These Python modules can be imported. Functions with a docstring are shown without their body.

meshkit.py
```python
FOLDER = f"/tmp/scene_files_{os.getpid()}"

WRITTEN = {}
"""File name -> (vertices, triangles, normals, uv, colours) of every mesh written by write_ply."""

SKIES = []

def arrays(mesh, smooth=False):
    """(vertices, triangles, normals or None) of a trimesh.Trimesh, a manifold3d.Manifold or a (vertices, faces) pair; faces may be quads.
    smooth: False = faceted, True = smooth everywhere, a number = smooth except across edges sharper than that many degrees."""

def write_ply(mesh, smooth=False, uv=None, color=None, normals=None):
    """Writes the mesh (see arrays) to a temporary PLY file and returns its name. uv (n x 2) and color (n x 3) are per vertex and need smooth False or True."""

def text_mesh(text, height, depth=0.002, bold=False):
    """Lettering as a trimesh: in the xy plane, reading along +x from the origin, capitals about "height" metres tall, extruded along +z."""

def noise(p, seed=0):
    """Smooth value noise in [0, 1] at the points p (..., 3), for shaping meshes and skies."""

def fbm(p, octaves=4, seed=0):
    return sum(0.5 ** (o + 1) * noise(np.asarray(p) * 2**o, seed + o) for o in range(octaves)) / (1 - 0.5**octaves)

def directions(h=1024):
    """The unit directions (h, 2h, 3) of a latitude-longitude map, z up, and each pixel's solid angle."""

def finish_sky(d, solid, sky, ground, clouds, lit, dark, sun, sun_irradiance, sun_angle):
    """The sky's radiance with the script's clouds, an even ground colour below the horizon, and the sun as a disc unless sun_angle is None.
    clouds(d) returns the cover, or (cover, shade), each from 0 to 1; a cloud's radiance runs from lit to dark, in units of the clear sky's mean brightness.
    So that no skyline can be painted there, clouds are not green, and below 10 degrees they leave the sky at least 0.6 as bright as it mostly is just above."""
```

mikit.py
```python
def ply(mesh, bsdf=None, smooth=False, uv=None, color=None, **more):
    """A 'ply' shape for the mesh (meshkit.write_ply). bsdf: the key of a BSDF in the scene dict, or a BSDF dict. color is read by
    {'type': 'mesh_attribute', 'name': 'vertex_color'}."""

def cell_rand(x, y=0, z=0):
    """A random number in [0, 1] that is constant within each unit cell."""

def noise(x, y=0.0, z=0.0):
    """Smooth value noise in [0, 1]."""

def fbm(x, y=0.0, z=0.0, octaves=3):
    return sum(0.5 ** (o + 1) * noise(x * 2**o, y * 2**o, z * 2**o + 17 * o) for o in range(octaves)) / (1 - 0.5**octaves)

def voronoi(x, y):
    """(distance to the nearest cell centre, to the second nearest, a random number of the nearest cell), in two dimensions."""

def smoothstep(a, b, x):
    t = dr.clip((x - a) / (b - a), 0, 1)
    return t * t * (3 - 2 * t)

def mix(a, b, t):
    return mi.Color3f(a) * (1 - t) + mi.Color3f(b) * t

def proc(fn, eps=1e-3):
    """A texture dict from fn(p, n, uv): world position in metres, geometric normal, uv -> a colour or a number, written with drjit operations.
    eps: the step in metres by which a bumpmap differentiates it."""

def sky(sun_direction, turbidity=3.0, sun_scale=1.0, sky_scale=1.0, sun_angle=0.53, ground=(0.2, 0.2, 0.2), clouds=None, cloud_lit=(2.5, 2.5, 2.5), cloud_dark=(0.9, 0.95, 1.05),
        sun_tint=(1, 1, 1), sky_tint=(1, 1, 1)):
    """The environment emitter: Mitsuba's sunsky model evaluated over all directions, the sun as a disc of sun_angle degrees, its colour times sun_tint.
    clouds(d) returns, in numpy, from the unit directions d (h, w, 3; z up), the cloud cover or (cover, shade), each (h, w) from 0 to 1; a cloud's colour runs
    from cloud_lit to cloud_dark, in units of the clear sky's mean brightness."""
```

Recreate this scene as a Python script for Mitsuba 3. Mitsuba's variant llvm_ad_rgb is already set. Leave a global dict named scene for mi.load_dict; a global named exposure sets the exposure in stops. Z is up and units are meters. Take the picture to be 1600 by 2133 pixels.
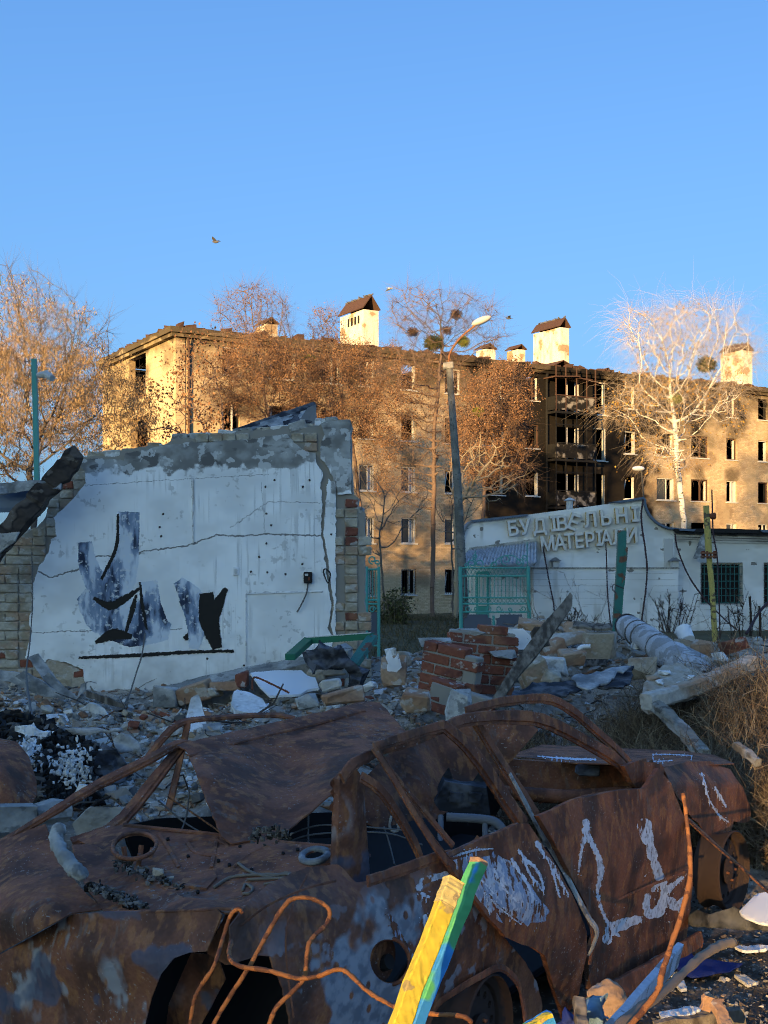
import math, random
import numpy as np, trimesh, drjit as dr, mitsuba as mi, mikit, meshkit
import shapely, shapely.affinity
from shapely.geometry import Polygon, Point, LineString
from scipy.spatial import cKDTree, Delaunay
from mikit import noise, fbm, smoothstep, mix, voronoi, cell_rand

random.seed(7)
RNG = np.random.default_rng(7)
T = mi.ScalarTransform4f

# ------------------------------------------------------------------ camera, sky, exposure
F, H, HZ = 2400.0, 1.75, 1150.0          # focal length in photo pixels, eye height, horizon row
scene, labels = {}, {}
scene['camera'] = {'type': 'perspective', 'fov_axis': 'x', 'fov': math.degrees(2 * math.atan(800 / F)),
                   'near_clip': 0.05, 'far_clip': 3000.0,
                   'principal_point_offset_x': 0.0, 'principal_point_offset_y': (1066.5 - HZ) / 2133,
                   'to_world': T().look_at(origin=[0, 0, H], target=[0, 10, H], up=[0, 0, 1])}
SUN_EL, SUN_AZ = math.radians(5.5), (0.42, 0.907)     # light travels along SUN_AZ
SUN_DIR = (-SUN_AZ[0] * math.cos(SUN_EL), -SUN_AZ[1] * math.cos(SUN_EL), math.sin(SUN_EL))
scene['sky'] = mikit.sky(SUN_DIR, turbidity=6.5, sun_scale=4.5, sun_tint=(1.0, 1.42, 2.9), sky_tint=(0.385, 0.79, 1.70))
exposure = 3.5

# ------------------------------------------------------------------ bookkeeping helpers
def numbered(key):
    used = lambda k: k in labels or k in scene or any(s.startswith(k + '__') for s in _roots.get(k, ()))
    if key not in _taken:
        _taken.add(key); return key
    i = _count.get(key, 0) + 1
    while f'{key}_{i:03d}' in _taken:
        i += 1
    _count[key] = i
    k = f'{key}_{i:03d}'; _taken.add(k); return k
_taken, _count, _roots = set(), {}, {}

def shape(mesh, mat, smooth=False, color=None):
    return mikit.ply(mesh, mat, smooth=smooth, color=color)

def thing(name, label, cat, group=None, kind=None):
    k = numbered(name)
    labels[k] = {'label': label, 'category': cat}
    if group: labels[k]['group'] = group
    if kind: labels[k]['kind'] = kind
    return k

def part(parent, name, mesh, mat, smooth=False, color=None, label=None, kind=None, to_world=None):
    k = numbered(parent + '__' + name)
    s = mesh if isinstance(mesh, dict) else shape(mesh, mat, smooth, color)
    if to_world is not None: s = {**s, 'to_world': to_world}
    scene[k] = s
    if label or kind:
        labels[k] = {}
        if label: labels[k]['label'] = label
        if kind: labels[k]['kind'] = kind
    return k

def single(name, mesh, mat, label, cat, smooth=False, group=None, kind=None, color=None, to_world=None):
    k = thing(name, label, cat, group, kind)
    s = mesh if isinstance(mesh, dict) else shape(mesh, mat, smooth, color)
    if to_world is not None: s = {**s, 'to_world': to_world}
    scene[k] = s
    return k

def setting(name, mesh, mat, smooth=False, color=None):
    k = numbered(name); scene[k] = shape(mesh, mat, smooth, color); labels[k] = {'kind': 'structure'}; return k

# ------------------------------------------------------------------ geometry helpers
def P(u, v, d):
    return np.array([(u - 800) / F * d, d, H + (HZ - v) / F * d])
def cat(ms):
    return trimesh.util.concatenate([m for m in ms if m is not None])
def M(v, f):
    return trimesh.Trimesh(np.asarray(v, float), np.asarray(f, int), process=False)
def rot(axis, deg):
    return trimesh.transformations.rotation_matrix(math.radians(deg), axis)[:3, :3]
def rand_rot(rng=RNG):
    return trimesh.transformations.random_rotation_matrix(rng.random(3))[:3, :3]
def mat4(R=np.eye(3), t=(0, 0, 0), s=1.0):
    m = np.eye(4); m[:3, :3] = np.asarray(R) * s; m[:3, 3] = t
    return T(m)

_ch = np.array([[sx * (1 if a == 0 else .9), sy * (1 if a == 1 else .9), sz * (1 if a == 2 else .9)]
                for a in range(3) for sx in (-1, 1) for sy in (-1, 1) for sz in (-1, 1)])
_hull = trimesh.convex.convex_hull(_ch)
_, _map = cKDTree(_ch).query(_hull.vertices)
_chf = _map[_hull.faces]
def cbox(size, ch=0.004, jit=0.0, R=np.eye(3), c=(0, 0, 0), rng=RNG):
    """A box with chamfered edges (44 triangles), corners jittered."""
    s = np.asarray(size, float) / 2
    v = np.sign(_ch) * s
    ax = np.repeat([0, 1, 2], 8)
    for a in range(3):
        v[ax != a, a] -= np.sign(v[ax != a, a]) * min(ch, s[a] * .6)
    if jit:
        key = (np.sign(_ch) @ [1, 2, 4]).astype(int)
        off = {k: rng.normal(0, jit, 3) for k in set(key)}
        v = v + np.array([off[k] for k in key])
    return M(v @ np.asarray(R).T + c, _chf)

def box(size, c, R=np.eye(3)):
    b = trimesh.creation.box(size)
    return M(b.vertices @ np.asarray(R).T + c, b.faces)

def chunk(size, n=14, rng=RNG):
    """An angular lump: hull of points pushed to the faces of a box."""
    p = rng.uniform(-1, 1, (n, 3))
    ax = rng.integers(0, 3, n)
    p[np.arange(n), ax] = np.sign(p[np.arange(n), ax]) * rng.uniform(.75, 1, n)
    h = trimesh.convex.convex_hull(p * np.asarray(size) / 2)
    return M(h.vertices, h.faces)

def frames(pts):
    pts = np.asarray(pts, float)
    tan = np.gradient(pts, axis=0); tan /= np.linalg.norm(tan, axis=1, keepdims=True) + 1e-12
    ref = np.array([0, 0, 1.0]) if abs(tan[0][2]) < .9 else np.array([1.0, 0, 0])
    n = np.cross(ref, tan[0]); n /= np.linalg.norm(n)
    out = []
    for t in tan:
        n = n - t * (n @ t); n /= np.linalg.norm(n) + 1e-12
        out.append((t, n, np.cross(t, n)))
    return out

def tube(pts, r, k=8, prof=None, rolls=None):
    """Tube along pts; r scalar or per point. prof: (k,2) profile in units of r instead of a circle."""
    pts = np.asarray(pts, float); r = np.broadcast_to(np.asarray(r, float), (len(pts),))
    if prof is None:
        a = np.arange(k) / k * 2 * np.pi; prof = np.c_[np.cos(a), np.sin(a)]
    prof = np.asarray(prof, float); k = len(prof)
    V = []
    for i, ((t, n, b), q, rr) in enumerate(zip(frames(pts), pts, r)):
        V.append(q + rr * (prof[:, :1] * n + prof[:, 1:] * b))
    V = np.vstack(V); Fs = []
    for i in range(len(pts) - 1):
        for j in range(k):
            a, b_ = i * k + j, i * k + (j + 1) % k
            Fs += [[a, b_, b_ + k], [a, b_ + k, a + k]]
    c0, c1 = len(V), len(V) + 1
    V = np.vstack([V, pts[0], pts[-1]])
    for j in range(k):
        Fs.append([c0, (j + 1) % k, j]); e = (len(pts) - 1) * k
        Fs.append([c1, e + j, e + (j + 1) % k])
    return M(V, Fs)

def spline(pts, n=8):
    """Catmull-Rom through pts (any dimension)."""
    p = np.asarray(pts, float)
    q = np.vstack([2 * p[0] - p[1], p, 2 * p[-1] - p[-2]]); out = []
    for i in range(1, len(q) - 2):
        for t in np.arange(n) / n:
            a, b, c, d = q[i - 1], q[i], q[i + 1], q[i + 2]
            out.append(.5 * (2 * b + (c - a) * t + (2 * a - 5 * b + 4 * c - d) * t * t + (3 * b - a - 3 * c + d) * t ** 3))
    out.append(p[-1]); return np.array(out)

def ptube(uvd, rpx, k=8, n=6, smooth=True, kink=.06):
    """A rod through pixel/depth points, its radius in photo pixels at its depth."""
    w = np.array([P(*q) for q in uvd])
    s = spline(w, n) if smooth else w
    rp = np.broadcast_to(np.asarray(rpx, float), (len(uvd),))
    r = rp * np.array([q[2] for q in uvd]) / F
    rs = np.interp(np.linspace(0, 1, len(s)), np.linspace(0, 1, len(r)), r)
    rg = np.random.default_rng(len(s) + k)
    if kink: s = s + rg.normal(0, 1, s.shape) * rs[:, None] * kink; rs = rs * rg.uniform(.86, 1.14, len(rs))
    return tube(s, rs, k)

def channel(uvd, wpx, out, depth=.4, n=5, rngseed=0):
    """A pressed steel bar (pillar, window frame): a flattened U section with rolled edges, width in pixels; out = its outward direction."""
    w = np.array([P(*q) for q in uvd]); s = spline(w, n)
    wp = np.broadcast_to(np.asarray(wpx, float), (len(uvd),)) * np.array([q[2] for q in uvd]) / F
    ws = np.interp(np.linspace(0, 1, len(s)), np.linspace(0, 1, len(wp)), wp)
    tan = np.gradient(s, axis=0); tan /= np.linalg.norm(tan, axis=1, keepdims=True)
    prof = np.array([[-.5, -.10], [-.5, .16], [-.44, .24], [.22, .28], [.28, .08], [.42, .06], [.44, .14], [.5, .12], [.5, -.12], [-.38, -.16]])
    V = []
    rg = np.random.default_rng(rngseed)
    for q, t, ww in zip(s, tan, ws):
        o = np.asarray(out, float); o = o - t * (o @ t); o /= np.linalg.norm(o)
        a = np.cross(t, o)
        j = 1 + rg.normal(0, .035)
        V.append(q + ww * 1.0 * j * (prof[:, :1] * a + prof[:, 1:] * depth * 1.5 * o))
    V = np.vstack(V); k = len(prof); Fs = []
    for i in range(len(s) - 1):
        for j in range(k):
            a, b = i * k + j, i * k + (j + 1) % k
            Fs += [[a, b, b + k], [a, b + k, a + k]]
    for e, sg in ((0, 1), ((len(s) - 1) * k, -1)):
        for j in range(1, k - 1):
            Fs.append([e, e + j + 1, e + j][::sg] if sg == 1 else [e, e + j, e + j + 1])
    m = M(V, Fs); m.fix_normals(); return m

def grid_poly(poly, s):
    """Points and triangles filling a shapely polygon at spacing s."""
    poly = shapely.segmentize(poly, s * 1.0)
    b = np.vstack([np.array(r.coords)[:-1] for r in [poly.exterior, *poly.interiors]])
    x0, y0, x1, y1 = poly.bounds
    gx, gy = np.meshgrid(np.arange(x0, x1, s), np.arange(y0, y1, s * .87)); gx[1::2] += s / 2
    g = np.c_[gx.ravel(), gy.ravel()]
    inner = poly.buffer(-s * .45)
    g = g[shapely.contains_xy(inner, g[:, 0], g[:, 1])] if not inner.is_empty else g[:0]
    p = np.vstack([b, g])
    p = p + np.random.default_rng(3).uniform(-1e-6, 1e-6, p.shape)
    t = Delaunay(p).simplices
    c = p[t].mean(1)
    t = t[shapely.contains_xy(poly, c[:, 0], c[:, 1])]
    a = p[t[:, 1]] - p[t[:, 0]]; bb = p[t[:, 2]] - p[t[:, 0]]
    cr = a[:, 0] * bb[:, 1] - a[:, 1] * bb[:, 0]
    t[cr < 0] = t[cr < 0][:, ::-1]
    return p, t[np.abs(cr) > 1e-9]

def solidify(v, t, th):
    m = M(v, t); n = np.array(m.vertex_normals)
    v2 = v - n * th
    e = np.sort(np.vstack([t[:, [0, 1]], t[:, [1, 2]], t[:, [2, 0]]]), axis=1)
    d = np.vstack([t[:, [0, 1]], t[:, [1, 2]], t[:, [2, 0]]])
    _, inv, cnt = np.unique(e, axis=0, return_inverse=True, return_counts=True)
    be = d[cnt[inv.ravel()] == 1]; N = len(v)
    sides = np.vstack([np.c_[be[:, 1], be[:, 0], be[:, 0] + N], np.c_[be[:, 1], be[:, 0] + N, be[:, 1] + N]])
    return M(np.vstack([v, v2]), np.vstack([t, t[:, ::-1] + N, sides]))

def rough(poly, amp, step, seed=0):
    """A polygon with a ragged outline."""
    q = shapely.segmentize(poly, step); rg = np.random.default_rng(seed)
    ring = lambda r: np.array(r.coords)[:-1] + rg.normal(0, amp, (len(r.coords) - 1, 2))
    o = Polygon(ring(q.exterior), [ring(r) for r in q.interiors])
    return o if o.is_valid else max(getattr(o.buffer(0), 'geoms', [o.buffer(0)]), key=lambda g: g.area)

def depth_from(ctrl, smoothing=0.0):
    """Depth as a smooth function of the pixel, through control points (u, v, d)."""
    from scipy.interpolate import RBFInterpolator
    c = np.asarray(ctrl, float)
    f = RBFInterpolator(c[:, :2] / 100, c[:, 2], kernel='thin_plate_spline', degree=1, smoothing=smoothing)
    return lambda uv: f(np.asarray(uv) / 100)

def sheet(pts, depth, s=10, th=.003, crumple=0.0, freq=6.0, holes=(), ragged=0.0, seed=0):
    """Sheet metal, board, felt: an outline with a depth for every point, given thickness, dents and a ragged edge."""
    poly = Polygon(pts)
    if not poly.is_valid: poly = poly.buffer(0)
    if ragged: poly = rough(poly, ragged, 14, seed)
    for h in holes: poly = poly.difference(h)
    if poly.geom_type != 'Polygon': poly = max(poly.geoms, key=lambda g: g.area)
    p, t = grid_poly(poly, s)
    d = depth(p) if callable(depth) else np.full(len(p), float(depth))
    if crumple:
        w = np.c_[(p[:, 0] - 800) / F * d, d, H + (HZ - p[:, 1]) / F * d]
        f1 = meshkit.fbm(w * freq, 3, seed) - .5; rdg = 1 - np.abs(2 * meshkit.fbm(w * freq * .8 + 9, 2, seed + 3) - 1) * 2.2
        d = d + crumple * (1.2 * f1 + .8 * np.clip(rdg, -.5, 1) - .4)
    w = np.c_[(p[:, 0] - 800) / F * d, d, H + (HZ - p[:, 1]) / F * d]
    return solidify(w, t[:, ::-1], th)

def ell(cu, cv, ru, rv, n=28, a=0):
    t = np.arange(n) / n * 2 * np.pi
    e = Polygon(np.c_[cu + ru * np.cos(t), cv + rv * np.sin(t)])
    return shapely.affinity.rotate(e, a, origin=(cu, cv)) if a else e

def extrude(poly, h):
    return cat([trimesh.creation.extrude_polygon(g, h, engine='earcut') for g in getattr(poly, 'geoms', [poly]) if g.area > 1e-9])

def wallmesh(poly, origin, right, y0, y1):
    """Extrudes a polygon given in (along, up) coordinates: origin + along*right + up*z, from y0 to y1 along the inward normal."""
    m = extrude(poly, y1 - y0); v = m.vertices
    right = np.asarray(right, float); inn = np.cross([0, 0, 1.0], right)
    w = np.asarray(origin) + v[:, :1] * right + (v[:, 2:3] + y0) * inn + np.outer(v[:, 1], [0, 0, 1.0])
    return M(w, m.faces[:, ::-1])

def segs(p0, p1, r0, r1, k):
    """Many tapered twigs at once."""
    p0, p1 = np.asarray(p0), np.asarray(p1); d = p1 - p0
    L = np.linalg.norm(d, axis=1, keepdims=True); d = d / np.maximum(L, 1e-9)
    ref = np.where(np.abs(d[:, 2:3]) < .9, [[0, 0, 1.0]], [[1.0, 0, 0]])
    a = np.cross(d, ref); a /= np.linalg.norm(a, axis=1, keepdims=True); b = np.cross(d, a)
    th = np.arange(k) / k * 2 * np.pi; c, s = np.cos(th), np.sin(th)
    ring = a[:, None] * c[None, :, None] + b[:, None] * s[None, :, None]
    V = np.concatenate([p0[:, None] + ring * np.asarray(r0)[:, None, None], p1[:, None] + ring * np.asarray(r1)[:, None, None]], 1).reshape(-1, 3)
    base = (np.arange(len(p0)) * 2 * k)[:, None]
    j = np.arange(k); jn = (j + 1) % k
    f = np.concatenate([np.stack([base + j, base + j + k, base + jn + k], -1), np.stack([base + j, base + jn + k, base + jn], -1)], 1).reshape(-1, 3)
    return M(V, f)

def leaves(c, size, rng, aspect=.6, hang=False):
    """Leaf quads folded along the midrib at the points c."""
    n = len(c); size = np.broadcast_to(size, (n,))[:, None] * rng.uniform(.6, 1.3, (n, 1))
    a = rng.normal(size=(n, 3))
    if hang: a = a * .35 + [0, 0, -1.0]
    a /= np.linalg.norm(a, axis=1, keepdims=True)
    b = rng.normal(size=(n, 3)); b -= a * (a * b).sum(1, keepdims=True); b /= np.linalg.norm(b, axis=1, keepdims=True)
    q = np.cross(a, b)
    V = np.stack([c, c + a * size * .5 + b * size * aspect * .5 + q * size * .12, c + a * size, c + a * size * .5 - b * size * aspect * .5 + q * size * .12], 1).reshape(-1, 3)
    base = (np.arange(n) * 4)[:, None]
    f = np.concatenate([base + [[0, 1, 2]], base + [[0, 2, 3]]], 1).reshape(-1, 3)
    return M(V, f), np.repeat(np.arange(n), 4)

# ------------------------------------------------------------------ materials
def two(b): return {'type': 'twosided', 'bsdf': b}
def flat(c, rough=.9, spec=.2, metallic=0.0):
    return two({'type': 'principled', 'base_color': {'type': 'rgb', 'value': list(c)}, 'roughness': rough, 'specular': spec, 'metallic': metallic})
def procmat(name, fn, rough=.9, spec=.2, bump=None, scale=1.0, eps=2e-3):
    b = {'type': 'principled', 'base_color': mikit.proc(fn), 'roughness': rough, 'specular': spec}
    if bump is not None:
        b = {'type': 'bumpmap', 'arbitrary': mikit.proc(bump, eps), 'scale': scale, 'bsdf': b}
    scene[name] = two(b)
scene['mat_vertex'] = two({'type': 'diffuse', 'reflectance': {'type': 'mesh_attribute', 'name': 'vertex_color'}})
scene['mat_leaf'] = two({'type': 'diffuse', 'reflectance': {'type': 'mesh_attribute', 'name': 'vertex_color'}})
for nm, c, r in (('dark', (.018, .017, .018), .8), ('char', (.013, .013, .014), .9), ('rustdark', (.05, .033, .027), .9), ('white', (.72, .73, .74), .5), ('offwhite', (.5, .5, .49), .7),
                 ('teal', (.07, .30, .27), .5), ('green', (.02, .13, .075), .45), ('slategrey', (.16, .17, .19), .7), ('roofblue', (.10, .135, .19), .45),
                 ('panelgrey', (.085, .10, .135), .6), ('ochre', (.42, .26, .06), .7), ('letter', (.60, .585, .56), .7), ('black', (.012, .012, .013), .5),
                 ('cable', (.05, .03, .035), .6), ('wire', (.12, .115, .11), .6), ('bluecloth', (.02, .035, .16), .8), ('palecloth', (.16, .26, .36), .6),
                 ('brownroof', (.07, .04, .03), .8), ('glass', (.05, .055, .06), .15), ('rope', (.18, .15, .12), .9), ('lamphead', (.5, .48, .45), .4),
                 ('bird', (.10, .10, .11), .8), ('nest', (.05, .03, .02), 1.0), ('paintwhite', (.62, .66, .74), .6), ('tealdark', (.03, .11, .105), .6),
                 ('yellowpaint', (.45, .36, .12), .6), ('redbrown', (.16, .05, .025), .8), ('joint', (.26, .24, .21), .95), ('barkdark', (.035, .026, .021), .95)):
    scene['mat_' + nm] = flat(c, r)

RUSTN = lambda p, s: fbm(p.x * s, p.y * s, p.z * s, 4)
def f_rust(p, n, uv):
    a, b, c = fbm(p.x * 11, p.y * 11, p.z * 5, 4), fbm(p.x * 38, p.y * 38, p.z * 14, 4), RUSTN(p + 3, 120)
    col = mix((.100, .040, .023), (.235, .088, .045), smoothstep(.30, .68, a))
    col = mix(col, (.37, .15, .055), smoothstep(.5, .70, b) * .55)
    col = mix(col, (.045, .029, .023), smoothstep(.54, .70, RUSTN(p + 11, 6)) * .6)
    col = mix(col, (.15, .12, .10), smoothstep(.56, .72, fbm(p.x * 55, p.y * 55, p.z * 9, 3)) * smoothstep(.45, .62, RUSTN(p + 23, 4)) * .5)
    fl = smoothstep(.69, .73, c) * smoothstep(.5, .64, RUSTN(p + 19, 6))
    return mix(col, (.26, .245, .22), fl * .7) * (.7 + .6 * c)
bump_rust = lambda p, n, uv: RUSTN(p, 70) + .35 * RUSTN(p, 18)
procmat('mat_rust', f_rust, .75, .35, bump_rust, .006)

def f_paintworn(p, n, uv):
    w = fbm(p.x * 16, p.y * 16, p.z * 11, 4); q = fbm(p.x * 70, p.y * 70, p.z * 45, 3)
    white = mix((.60, .64, .70), (.34, .36, .40), smoothstep(.45, .7, q))
    return mix(white, f_rust(p, n, uv), smoothstep(.56, .64, .62 * w + .38 * q))
procmat('mat_paint_worn', f_paintworn, .6, .3)
def f_paintsmear(p, n, uv):
    w = fbm(p.x * 30, p.y * 30, p.z * 14, 4); q = fbm(p.x * 90, p.y * 90, p.z * 40, 3)
    c = mix((.24, .31, .43), (.50, .53, .58), smoothstep(.4, .6, q))
    return mix(c, f_rust(p, n, uv), smoothstep(.50, .58, .6 * w + .4 * q))
procmat('mat_paint_smear', f_paintsmear, .55, .35)
CB0, CE1, CE2 = np.array([.28, 3.65]), np.array([.561, .828]), np.array([-.828, .561])
def f_rustblue(p, n, uv):
    base = f_rust(p, n, uv)
    s = (p.x - .28) * .561 + (p.y - 3.65) * .828
    k = fbm(p.x * 7, p.y * 7, p.z * 7, 4) - .5
    m1 = smoothstep(.0, .05, .22 - dr.abs(s + .60) + k * .55) * smoothstep(.0, .06, .78 - p.z + k * .5)
    d, _, w = voronoi(s * 14 + 3, p.z * 14)
    spots = smoothstep(.16, .26, d + k * .5 + .35 * (w < .55))
    paint = mix((.15, .175, .21), (.28, .30, .33), smoothstep(.35, .65, RUSTN(p, 30)))
    flakes = smoothstep(.60, .66, RUSTN(p + 31, 11)) * smoothstep(.9, .7, p.z)
    base = mix(base, (.30, .33, .37), flakes * .6)
    return mix(base, paint, m1 * spots)
procmat('mat_rust_blue', f_rustblue, .6, .4, bump_rust, .004)
def f_rustdirty(p, n, uv):
    base = f_rust(p, n, uv)
    z = fbm(p.x * 14, p.y * 14, p.z * 7, 4)
    g = smoothstep(.53, .62, z) * smoothstep(.42, .56, RUSTN(p + 5, 4))
    base = mix(base, (.34, .35, .36), g * .7)
    return mix(base, (.06, .09, .14), smoothstep(.60, .67, RUSTN(p + 43, 6)) * .7)
procmat('mat_rust_dirty', f_rustdirty, .7, .35, bump_rust, .005)

# mural wall plane
WY = 10.8
WS = WY / F
def wu(p): return p.x / WS + 800
def wv(p): return HZ - (p.z - H) / WS
CRACKS = [[(80, 1190), (105, 1203), (165, 1185), (200, 1158), (280, 1158), (300, 1148), (390, 1137), (452, 1114), (500, 1117), (560, 1112), (668, 1116)],
          [(65, 1316), (85, 1318), (140, 1315), (215, 1313), (380, 1310)], [(480, 1100), (560, 1045), (668, 1047)], [(513, 1237), (560, 1234), (672, 1232)],
          [(400, 1000), (402, 1135)], [(545, 1005), (552, 1110)], [(165, 1012), (350, 1000), (560, 988)]]
def segdist(u, v, pl):
    d = mi.Float(1e9)
    for (a, b), (c, e) in zip(pl[:-1], pl[1:]):
        dx, dy = c - a, e - b; L = dx * dx + dy * dy
        t = dr.clip(((u - a) * dx + (v - b) * dy) / L, 0, 1)
        d = dr.minimum(d, dr.sqrt(dr.square(u - a - t * dx) + dr.square(v - b - t * dy)))
    return d
def f_plaster(p, n, uv):
    u, v = wu(p), wv(p)
    k = fbm(u / 22, v / 22, 0, 4) - .5
    k2 = fbm(u / 70 + 9, v / 50, 0, 4) - .5
    white = mix((.72, .72, .71), (.86, .86, .85), smoothstep(-.25, .2, k2))
    streak = fbm(u / 5, v / 130, 3, 3)
    white = mix(white, (.46, .46, .45), smoothstep(.52, .72, streak) * smoothstep(-.1, .2, k2 + (u - 450) / 1500) * .55)
    white = mix(white, (.40, .38, .34), smoothstep(1330, 1470, v + k * 160) * .45)
    white = mix(white, (.35, .34, .32), smoothstep(.62, .70, fbm(u / 9 + 5, v / 9, 1, 4)) * smoothstep(.5, .6, fbm(u / 60, v / 60, 7, 2)) * .5)
    grey = mix((.19, .185, .175), (.40, .40, .385), smoothstep(-.16, .16, k2 + .35 * k))
    grey = mix(grey, (.13, .125, .12), smoothstep(.08, .2, fbm(u / 40 + 3, v / 18 + 8, 0, 4) - .5))
    grey = mix(grey, (.55, .55, .54), smoothstep(.10, .16, fbm(u / 16 + 13, v / 16 + 8, 0, 4) - .5) * .8)
    line = 985 - (u - 180) * .042
    col = mix(grey, white, smoothstep(-4, 5, v - line + k * 46 + dr.select(u > 690, -60.0, 0.0)))
    wob = 3.2 * (noise(u / 5, v / 5) - .5)
    for pl, w in zip(CRACKS, (1.3, .7, .3, .5, .1, .1, .2)):
        col = mix(col, (.09, .085, .08), smoothstep(w + .7, w - .2, segdist(u + wob, v + wob, pl)) * .85)
    return col
procmat('mat_plaster', f_plaster, .9, .15, lambda p, n, uv: fbm(p.x * 30, 0, p.z * 30, 4) + .4 * fbm(p.x * 7, 1, p.z * 7, 3), .006)
def f_mural(p, n, uv):
    u, v = wu(p), wv(p)
    s = fbm(u / 30 + .4 * fbm(u / 12, v / 12, 3, 2), v / 75, 2, 3) * .75 + fbm(u / 7, v / 26, 4, 3) * .25
    col = mix((.03, .04, .07), (.20, .26, .37), smoothstep(.34, .47, s))
    col = mix(col, (.58, .63, .70), smoothstep(.47, .60, s))
    return mix(col, (.66, .66, .66), smoothstep(.66, .72, fbm(u / 6, v / 6, 9, 3)) * .7)
procmat('mat_mural', f_mural, .85, .1)

def masonry(name, a, b, c, s=7.0, mortar=(.42, .40, .36), mlo=.57):
    def fn(p, n, uv):
        w = fbm(p.x * s, p.y * s, p.z * s, 2)
        col = mix(mix(a, b, smoothstep(.35, .55, w)), c, smoothstep(.52, .7, w))
        g = fbm(p.x * 45, p.y * 45, p.z * 45, 3)
        col = mix(col, mortar, smoothstep(mlo, mlo + .09, fbm(p.x * 17 + 5, p.y * 17, p.z * 17, 4)) * .75)
        return col * (.7 + .6 * g)
    procmat(name, fn, .95, .1, lambda p, n, uv: fbm(p.x * 55, p.y * 55, p.z * 55, 3), .008)
masonry('mat_silicate', (.40, .36, .29), (.30, .25, .18), (.34, .24, .17))
masonry('mat_red_brick', (.215, .078, .05), (.14, .055, .042), (.25, .115, .07), mlo=.62)
masonry('mat_rubble', (.38, .33, .26), (.31, .22, .15), (.44, .41, .36), 2.6)
masonry('mat_tan_brick', (.36, .235, .15), (.30, .17, .105), (.38, .28, .20), 3.0)
masonry('mat_concrete', (.31, .30, .28), (.40, .39, .36), (.22, .215, .20), 3.0, (.13, .13, .125))
masonry('mat_charwood', (.060, .048, .040), (.030, .025, .023), (.11, .09, .075), 9.0, (.16, .14, .12), .63)
masonry('mat_plaster_bit', (.68, .69, .70), (.60, .60, .59), (.46, .44, .40), 3.0, (.35, .33, .29))

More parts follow.
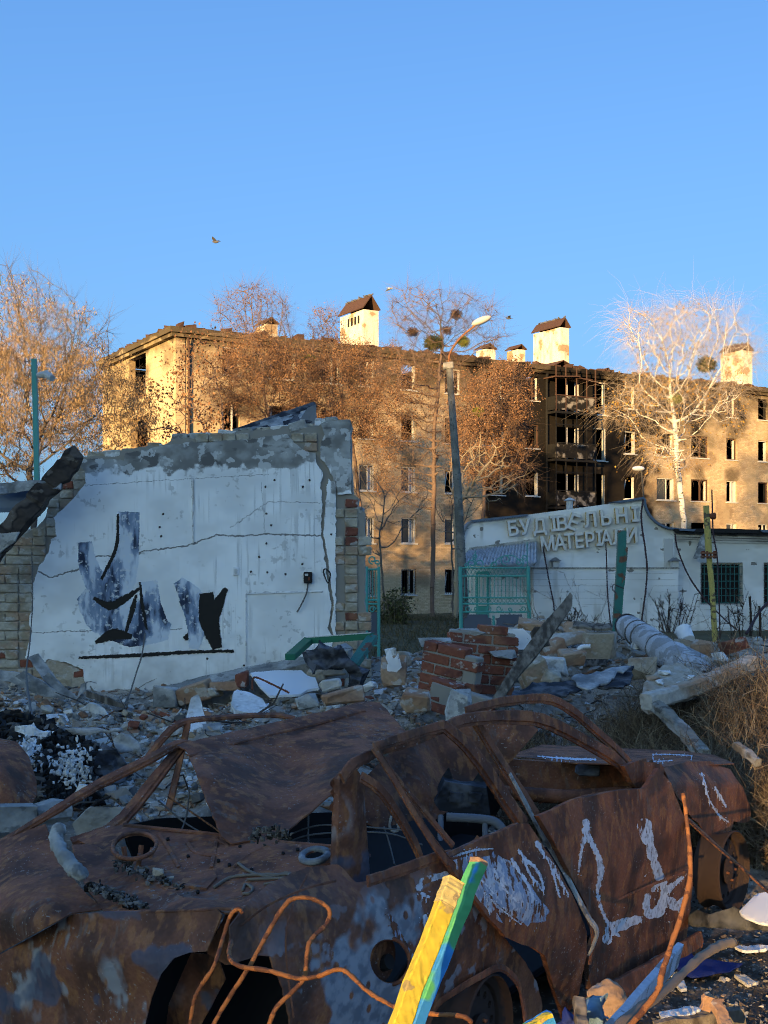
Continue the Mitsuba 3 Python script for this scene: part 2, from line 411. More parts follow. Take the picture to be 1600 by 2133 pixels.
def f_wood(p, n, uv):
    g = fbm(p.x * 40, p.y * 40, p.z * 9, 4)
    return mix((.06, .052, .045), (.21, .185, .155), smoothstep(.3, .7, g))
procmat('mat_wood', f_wood, .9, .1, lambda p, n, uv: fbm(p.x * 60, p.y * 60, p.z * 12, 3), .01)
def f_slate(p, n, uv):
    g = fbm(p.x * 9, p.y * 9, p.z * 9, 4)
    return mix((.15, .16, .17), (.38, .39, .40), smoothstep(.35, .68, g)) * (.8 + .4 * fbm(p.x * 60, p.y * 60, p.z * 60, 2))
procmat('mat_slate', f_slate, .8, .2, lambda p, n, uv: fbm(p.x * 40, p.y * 40, p.z * 40, 3), .006)
def f_felt(p, n, uv):
    g = fbm(p.x * 12, p.y * 12, p.z * 12, 4)
    return mix((.025, .028, .036), (.12, .125, .14), smoothstep(.4, .7, g))
procmat('mat_felt', f_felt, .85, .2, lambda p, n, uv: fbm(p.x * 30, p.y * 30, p.z * 30, 4), .02)
def paint_over(col, under, s=22.0, lo=.56):
    def fn(p, n, uv):
        w = fbm(p.x * s, p.y * s, p.z * s, 4)
        c = mix(col, under, smoothstep(lo, lo + .05, w))
        return c * (.8 + .4 * fbm(p.x * 90, p.y * 90, p.z * 90, 2))
    return fn
procmat('mat_yellow_wood', paint_over((.64, .48, .04), (.40, .30, .10), 46, .60), .6, .3, lambda p, n, uv: fbm(p.x * 200, p.y * 200, p.z * 40, 3), .003)
procmat('mat_blue_wood', paint_over((.045, .27, .62), (.10, .42, .15), 13, .52), .55, .3)
procmat('mat_post_green', paint_over((.025, .15, .125), (.13, .06, .035), 9, .60), .5, .35)
procmat('mat_post_yellow', paint_over((.42, .33, .09), (.13, .095, .05), 14, .56), .6, .3)
procmat('mat_pale_pipe', paint_over((.40, .405, .42), (.27, .265, .26), 8, .50), .85, .15, lambda p, n, uv: fbm(p.x * 40, p.y * 40, p.z * 40, 3), .006)
procmat('mat_pale_wood', paint_over((.42, .46, .53), (.24, .24, .25), 18, .58), .7, .2)
procmat('mat_rebar', paint_over((.26, .105, .035), (.12, .05, .025), 60, .50), .7, .3)

scene['mat_pavement'] = flat((.36, .345, .32), .9, .1)
# ------------------------------------------------------------------ the ground
def sst(a, b, x):
    t = np.clip((np.asarray(x, float) - a) / (b - a), 0, 1); return t * t * (3 - 2 * t)
def ground_z(x, y):
    x, y = np.asarray(x, float), np.asarray(y, float)
    left = .46 * sst(4.6, 6.2, y) * sst(.4, -.9, x - .06 * y)
    e1 = (x - CB0[0]) * CE1[0] + (y - CB0[1]) * CE1[1]; e2 = (x - CB0[0]) * CE2[0] + (y - CB0[1]) * CE2[1]
    beyond = sst(1.7, 3.2, e2)
    mid = .62 * beyond * sst(.2, 1.0, x + .6) + .46 * beyond * (1 - sst(.2, 1.0, x + .6))
    right = .40 * np.exp(-((y - 11.2) / 1.9) ** 2) * sst(.3, 1.6, x)
    sl = .42 * sst(5.9, 8.0, y) * sst(1.2, 2.2, x)
    h = np.maximum(np.maximum(left, mid), sl) + right
    h = h * (1 - sst(12.0, 16.5, y))
    far = -.3 * sst(12, 17, y) - 1.7 * sst(32, 60, y)
    p = np.stack([x, y, 0 * x], -1)
    amp = sst(.0, .5, h)
    n = (meshkit.fbm(p * 1.3, 3, 5) - .5) * .30 * amp + (meshkit.fbm(p * 6, 3, 9) - .5) * (.035 + .11 * amp)
    return h + far + n
def axis(parts):
    return np.unique(np.concatenate([np.arange(a, b, s) for a, b, s in parts]))
gx = axis([(-900, -60, 40), (-60, -10, 2), (-10, -3, .25), (-3, 5.5, .05), (5.5, 12, .3), (12, 60, 2), (60, 940, 40)])
gy = axis([(-120, -6, 6), (-6, 1.5, .5), (1.5, 13.5, .05), (13.5, 20, .2), (20, 100, 1.5), (100, 1500, 60)])
X, Y = np.meshgrid(gx, gy)
Z = ground_z(X, Y)
ni, nj = X.shape
idx = np.arange(ni * nj).reshape(ni, nj)
gf = np.concatenate([np.stack([idx[:-1, :-1], idx[:-1, 1:], idx[1:, 1:]], -1).reshape(-1, 3), np.stack([idx[:-1, :-1], idx[1:, 1:], idx[1:, :-1]], -1).reshape(-1, 3)])
def f_ground(p, n, uv):
    a = fbm(p.x * 1.2, p.y * 1.2, 0, 4); b = fbm(p.x * 14, p.y * 14, 3, 4); c = fbm(p.x * 70, p.y * 70, 5, 3)
    near = mix((.060, .054, .048), (.15, .13, .11), smoothstep(.36, .64, .5 * a + .5 * b))
    near = mix(near, (.28, .25, .22), smoothstep(.62, .68, c) * smoothstep(.45, .6, b) * .8)
    dirt = mix((.24, .20, .16), (.36, .31, .25), smoothstep(.35, .65, b)) * (.75 + .5 * c)
    far = mix((.075, .068, .045), (.115, .10, .06), a) * (.7 + .6 * fbm(p.x * 4, p.y * 4, 1, 3))
    return mix(mix(near, dirt, smoothstep(5.2, 6.5, p.y)), far, smoothstep(14, 18, p.y))
procmat('mat_ground', f_ground, .95, .1, lambda p, n, uv: fbm(p.x * 30, p.y * 30, 0, 4), .03)
setting('ground', M(np.stack([X, Y, Z], -1).reshape(-1, 3), gf), 'mat_ground', True)

sl = []
for i in range(16):
    for j in range(30):
        sl.append(cbox((1.96, 1.96, .08), .01, .004, c=(-16 + 2 * i + 1, -60 + 2 * j, .06)))
setting('pavement', cat(sl), 'mat_pavement')
def on_ground(u, v, lift=0.0):
    d = np.arange(1.6, 60, .02)
    x = (u - 800) / F * d; z = H + (HZ - v) / F * d
    hit = np.nonzero(z <= ground_z(x, d) + lift)[0]
    d = d[hit[0]] if len(hit) else 50.0
    return P(u, v, d), d

# ------------------------------------------------------------------ the shading blocks across the street (behind the viewer)
def shade_block(x0, x1, y, top, label):
    b = thing('apartment_block', label, 'building')
    part(b, 'wall', box((x1 - x0, 11, top + .5), ((x0 + x1) / 2, y - 5.5, top / 2 - .25)), 'mat_concrete')
    part(b, 'roof', box((x1 - x0 + .3, 11.4, .25), ((x0 + x1) / 2, y - 5.5, top + .13)), 'mat_slategrey')
    for zz in np.arange(1.2, top - 1.5, 3.0):
        for xx in np.arange(x0 + 2, x1 - 1.5, 3.4):
            part(b, 'window', box((1.3, .1, 1.5), (xx, y + .02, zz + .75)), 'mat_glass')
TANE = math.tan(SUN_EL)
SB_Y = -130.0
def shade_top(z_at, y_at):
    return z_at + (y_at - SB_Y) / SUN_AZ[1] * TANE
EDGE_C = -.61
k = SUN_AZ[0] / SUN_AZ[1]
TOP = shade_top(1.6, 66.0)
shade_block(EDGE_C + k * (SB_Y - 11) - 130, EDGE_C + k * (SB_Y - 11), SB_Y, TOP, 'long flat roofed apartment block across the street')
shade_block(EDGE_C + k * SB_Y + 1.25, EDGE_C + k * SB_Y + 120, SB_Y, TOP, 'second apartment block beyond the narrow alley across the street')

# ------------------------------------------------------------------ the burnt apartment building
AC = np.array([-11.24, 62.0]); AD = np.array([.86, .51]); AD = AD / np.linalg.norm(AD); AN = np.array([AD[1], -AD[0]])   # AN points out of the facade
AI = -AN                                                          # into the building; the gable runs along AI
A3 = lambda t, q, z: np.array([AC[0] + AD[0] * t + AI[0] * q, AC[1] + AD[1] * t + AI[1] * q, z])
def facade_t(u):
    k = (u - 800) / F; return (k * AC[1] - AC[0]) / (AD[0] - k * AD[1])
def facade_z(u, v):
    t = facade_t(u); return H + (HZ - v) / F * (AC[1] + AD[1] * t)
def gable_s(u):
    k = (u - 800) / F; return (k * AC[1] - AC[0]) / (AI[0] - k * AI[1])
def gable_z(u, v):
    return H + (HZ - v) / F * (AC[1] + AI[1] * gable_s(u))
ROOF_Z, BASE_Z, LEN, DEP = 13.75, -2.3, 62.0, 13.0
FL = [12.3, 9.22, 6.14, 3.05, -.05]                               # window centre heights, top floor first
COLS = [3.25, 6.4, 9.5, 11.9, 14.8, 18.0, 21.1, 24.2, 29.9, 32.6, 35.9, 39.2, 42.4, 45.7, 48.9, 52, 55.2]
WIDE = {6.4: 1.7, 9.5: 1.3, 35.9: 1.7, 39.2: 1.7, 21.1: 1.7}
BALC_T = 27.0

SOOT = [(23.4, 8.0, 3.4, 7.0, 1.15), (27.0, 6.0, 5.6, 9.5, 1.25), (31.0, 6.5, 3.0, 6.5, 1.1), (26, 12.9, 7, 1.4, 1.0), (35, 12.3, 9.5, 2.4, 1.0), (18, 12.9, 15, 1.5, .75), (20.5, 10.5, 2.2, 2.2, .55), (6.5, 12.0, 2.4, 1.3, .5), (48, 10.2, 2.2, 1.4, .5), (4.0, 9.9, 1.7, 1.2, .7),
        (43, 12.6, 9, 1.0, .55), (33.5, 9.6, 3.4, 1.2, .6), (39, 9.8, 2.5, .9, .5), (11, 10.5, 1.6, 1.0, .4), (22.5, 3.6, 2.2, 2, .7)]
def f_facade(p, n, uv):
    t = (p.x - AC[0]) * AD[0] + (p.y - AC[1]) * AD[1]; z = p.z
    q = (p.x - AC[0]) * AI[0] + (p.y - AC[1]) * AI[1]
    w = t + q
    row = dr.floor(z / .09); bx = w / .27 + .5 * (row - 2 * dr.floor(row / 2))
    r = cell_rand(dr.floor(bx), row, 0)
    fx, fz = bx - dr.floor(bx), z / .09 - row
    brick = mix((.56, .44, .29), (.41, .30, .19), r)
    brick = mix(brick, (.44, .34, .20), smoothstep(.75, .95, cell_rand(dr.floor(bx), row, 5)))
    mort = dr.maximum(smoothstep(.07, .02, fx), smoothstep(.2, .08, fz))
    brick = mix(brick, (.17, .13, .09), mort * .6)
    big = fbm(w / 2.6, z / 1.4, 2, 4)
    brick = mix(brick, (.15, .10, .065), smoothstep(.5, .68, big) * .6)
    brick = mix(brick, (.42, .33, .21), smoothstep(.54, .7, fbm(w / 1.2, z / 2.2, 8, 4)) * .5)
    gab = mix((.47, .385, .25), (.39, .31, .185), smoothstep(.35, .65, big))
    gab = mix(gab, (.30, .22, .10), smoothstep(.06, .02, dr.abs(z / .62 - dr.floor(z / .62) - .5)) * .35)
    col = dr.select(t < .06, gab, brick)
    k = fbm(w / 1.5, z / 1.5, 11, 4) - .5
    soot = mi.Float(0)
    for a, b, sa, sb, amt in SOOT:
        soot = dr.maximum(soot, amt * smoothstep(1.5, .55, dr.sqrt(dr.square((t - a) / sa) + dr.square((z - b) / sb)) + k * 1.5))
    for c in (3.25, 14.8, 24.2, 32.6, 39.2, 42.4):
        for zz in FL[:3]:
            soot = dr.maximum(soot, .6 * smoothstep(1.3, .4, dr.sqrt(dr.square((t - c) / .75) + dr.square((z - zz - 1.1) / .75)) + k * 1.8))
    soot = dr.maximum(soot, .75 * smoothstep(12.9, 13.5, z + k * 1.8))
    return mix(col, (.009, .0085, .009), dr.clip(soot * 1.12, 0, .985))
procmat('mat_facade', f_facade, .95, .05)

apt = thing('apartment_building', 'long fire blackened yellow brick apartment building with empty windows and white chimneys', 'building')
fpoly = shapely.box(0, BASE_Z, LEN, ROOF_Z)
openings = []                       # (t, z, w, h, style)
wr = np.random.default_rng(11)
for c in COLS:
    for fi, z in enumerate(FL):
        w = WIDE.get(c, 1.05 if c not in (18.0, 29.9) else 1.15); h = 1.55
        if c == 29.9 and fi < 4: h, z = 2.2, z - .25
        st = 'burnt' if fi < 2 or (22 < c < 33 and fi < 4) else ('white' if wr.random() < .8 else 'burnt')
        openings.append((c, z, w, h, st))
for fi, z in enumerate(FL):
    openings.append((BALC_T + .1, z - .35, 2.0, 2.2, 'burnt'))
for t, z, w, h, st in openings:
    fpoly = fpoly.difference(shapely.box(t - w / 2, z - h / 2, t + w / 2, z + h / 2))
r3 = [AD[0], AD[1], 0]
def a_wall(poly, q0, q1):
    m = extrude(poly, q1 - q0); v = m.vertices
    w = np.c_[AC[0] + AD[0] * v[:, 0] + AI[0] * (v[:, 2] + q0), AC[1] + AD[1] * v[:, 0] + AI[1] * (v[:, 2] + q0), v[:, 1]]
    mm = M(w, m.faces); mm.fix_normals(); return mm
part(apt, 'front_wall', a_wall(fpoly, 0, .42), 'mat_facade')
# gable with its broken openings
def g_wall(poly, t0, t1):
    m = extrude(poly, t1 - t0); v = m.vertices
    w = np.c_[AC[0] + AI[0] * v[:, 0] + AD[0] * (v[:, 2] + t0), AC[1] + AI[1] * v[:, 0] + AD[1] * (v[:, 2] + t0), v[:, 1]]
    mm = M(w, m.faces); mm.fix_normals(); return mm
gpoly = shapely.box(.45, BASE_Z, DEP, ROOF_Z)
gop = []
for (u0, u1, v0, v1) in ((268, 304, 742, 826), (272, 308, 868, 932), (274, 310, 990, 1050)):
    s0, s1 = gable_s(u1), gable_s(u0); um = (u0 + u1) / 2
    gop.append((s0, s1, gable_z(um, v1), gable_z(um, v0)))
    gpoly = gpoly.difference(shapely.box(*[gop[-1][i] for i in (0, 2, 1, 3)]))
part(apt, 'gable_wall', g_wall(gpoly, 0, .42), 'mat_facade')
for s0, s1, z0, z1 in gop:
    w_ = part(apt, 'window', cat([g_wall(shapely.box(s0, z0 - .12, s1, z0), -.06, .1), g_wall(shapely.box(s0 + .1, z0, s0 + .2, z1 - .3), .12, .2)]), 'mat_brownroof')
    part(w_, 'loose_board', g_wall(shapely.affinity.rotate(shapely.box(s0 + .3, z0, s0 + .5, z0 + (z1 - z0) * .95), 14), .15, .22), 'mat_wood')
back = shapely.box(0, BASE_Z, LEN, ROOF_Z - 4)
part(apt, 'far_gable_wall', g_wall(shapely.box(.45, BASE_Z, DEP, ROOF_Z), LEN - .42, LEN), 'mat_facade')
# back wall and spine wall, open where the sky shows through the burnt rooms
def through(q, spots):
    out = shapely.box(.5, BASE_Z, LEN - .5, ROOF_Z - .3)
    for u, v, du, dv in spots:
        k_ = (u - 800) / F; t = (k_ * (AC[1] + AI[1] * q) - AC[0] - AI[0] * q) / (AD[0] - k_ * AD[1]); d = AC[1] + AD[1] * t + AI[1] * q
        out = out.difference(shapely.box(t - du * d / F, H + (HZ - v - dv) / F * d, t + du * d / F, H + (HZ - v + dv) / F * d))
    return out
SPOTS = [(860, 893, 9, 12), (930, 884, 8, 14), (943, 788, 16, 20), (925, 775, 9, 12), (1028, 775, 9, 14), (1067, 770, 9, 14), (780, 787, 8, 10)]
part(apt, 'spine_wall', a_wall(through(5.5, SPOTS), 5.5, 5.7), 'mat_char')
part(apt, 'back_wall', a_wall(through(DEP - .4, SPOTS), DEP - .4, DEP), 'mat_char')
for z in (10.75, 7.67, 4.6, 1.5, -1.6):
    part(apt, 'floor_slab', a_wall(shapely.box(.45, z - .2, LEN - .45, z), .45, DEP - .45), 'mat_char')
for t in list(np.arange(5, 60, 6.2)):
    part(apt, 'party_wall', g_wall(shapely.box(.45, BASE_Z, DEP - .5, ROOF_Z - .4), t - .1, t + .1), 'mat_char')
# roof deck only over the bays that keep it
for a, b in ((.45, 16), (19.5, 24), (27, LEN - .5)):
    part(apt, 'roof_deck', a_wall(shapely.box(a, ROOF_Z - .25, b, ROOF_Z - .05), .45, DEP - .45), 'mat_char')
# cornice in pieces, with the broken eaves tiles on it
part(apt, 'cornice', cat([a_wall(shapely.box(-.28, ROOF_Z - .42, LEN, ROOF_Z - .22), -.28, -.003), a_wall(shapely.box(-.42, ROOF_Z - .22, LEN, ROOF_Z + .08), -.42, .3)]), 'mat_facade')
part(apt, 'gable_cornice', cat([g_wall(shapely.box(-.0, ROOF_Z - .42, DEP, ROOF_Z - .22), -.28, -.003), g_wall(shapely.box(.3, ROOF_Z - .22, DEP + .1, ROOF_Z + .08), -.42, .3)]), 'mat_facade')
er = np.random.default_rng(4)
tl = []
for t in np.arange(-.3, LEN, .55):
    if er.random() < .8:
        hh = er.uniform(.06, .3)
        tl.append(cbox((er.uniform(.3, .7), er.uniform(.25, .6), hh), .01, .05, np.c_[[AD[0], AD[1], 0], [AI[0], AI[1], 0], [0, 0, 1]], A3(t, er.uniform(-.2, .25), ROOF_Z + .08 + hh / 2 - .02), er))
for s in np.arange(.5, DEP, .5):
    tl.append(cbox((.5, .5, er.uniform(.06, .2)), .01, .04, np.eye(3), A3(er.uniform(-.2, .1), s, ROOF_Z + .12), er))
part(apt, 'broken_eaves', cat(tl), 'mat_brownroof', kind='stuff')
part(apt, 'corner_strip', a_wall(shapely.box(.02, BASE_Z, .55, ROOF_Z - .42), -.05, -.003), 'mat_facade')
# windows: frame, sill, panes
def afr(t0, z0, t1, z1, q0=.10, q1=.2): return a_wall(shapely.box(t0, z0, t1, z1), q0, q1)
for i, (t, z, w, h, st) in enumerate(openings):
    if 24.5 < t < 28: continue
    a, b, c, d = t - w / 2, z - h / 2, t + w / 2, z + h / 2
    rg = np.random.default_rng(100 + i)
    mat = 'mat_offwhite' if st == 'white' else ('mat_brownroof' if rg.random() < .6 else 'mat_offwhite')
    pieces = [afr(a, b, c, b + .07)]
    if st == 'white' or rg.random() < .5: pieces.append(afr(a, b + .07, a + .08, d))
    if st == 'white' or rg.random() < .6: pieces.append(afr(c - .08, b + .07, c, d))
    if st == 'white' or rg.random() < .4: pieces.append(afr(a + .08, d - .07, c - .08, d))
    if st == 'white' or rg.random() < .35: pieces.append(afr(a + w * .55, b + .07, a + w * .55 + .07, d - .07))
    if rg.random() < .4: pieces.append(a_wall(shapely.affinity.rotate(shapely.box(a + .15, b + .1, a + .22, d - .2), rg.uniform(-18, 18)), .22, .27))
    fr = part(apt, 'window', cat(pieces), mat)
    part(fr, 'sill', a_wall(shapely.box(a - .08, b - .07, c + .08, b), -.1, .09), 'mat_offwhite')
    part(fr, 'reveal', cat([afr(c, b, c + .04, d, .02, .40), ]) if False else a_wall(shapely.box(c - .05, b, c, d), .2, .42), 'mat_offwhite' if rg.random() < .75 else 'mat_char')
    if st == 'white':
        if rg.random() < .8: part(fr, 'pane', afr(a + .08, b + .07, a + w * .55, d - .07, .14, .15), 'mat_glass')
        if rg.random() < .5: part(fr, 'curtain', afr(a + w * .6, b + .1, c - .1, d - .1, .26, .28), 'mat_offwhite')
    if z < 1:
        bars = [afr(a + w * s, b, a + w * s + .02, d, -.03, -.01) for s in np.linspace(.08, .9, 7)]
        part(fr, 'grille', cat(bars), 'mat_black')
# burnt balconies
for i, z in enumerate(FL[:4]):
    f0 = z - 1.45
    bal = part(apt, 'balcony', cat([a_wall(shapely.box(BALC_T - 1.75, f0 - .15, BALC_T + 1.75, f0), -1.05, -.003)]), 'mat_char')
    part(bal, 'front_panel', a_wall(rough(shapely.box(BALC_T - 1.7, f0 + .08, BALC_T + 1.7, f0 + .98), .03, .3, i), -1.0, -.95), 'mat_charpanel')
    part(bal, 'side_panel', g_wall(shapely.box(-.95, f0 + .08, -.05, f0 + .95), BALC_T - 1.7, BALC_T - 1.66), 'mat_char')
    posts = [a_wall(shapely.box(BALC_T + x - .03, f0, BALC_T + x + .03, f0 + 2.9), -1.0 - .02, -.96) for x in (-1.65, -.85, .05, .9, 1.65)]
    posts.append(a_wall(shapely.box(BALC_T - 1.7, f0 + 1.0, BALC_T + 1.7, f0 + 1.06), -1.03, -.93)); posts.append(a_wall(shapely.box(BALC_T - 1.7, f0 + 2.2, BALC_T + 1.4, f0 + 2.25), -1.02, -.97))
    part(bal, 'frame', cat(posts), 'mat_char' if i else 'mat_brownroof')
    part(bal, 'door_frame', cat([afr(BALC_T + .1, f0, BALC_T + .2, f0 + 2.2), afr(BALC_T + 1.0, f0, BALC_T + 1.12, f0 + 2.2, .05, .4)]), 'mat_offwhite')
part(apt, 'balcony_canopy', cat([a_wall(shapely.affinity.rotate(shapely.box(BALC_T - 1.9, 13.05, BALC_T + .2, 13.13), 4), -1.2, -.003), a_wall(shapely.affinity.rotate(shapely.box(BALC_T + .2, 12.95, BALC_T + 1.9, 13.02), -7), -1.1, -.003)]), 'mat_brownroof')
for u, mt, r in ((366, 'mat_brownroof', .075), (1137, 'mat_char', .09)):
    t = max(facade_t(u), .75)
    part(apt, 'downpipe', tube([A3(t, -.12, BASE_Z + .2), A3(t, -.12, ROOF_Z - 1.0), A3(t - .12, -.3, ROOF_Z - .45)], r, 8), mt)
# chimneys with gabled caps, standing behind the eaves
def chimney(uc, vb, vt, vtop, wpx, q, fr_, name='chimney'):
    k_ = (uc - 800) / F; t = (k_ * (AC[1] + AI[1] * q) - AC[0] - AI[0] * q) / (AD[0] - k_ * AD[1]); d = AC[1] + AD[1] * t + AI[1] * q
    s = d / F; R = np.c_[[AD[0], AD[1], 0], [AI[0], AI[1], 0], [0, 0, 1]]
    zt = H + (HZ - vt) * s; zr = zt + (vt - vtop) * s * (.72 if name == 'chimney' else .6); zb = ROOF_Z - .3
    w, l = wpx * s * fr_ / (AD[0] - k_ * AD[1]), wpx * s * (1 - fr_) / -(AI[0] - k_ * AI[1])
    c = part(apt, name, box((w, l, zt - zb), A3(t, q, (zt + zb) / 2), R), 'mat_chimney')
    for f in (-.5, .5):
        part(c, 'brick_base', box((w + .06, .1, .8), A3(t, q + f * (l + .1), zb + .35), R), 'mat_silicate')
    for x in (np.linspace(-.3, .12, 4) if uc == 748 else ()):
        part(c, 'vent', box((.05, .16, .5), A3(t - w / 2 - .03, q + x * l, zt - .55), R), 'mat_dark')
    hw, hl = w / 2 + .1, l / 2 + .12
    v = [A3(t + a * hw, q + b * hl, zt + .05 - (0 if True else 0)) for b in (-1, 1) for a in (-1, 1)] + [A3(t, q + b * hl, zr) for b in (-1, 1)]
    for a in (0, 1):
        e = [v[a], v[2 + a], v[5], v[4]]
        mm = M(e, [[0, 1, 2], [0, 2, 3]]); vv = np.array(e)
        part(c, 'cap', solidify(vv, np.array([[0, 1, 2], [0, 2, 3]]), .06), 'mat_brownroof')
    return t, q, zr, hl
def f_charpanel(p, n, uv):
    g = fbm(p.x * 2.5, p.y * 2.5, p.z * 2.5, 4)
    return mix((.014, .0135, .014), (.22, .205, .19), smoothstep(.52, .70, g))
procmat('mat_charpanel', f_charpanel, .9, .1)
def f_chimney(p, n, uv):
    k = fbm(p.x * 1.6, p.y * 1.6, p.z * 1.3, 4); st_ = fbm(p.x * 6, p.y * 6, p.z * .7, 3)
    col = mix((.66, .62, .54), (.52, .46, .35), smoothstep(.42, .66, k))
    col = mix(col, (.34, .29, .22), smoothstep(.56, .72, st_) * .55)
    return mix(col, (.30, .20, .11), smoothstep(.60, .64, k) * .8)
procmat('mat_chimney', f_chimney, .9, .1)
ridges = [chimney(748, 700, 655, 614, 80, 6.0, .38), chimney(1148, 745, 690, 663, 74, 6.0, .24), chimney(1534, 790, 735, 714, 66, 6.0, .3)]
for args in ((555, 690, 680, 657, 46, 9.5, .5), (1012, 740, 730, 712, 40, 9.5, .5), (1075, 740, 731, 714, 38, 9.0, .4), ):
    chimney(*args, name='low_chimney')
hatch_t = facade_t(1215)
part(apt, 'roof_hatch', cat([box((1.6, 1.6, .5), A3(hatch_t, 3, ROOF_Z + .2), np.c_[[AD[0], AD[1], 0], [AI[0], AI[1], 0], [0, 0, 1]]),
     solidify(np.array([A3(hatch_t - 1.5, 2, ROOF_Z + .35), A3(hatch_t, 2, ROOF_Z + 1.05), A3(hatch_t + 1.4, 2, ROOF_Z + .5), A3(hatch_t - 1.5, 4, ROOF_Z + .35), A3(hatch_t, 4, ROOF_Z + 1.05), A3(hatch_t + 1.4, 4, ROOF_Z + .5)]), np.array([[0, 1, 4], [0, 4, 3], [1, 2, 5], [1, 5, 4]]), .06)]), 'mat_brownroof')

# ------------------------------------------------------------------ birds
def bird_mesh(spread, flap=.5):
    b = trimesh.creation.icosphere(subdivisions=1); b.apply_scale([.07, .17, .065])
    hd = trimesh.creation.icosphere(subdivisions=1); hd.apply_scale(.045); hd.apply_translation([0, .18, .04])
    tl_ = cbox((.06, .13, .015), .004, 0, rot([1, 0, 0], -12), (0, -.21, 0))
    ms = [M(b.vertices, b.faces), M(hd.vertices, hd.faces), tl_]
    if spread:
        for s in (-1, 1):
            v = np.array([[.03 * s, .1, .03], [.2 * s, .14, .03 + .12 * flap], [.42 * s, .0, .03 + .2 * flap], [.2 * s, -.06, .03 + .1 * flap], [.03 * s, -.08, .02]])
            f = np.array([[0, 1, 4], [1, 3, 4], [1, 2, 3]]); f = f if s == -1 else f[:, ::-1]
            ms.append(solidify(v, f, .012))
    return cat(ms)
for u, v, d, rz, fl, lab in ((450, 504, 45, 70, .9, 'dark bird flying high over the left of the apartment building'), (812, 601, 50, -50, -.6, 'pale bird in flight between two chimneys above the trees'), (1060, 663, 52, 100, .4, 'small dark bird flying left of the middle white chimney')):
    single('bird', bird_mesh(True, fl), 'mat_offwhite' if u == 812 else 'mat_bird', lab, 'bird', True, to_world=mat4(rot([0, 0, 1], rz), P(u, v, d), .72))
ORD = ['first', 'second', 'third', 'fourth', 'fifth', 'sixth', 'seventh', 'eighth', 'ninth']
perch = shape(bird_mesh(False), 'mat_bird', True)
for (t, q, zr, hl), lab, n_ in zip(ridges, ('pigeon perched on the ridge of the leftmost tall white chimney', 'pigeon perched on the ridge of the middle white chimney', 'pigeon perched on the ridge of the right white chimney'), (9, 8, 6)):
    for i in range(n_):
        single('perched_bird', perch, None, lab.replace('perched', 'perched ' + ORD[n_ - 1 - i] + ' from the left'), 'bird', group=lab.replace('pigeon perched', 'pigeons'), to_world=mat4(rot([0, 0, 1], RNG.uniform(0, 360)), A3(t, q + hl * (2 * (i + .5 + RNG.uniform(-.3, .3)) / n_ - 1), zr + .07), 1.15))

# ------------------------------------------------------------------ trees
def colonize(base, attract, step, infl, kill, rng, trunk=(), up=.12, iters=260):
    nodes = [np.array(base, float)]; par = [-1]
    for q in trunk:
        a = nodes[-1]; q = np.array(q, float); m = max(1, int(np.linalg.norm(q - a) / step))
        for i in range(1, m + 1):
            nodes.append(a + (q - a) * i / m + rng.normal(0, step * .06, 3)); par.append(len(nodes) - 2)
    at = np.array(attract)
    for _ in range(iters):
        if not len(at): break
        tree = cKDTree(np.array(nodes)); d, i = tree.query(at)
        act = d < infl
        if not act.any():
            j = i[np.argmin(d)]; tgt = at[np.argmin(d)]
            v = tgt - nodes[j]; nodes.append(nodes[j] + v / np.linalg.norm(v) * step); par.append(int(j)); continue
        N = np.array(nodes); acc = np.zeros_like(N)
        v = at[act] - N[i[act]]; v /= np.linalg.norm(v, axis=1, keepdims=True) + 1e-9
        np.add.at(acc, i[act], v)
        new = []
        for j in np.unique(i[act]):
            w = acc[j]; w = w / (np.linalg.norm(w) + 1e-9) + [0, 0, up] + rng.normal(0, .16, 3); w /= np.linalg.norm(w)
            new.append(N[j] + w * step); par.append(int(j))
        new = np.array(new); d2, _ = tree.query(new)
        keep = d2 > step * .3
        par[-len(new):] = [p_ for p_, k_ in zip(par[-len(new):], keep) if k_]
        new = new[keep]
        if not len(new): break
        nodes += list(new)
        dk, _ = cKDTree(new).query(at); at = at[dk > kill]
    return np.array(nodes), np.array(par)
def radii(par, tip, power):
    r = np.zeros(len(par)); kids = np.zeros(len(par), int)
    for i in range(len(par) - 1, -1, -1):
        if kids[i] == 0: r[i] = tip ** power
        if par[i] >= 0: r[par[i]] += r[i]; kids[par[i]] += 1
    return r ** (1 / power), kids
def blob(ells, n, d0, dd, rng):
    """Points spread in crown ellipses given in photo pixels at a distance."""
    out = []
    area = np.array([e[2] * e[3] for e in ells], float); cnt = (n * area / area.sum()).astype(int)
    for (cu, cv, ru, rv), m in zip(ells, cnt):
        p = rng.normal(size=(m, 3)); p /= np.linalg.norm(p, axis=1, keepdims=True); p *= rng.random((m, 1)) ** .33
        d = d0 + p[:, 2] * dd * (min(ru, rv) / 130.0)
        out.append(np.c_[(cu + p[:, 0] * ru - 800) / F * d, d, H + (HZ - cv - p[:, 1] * rv) / F * d])
    return np.vstack(out)
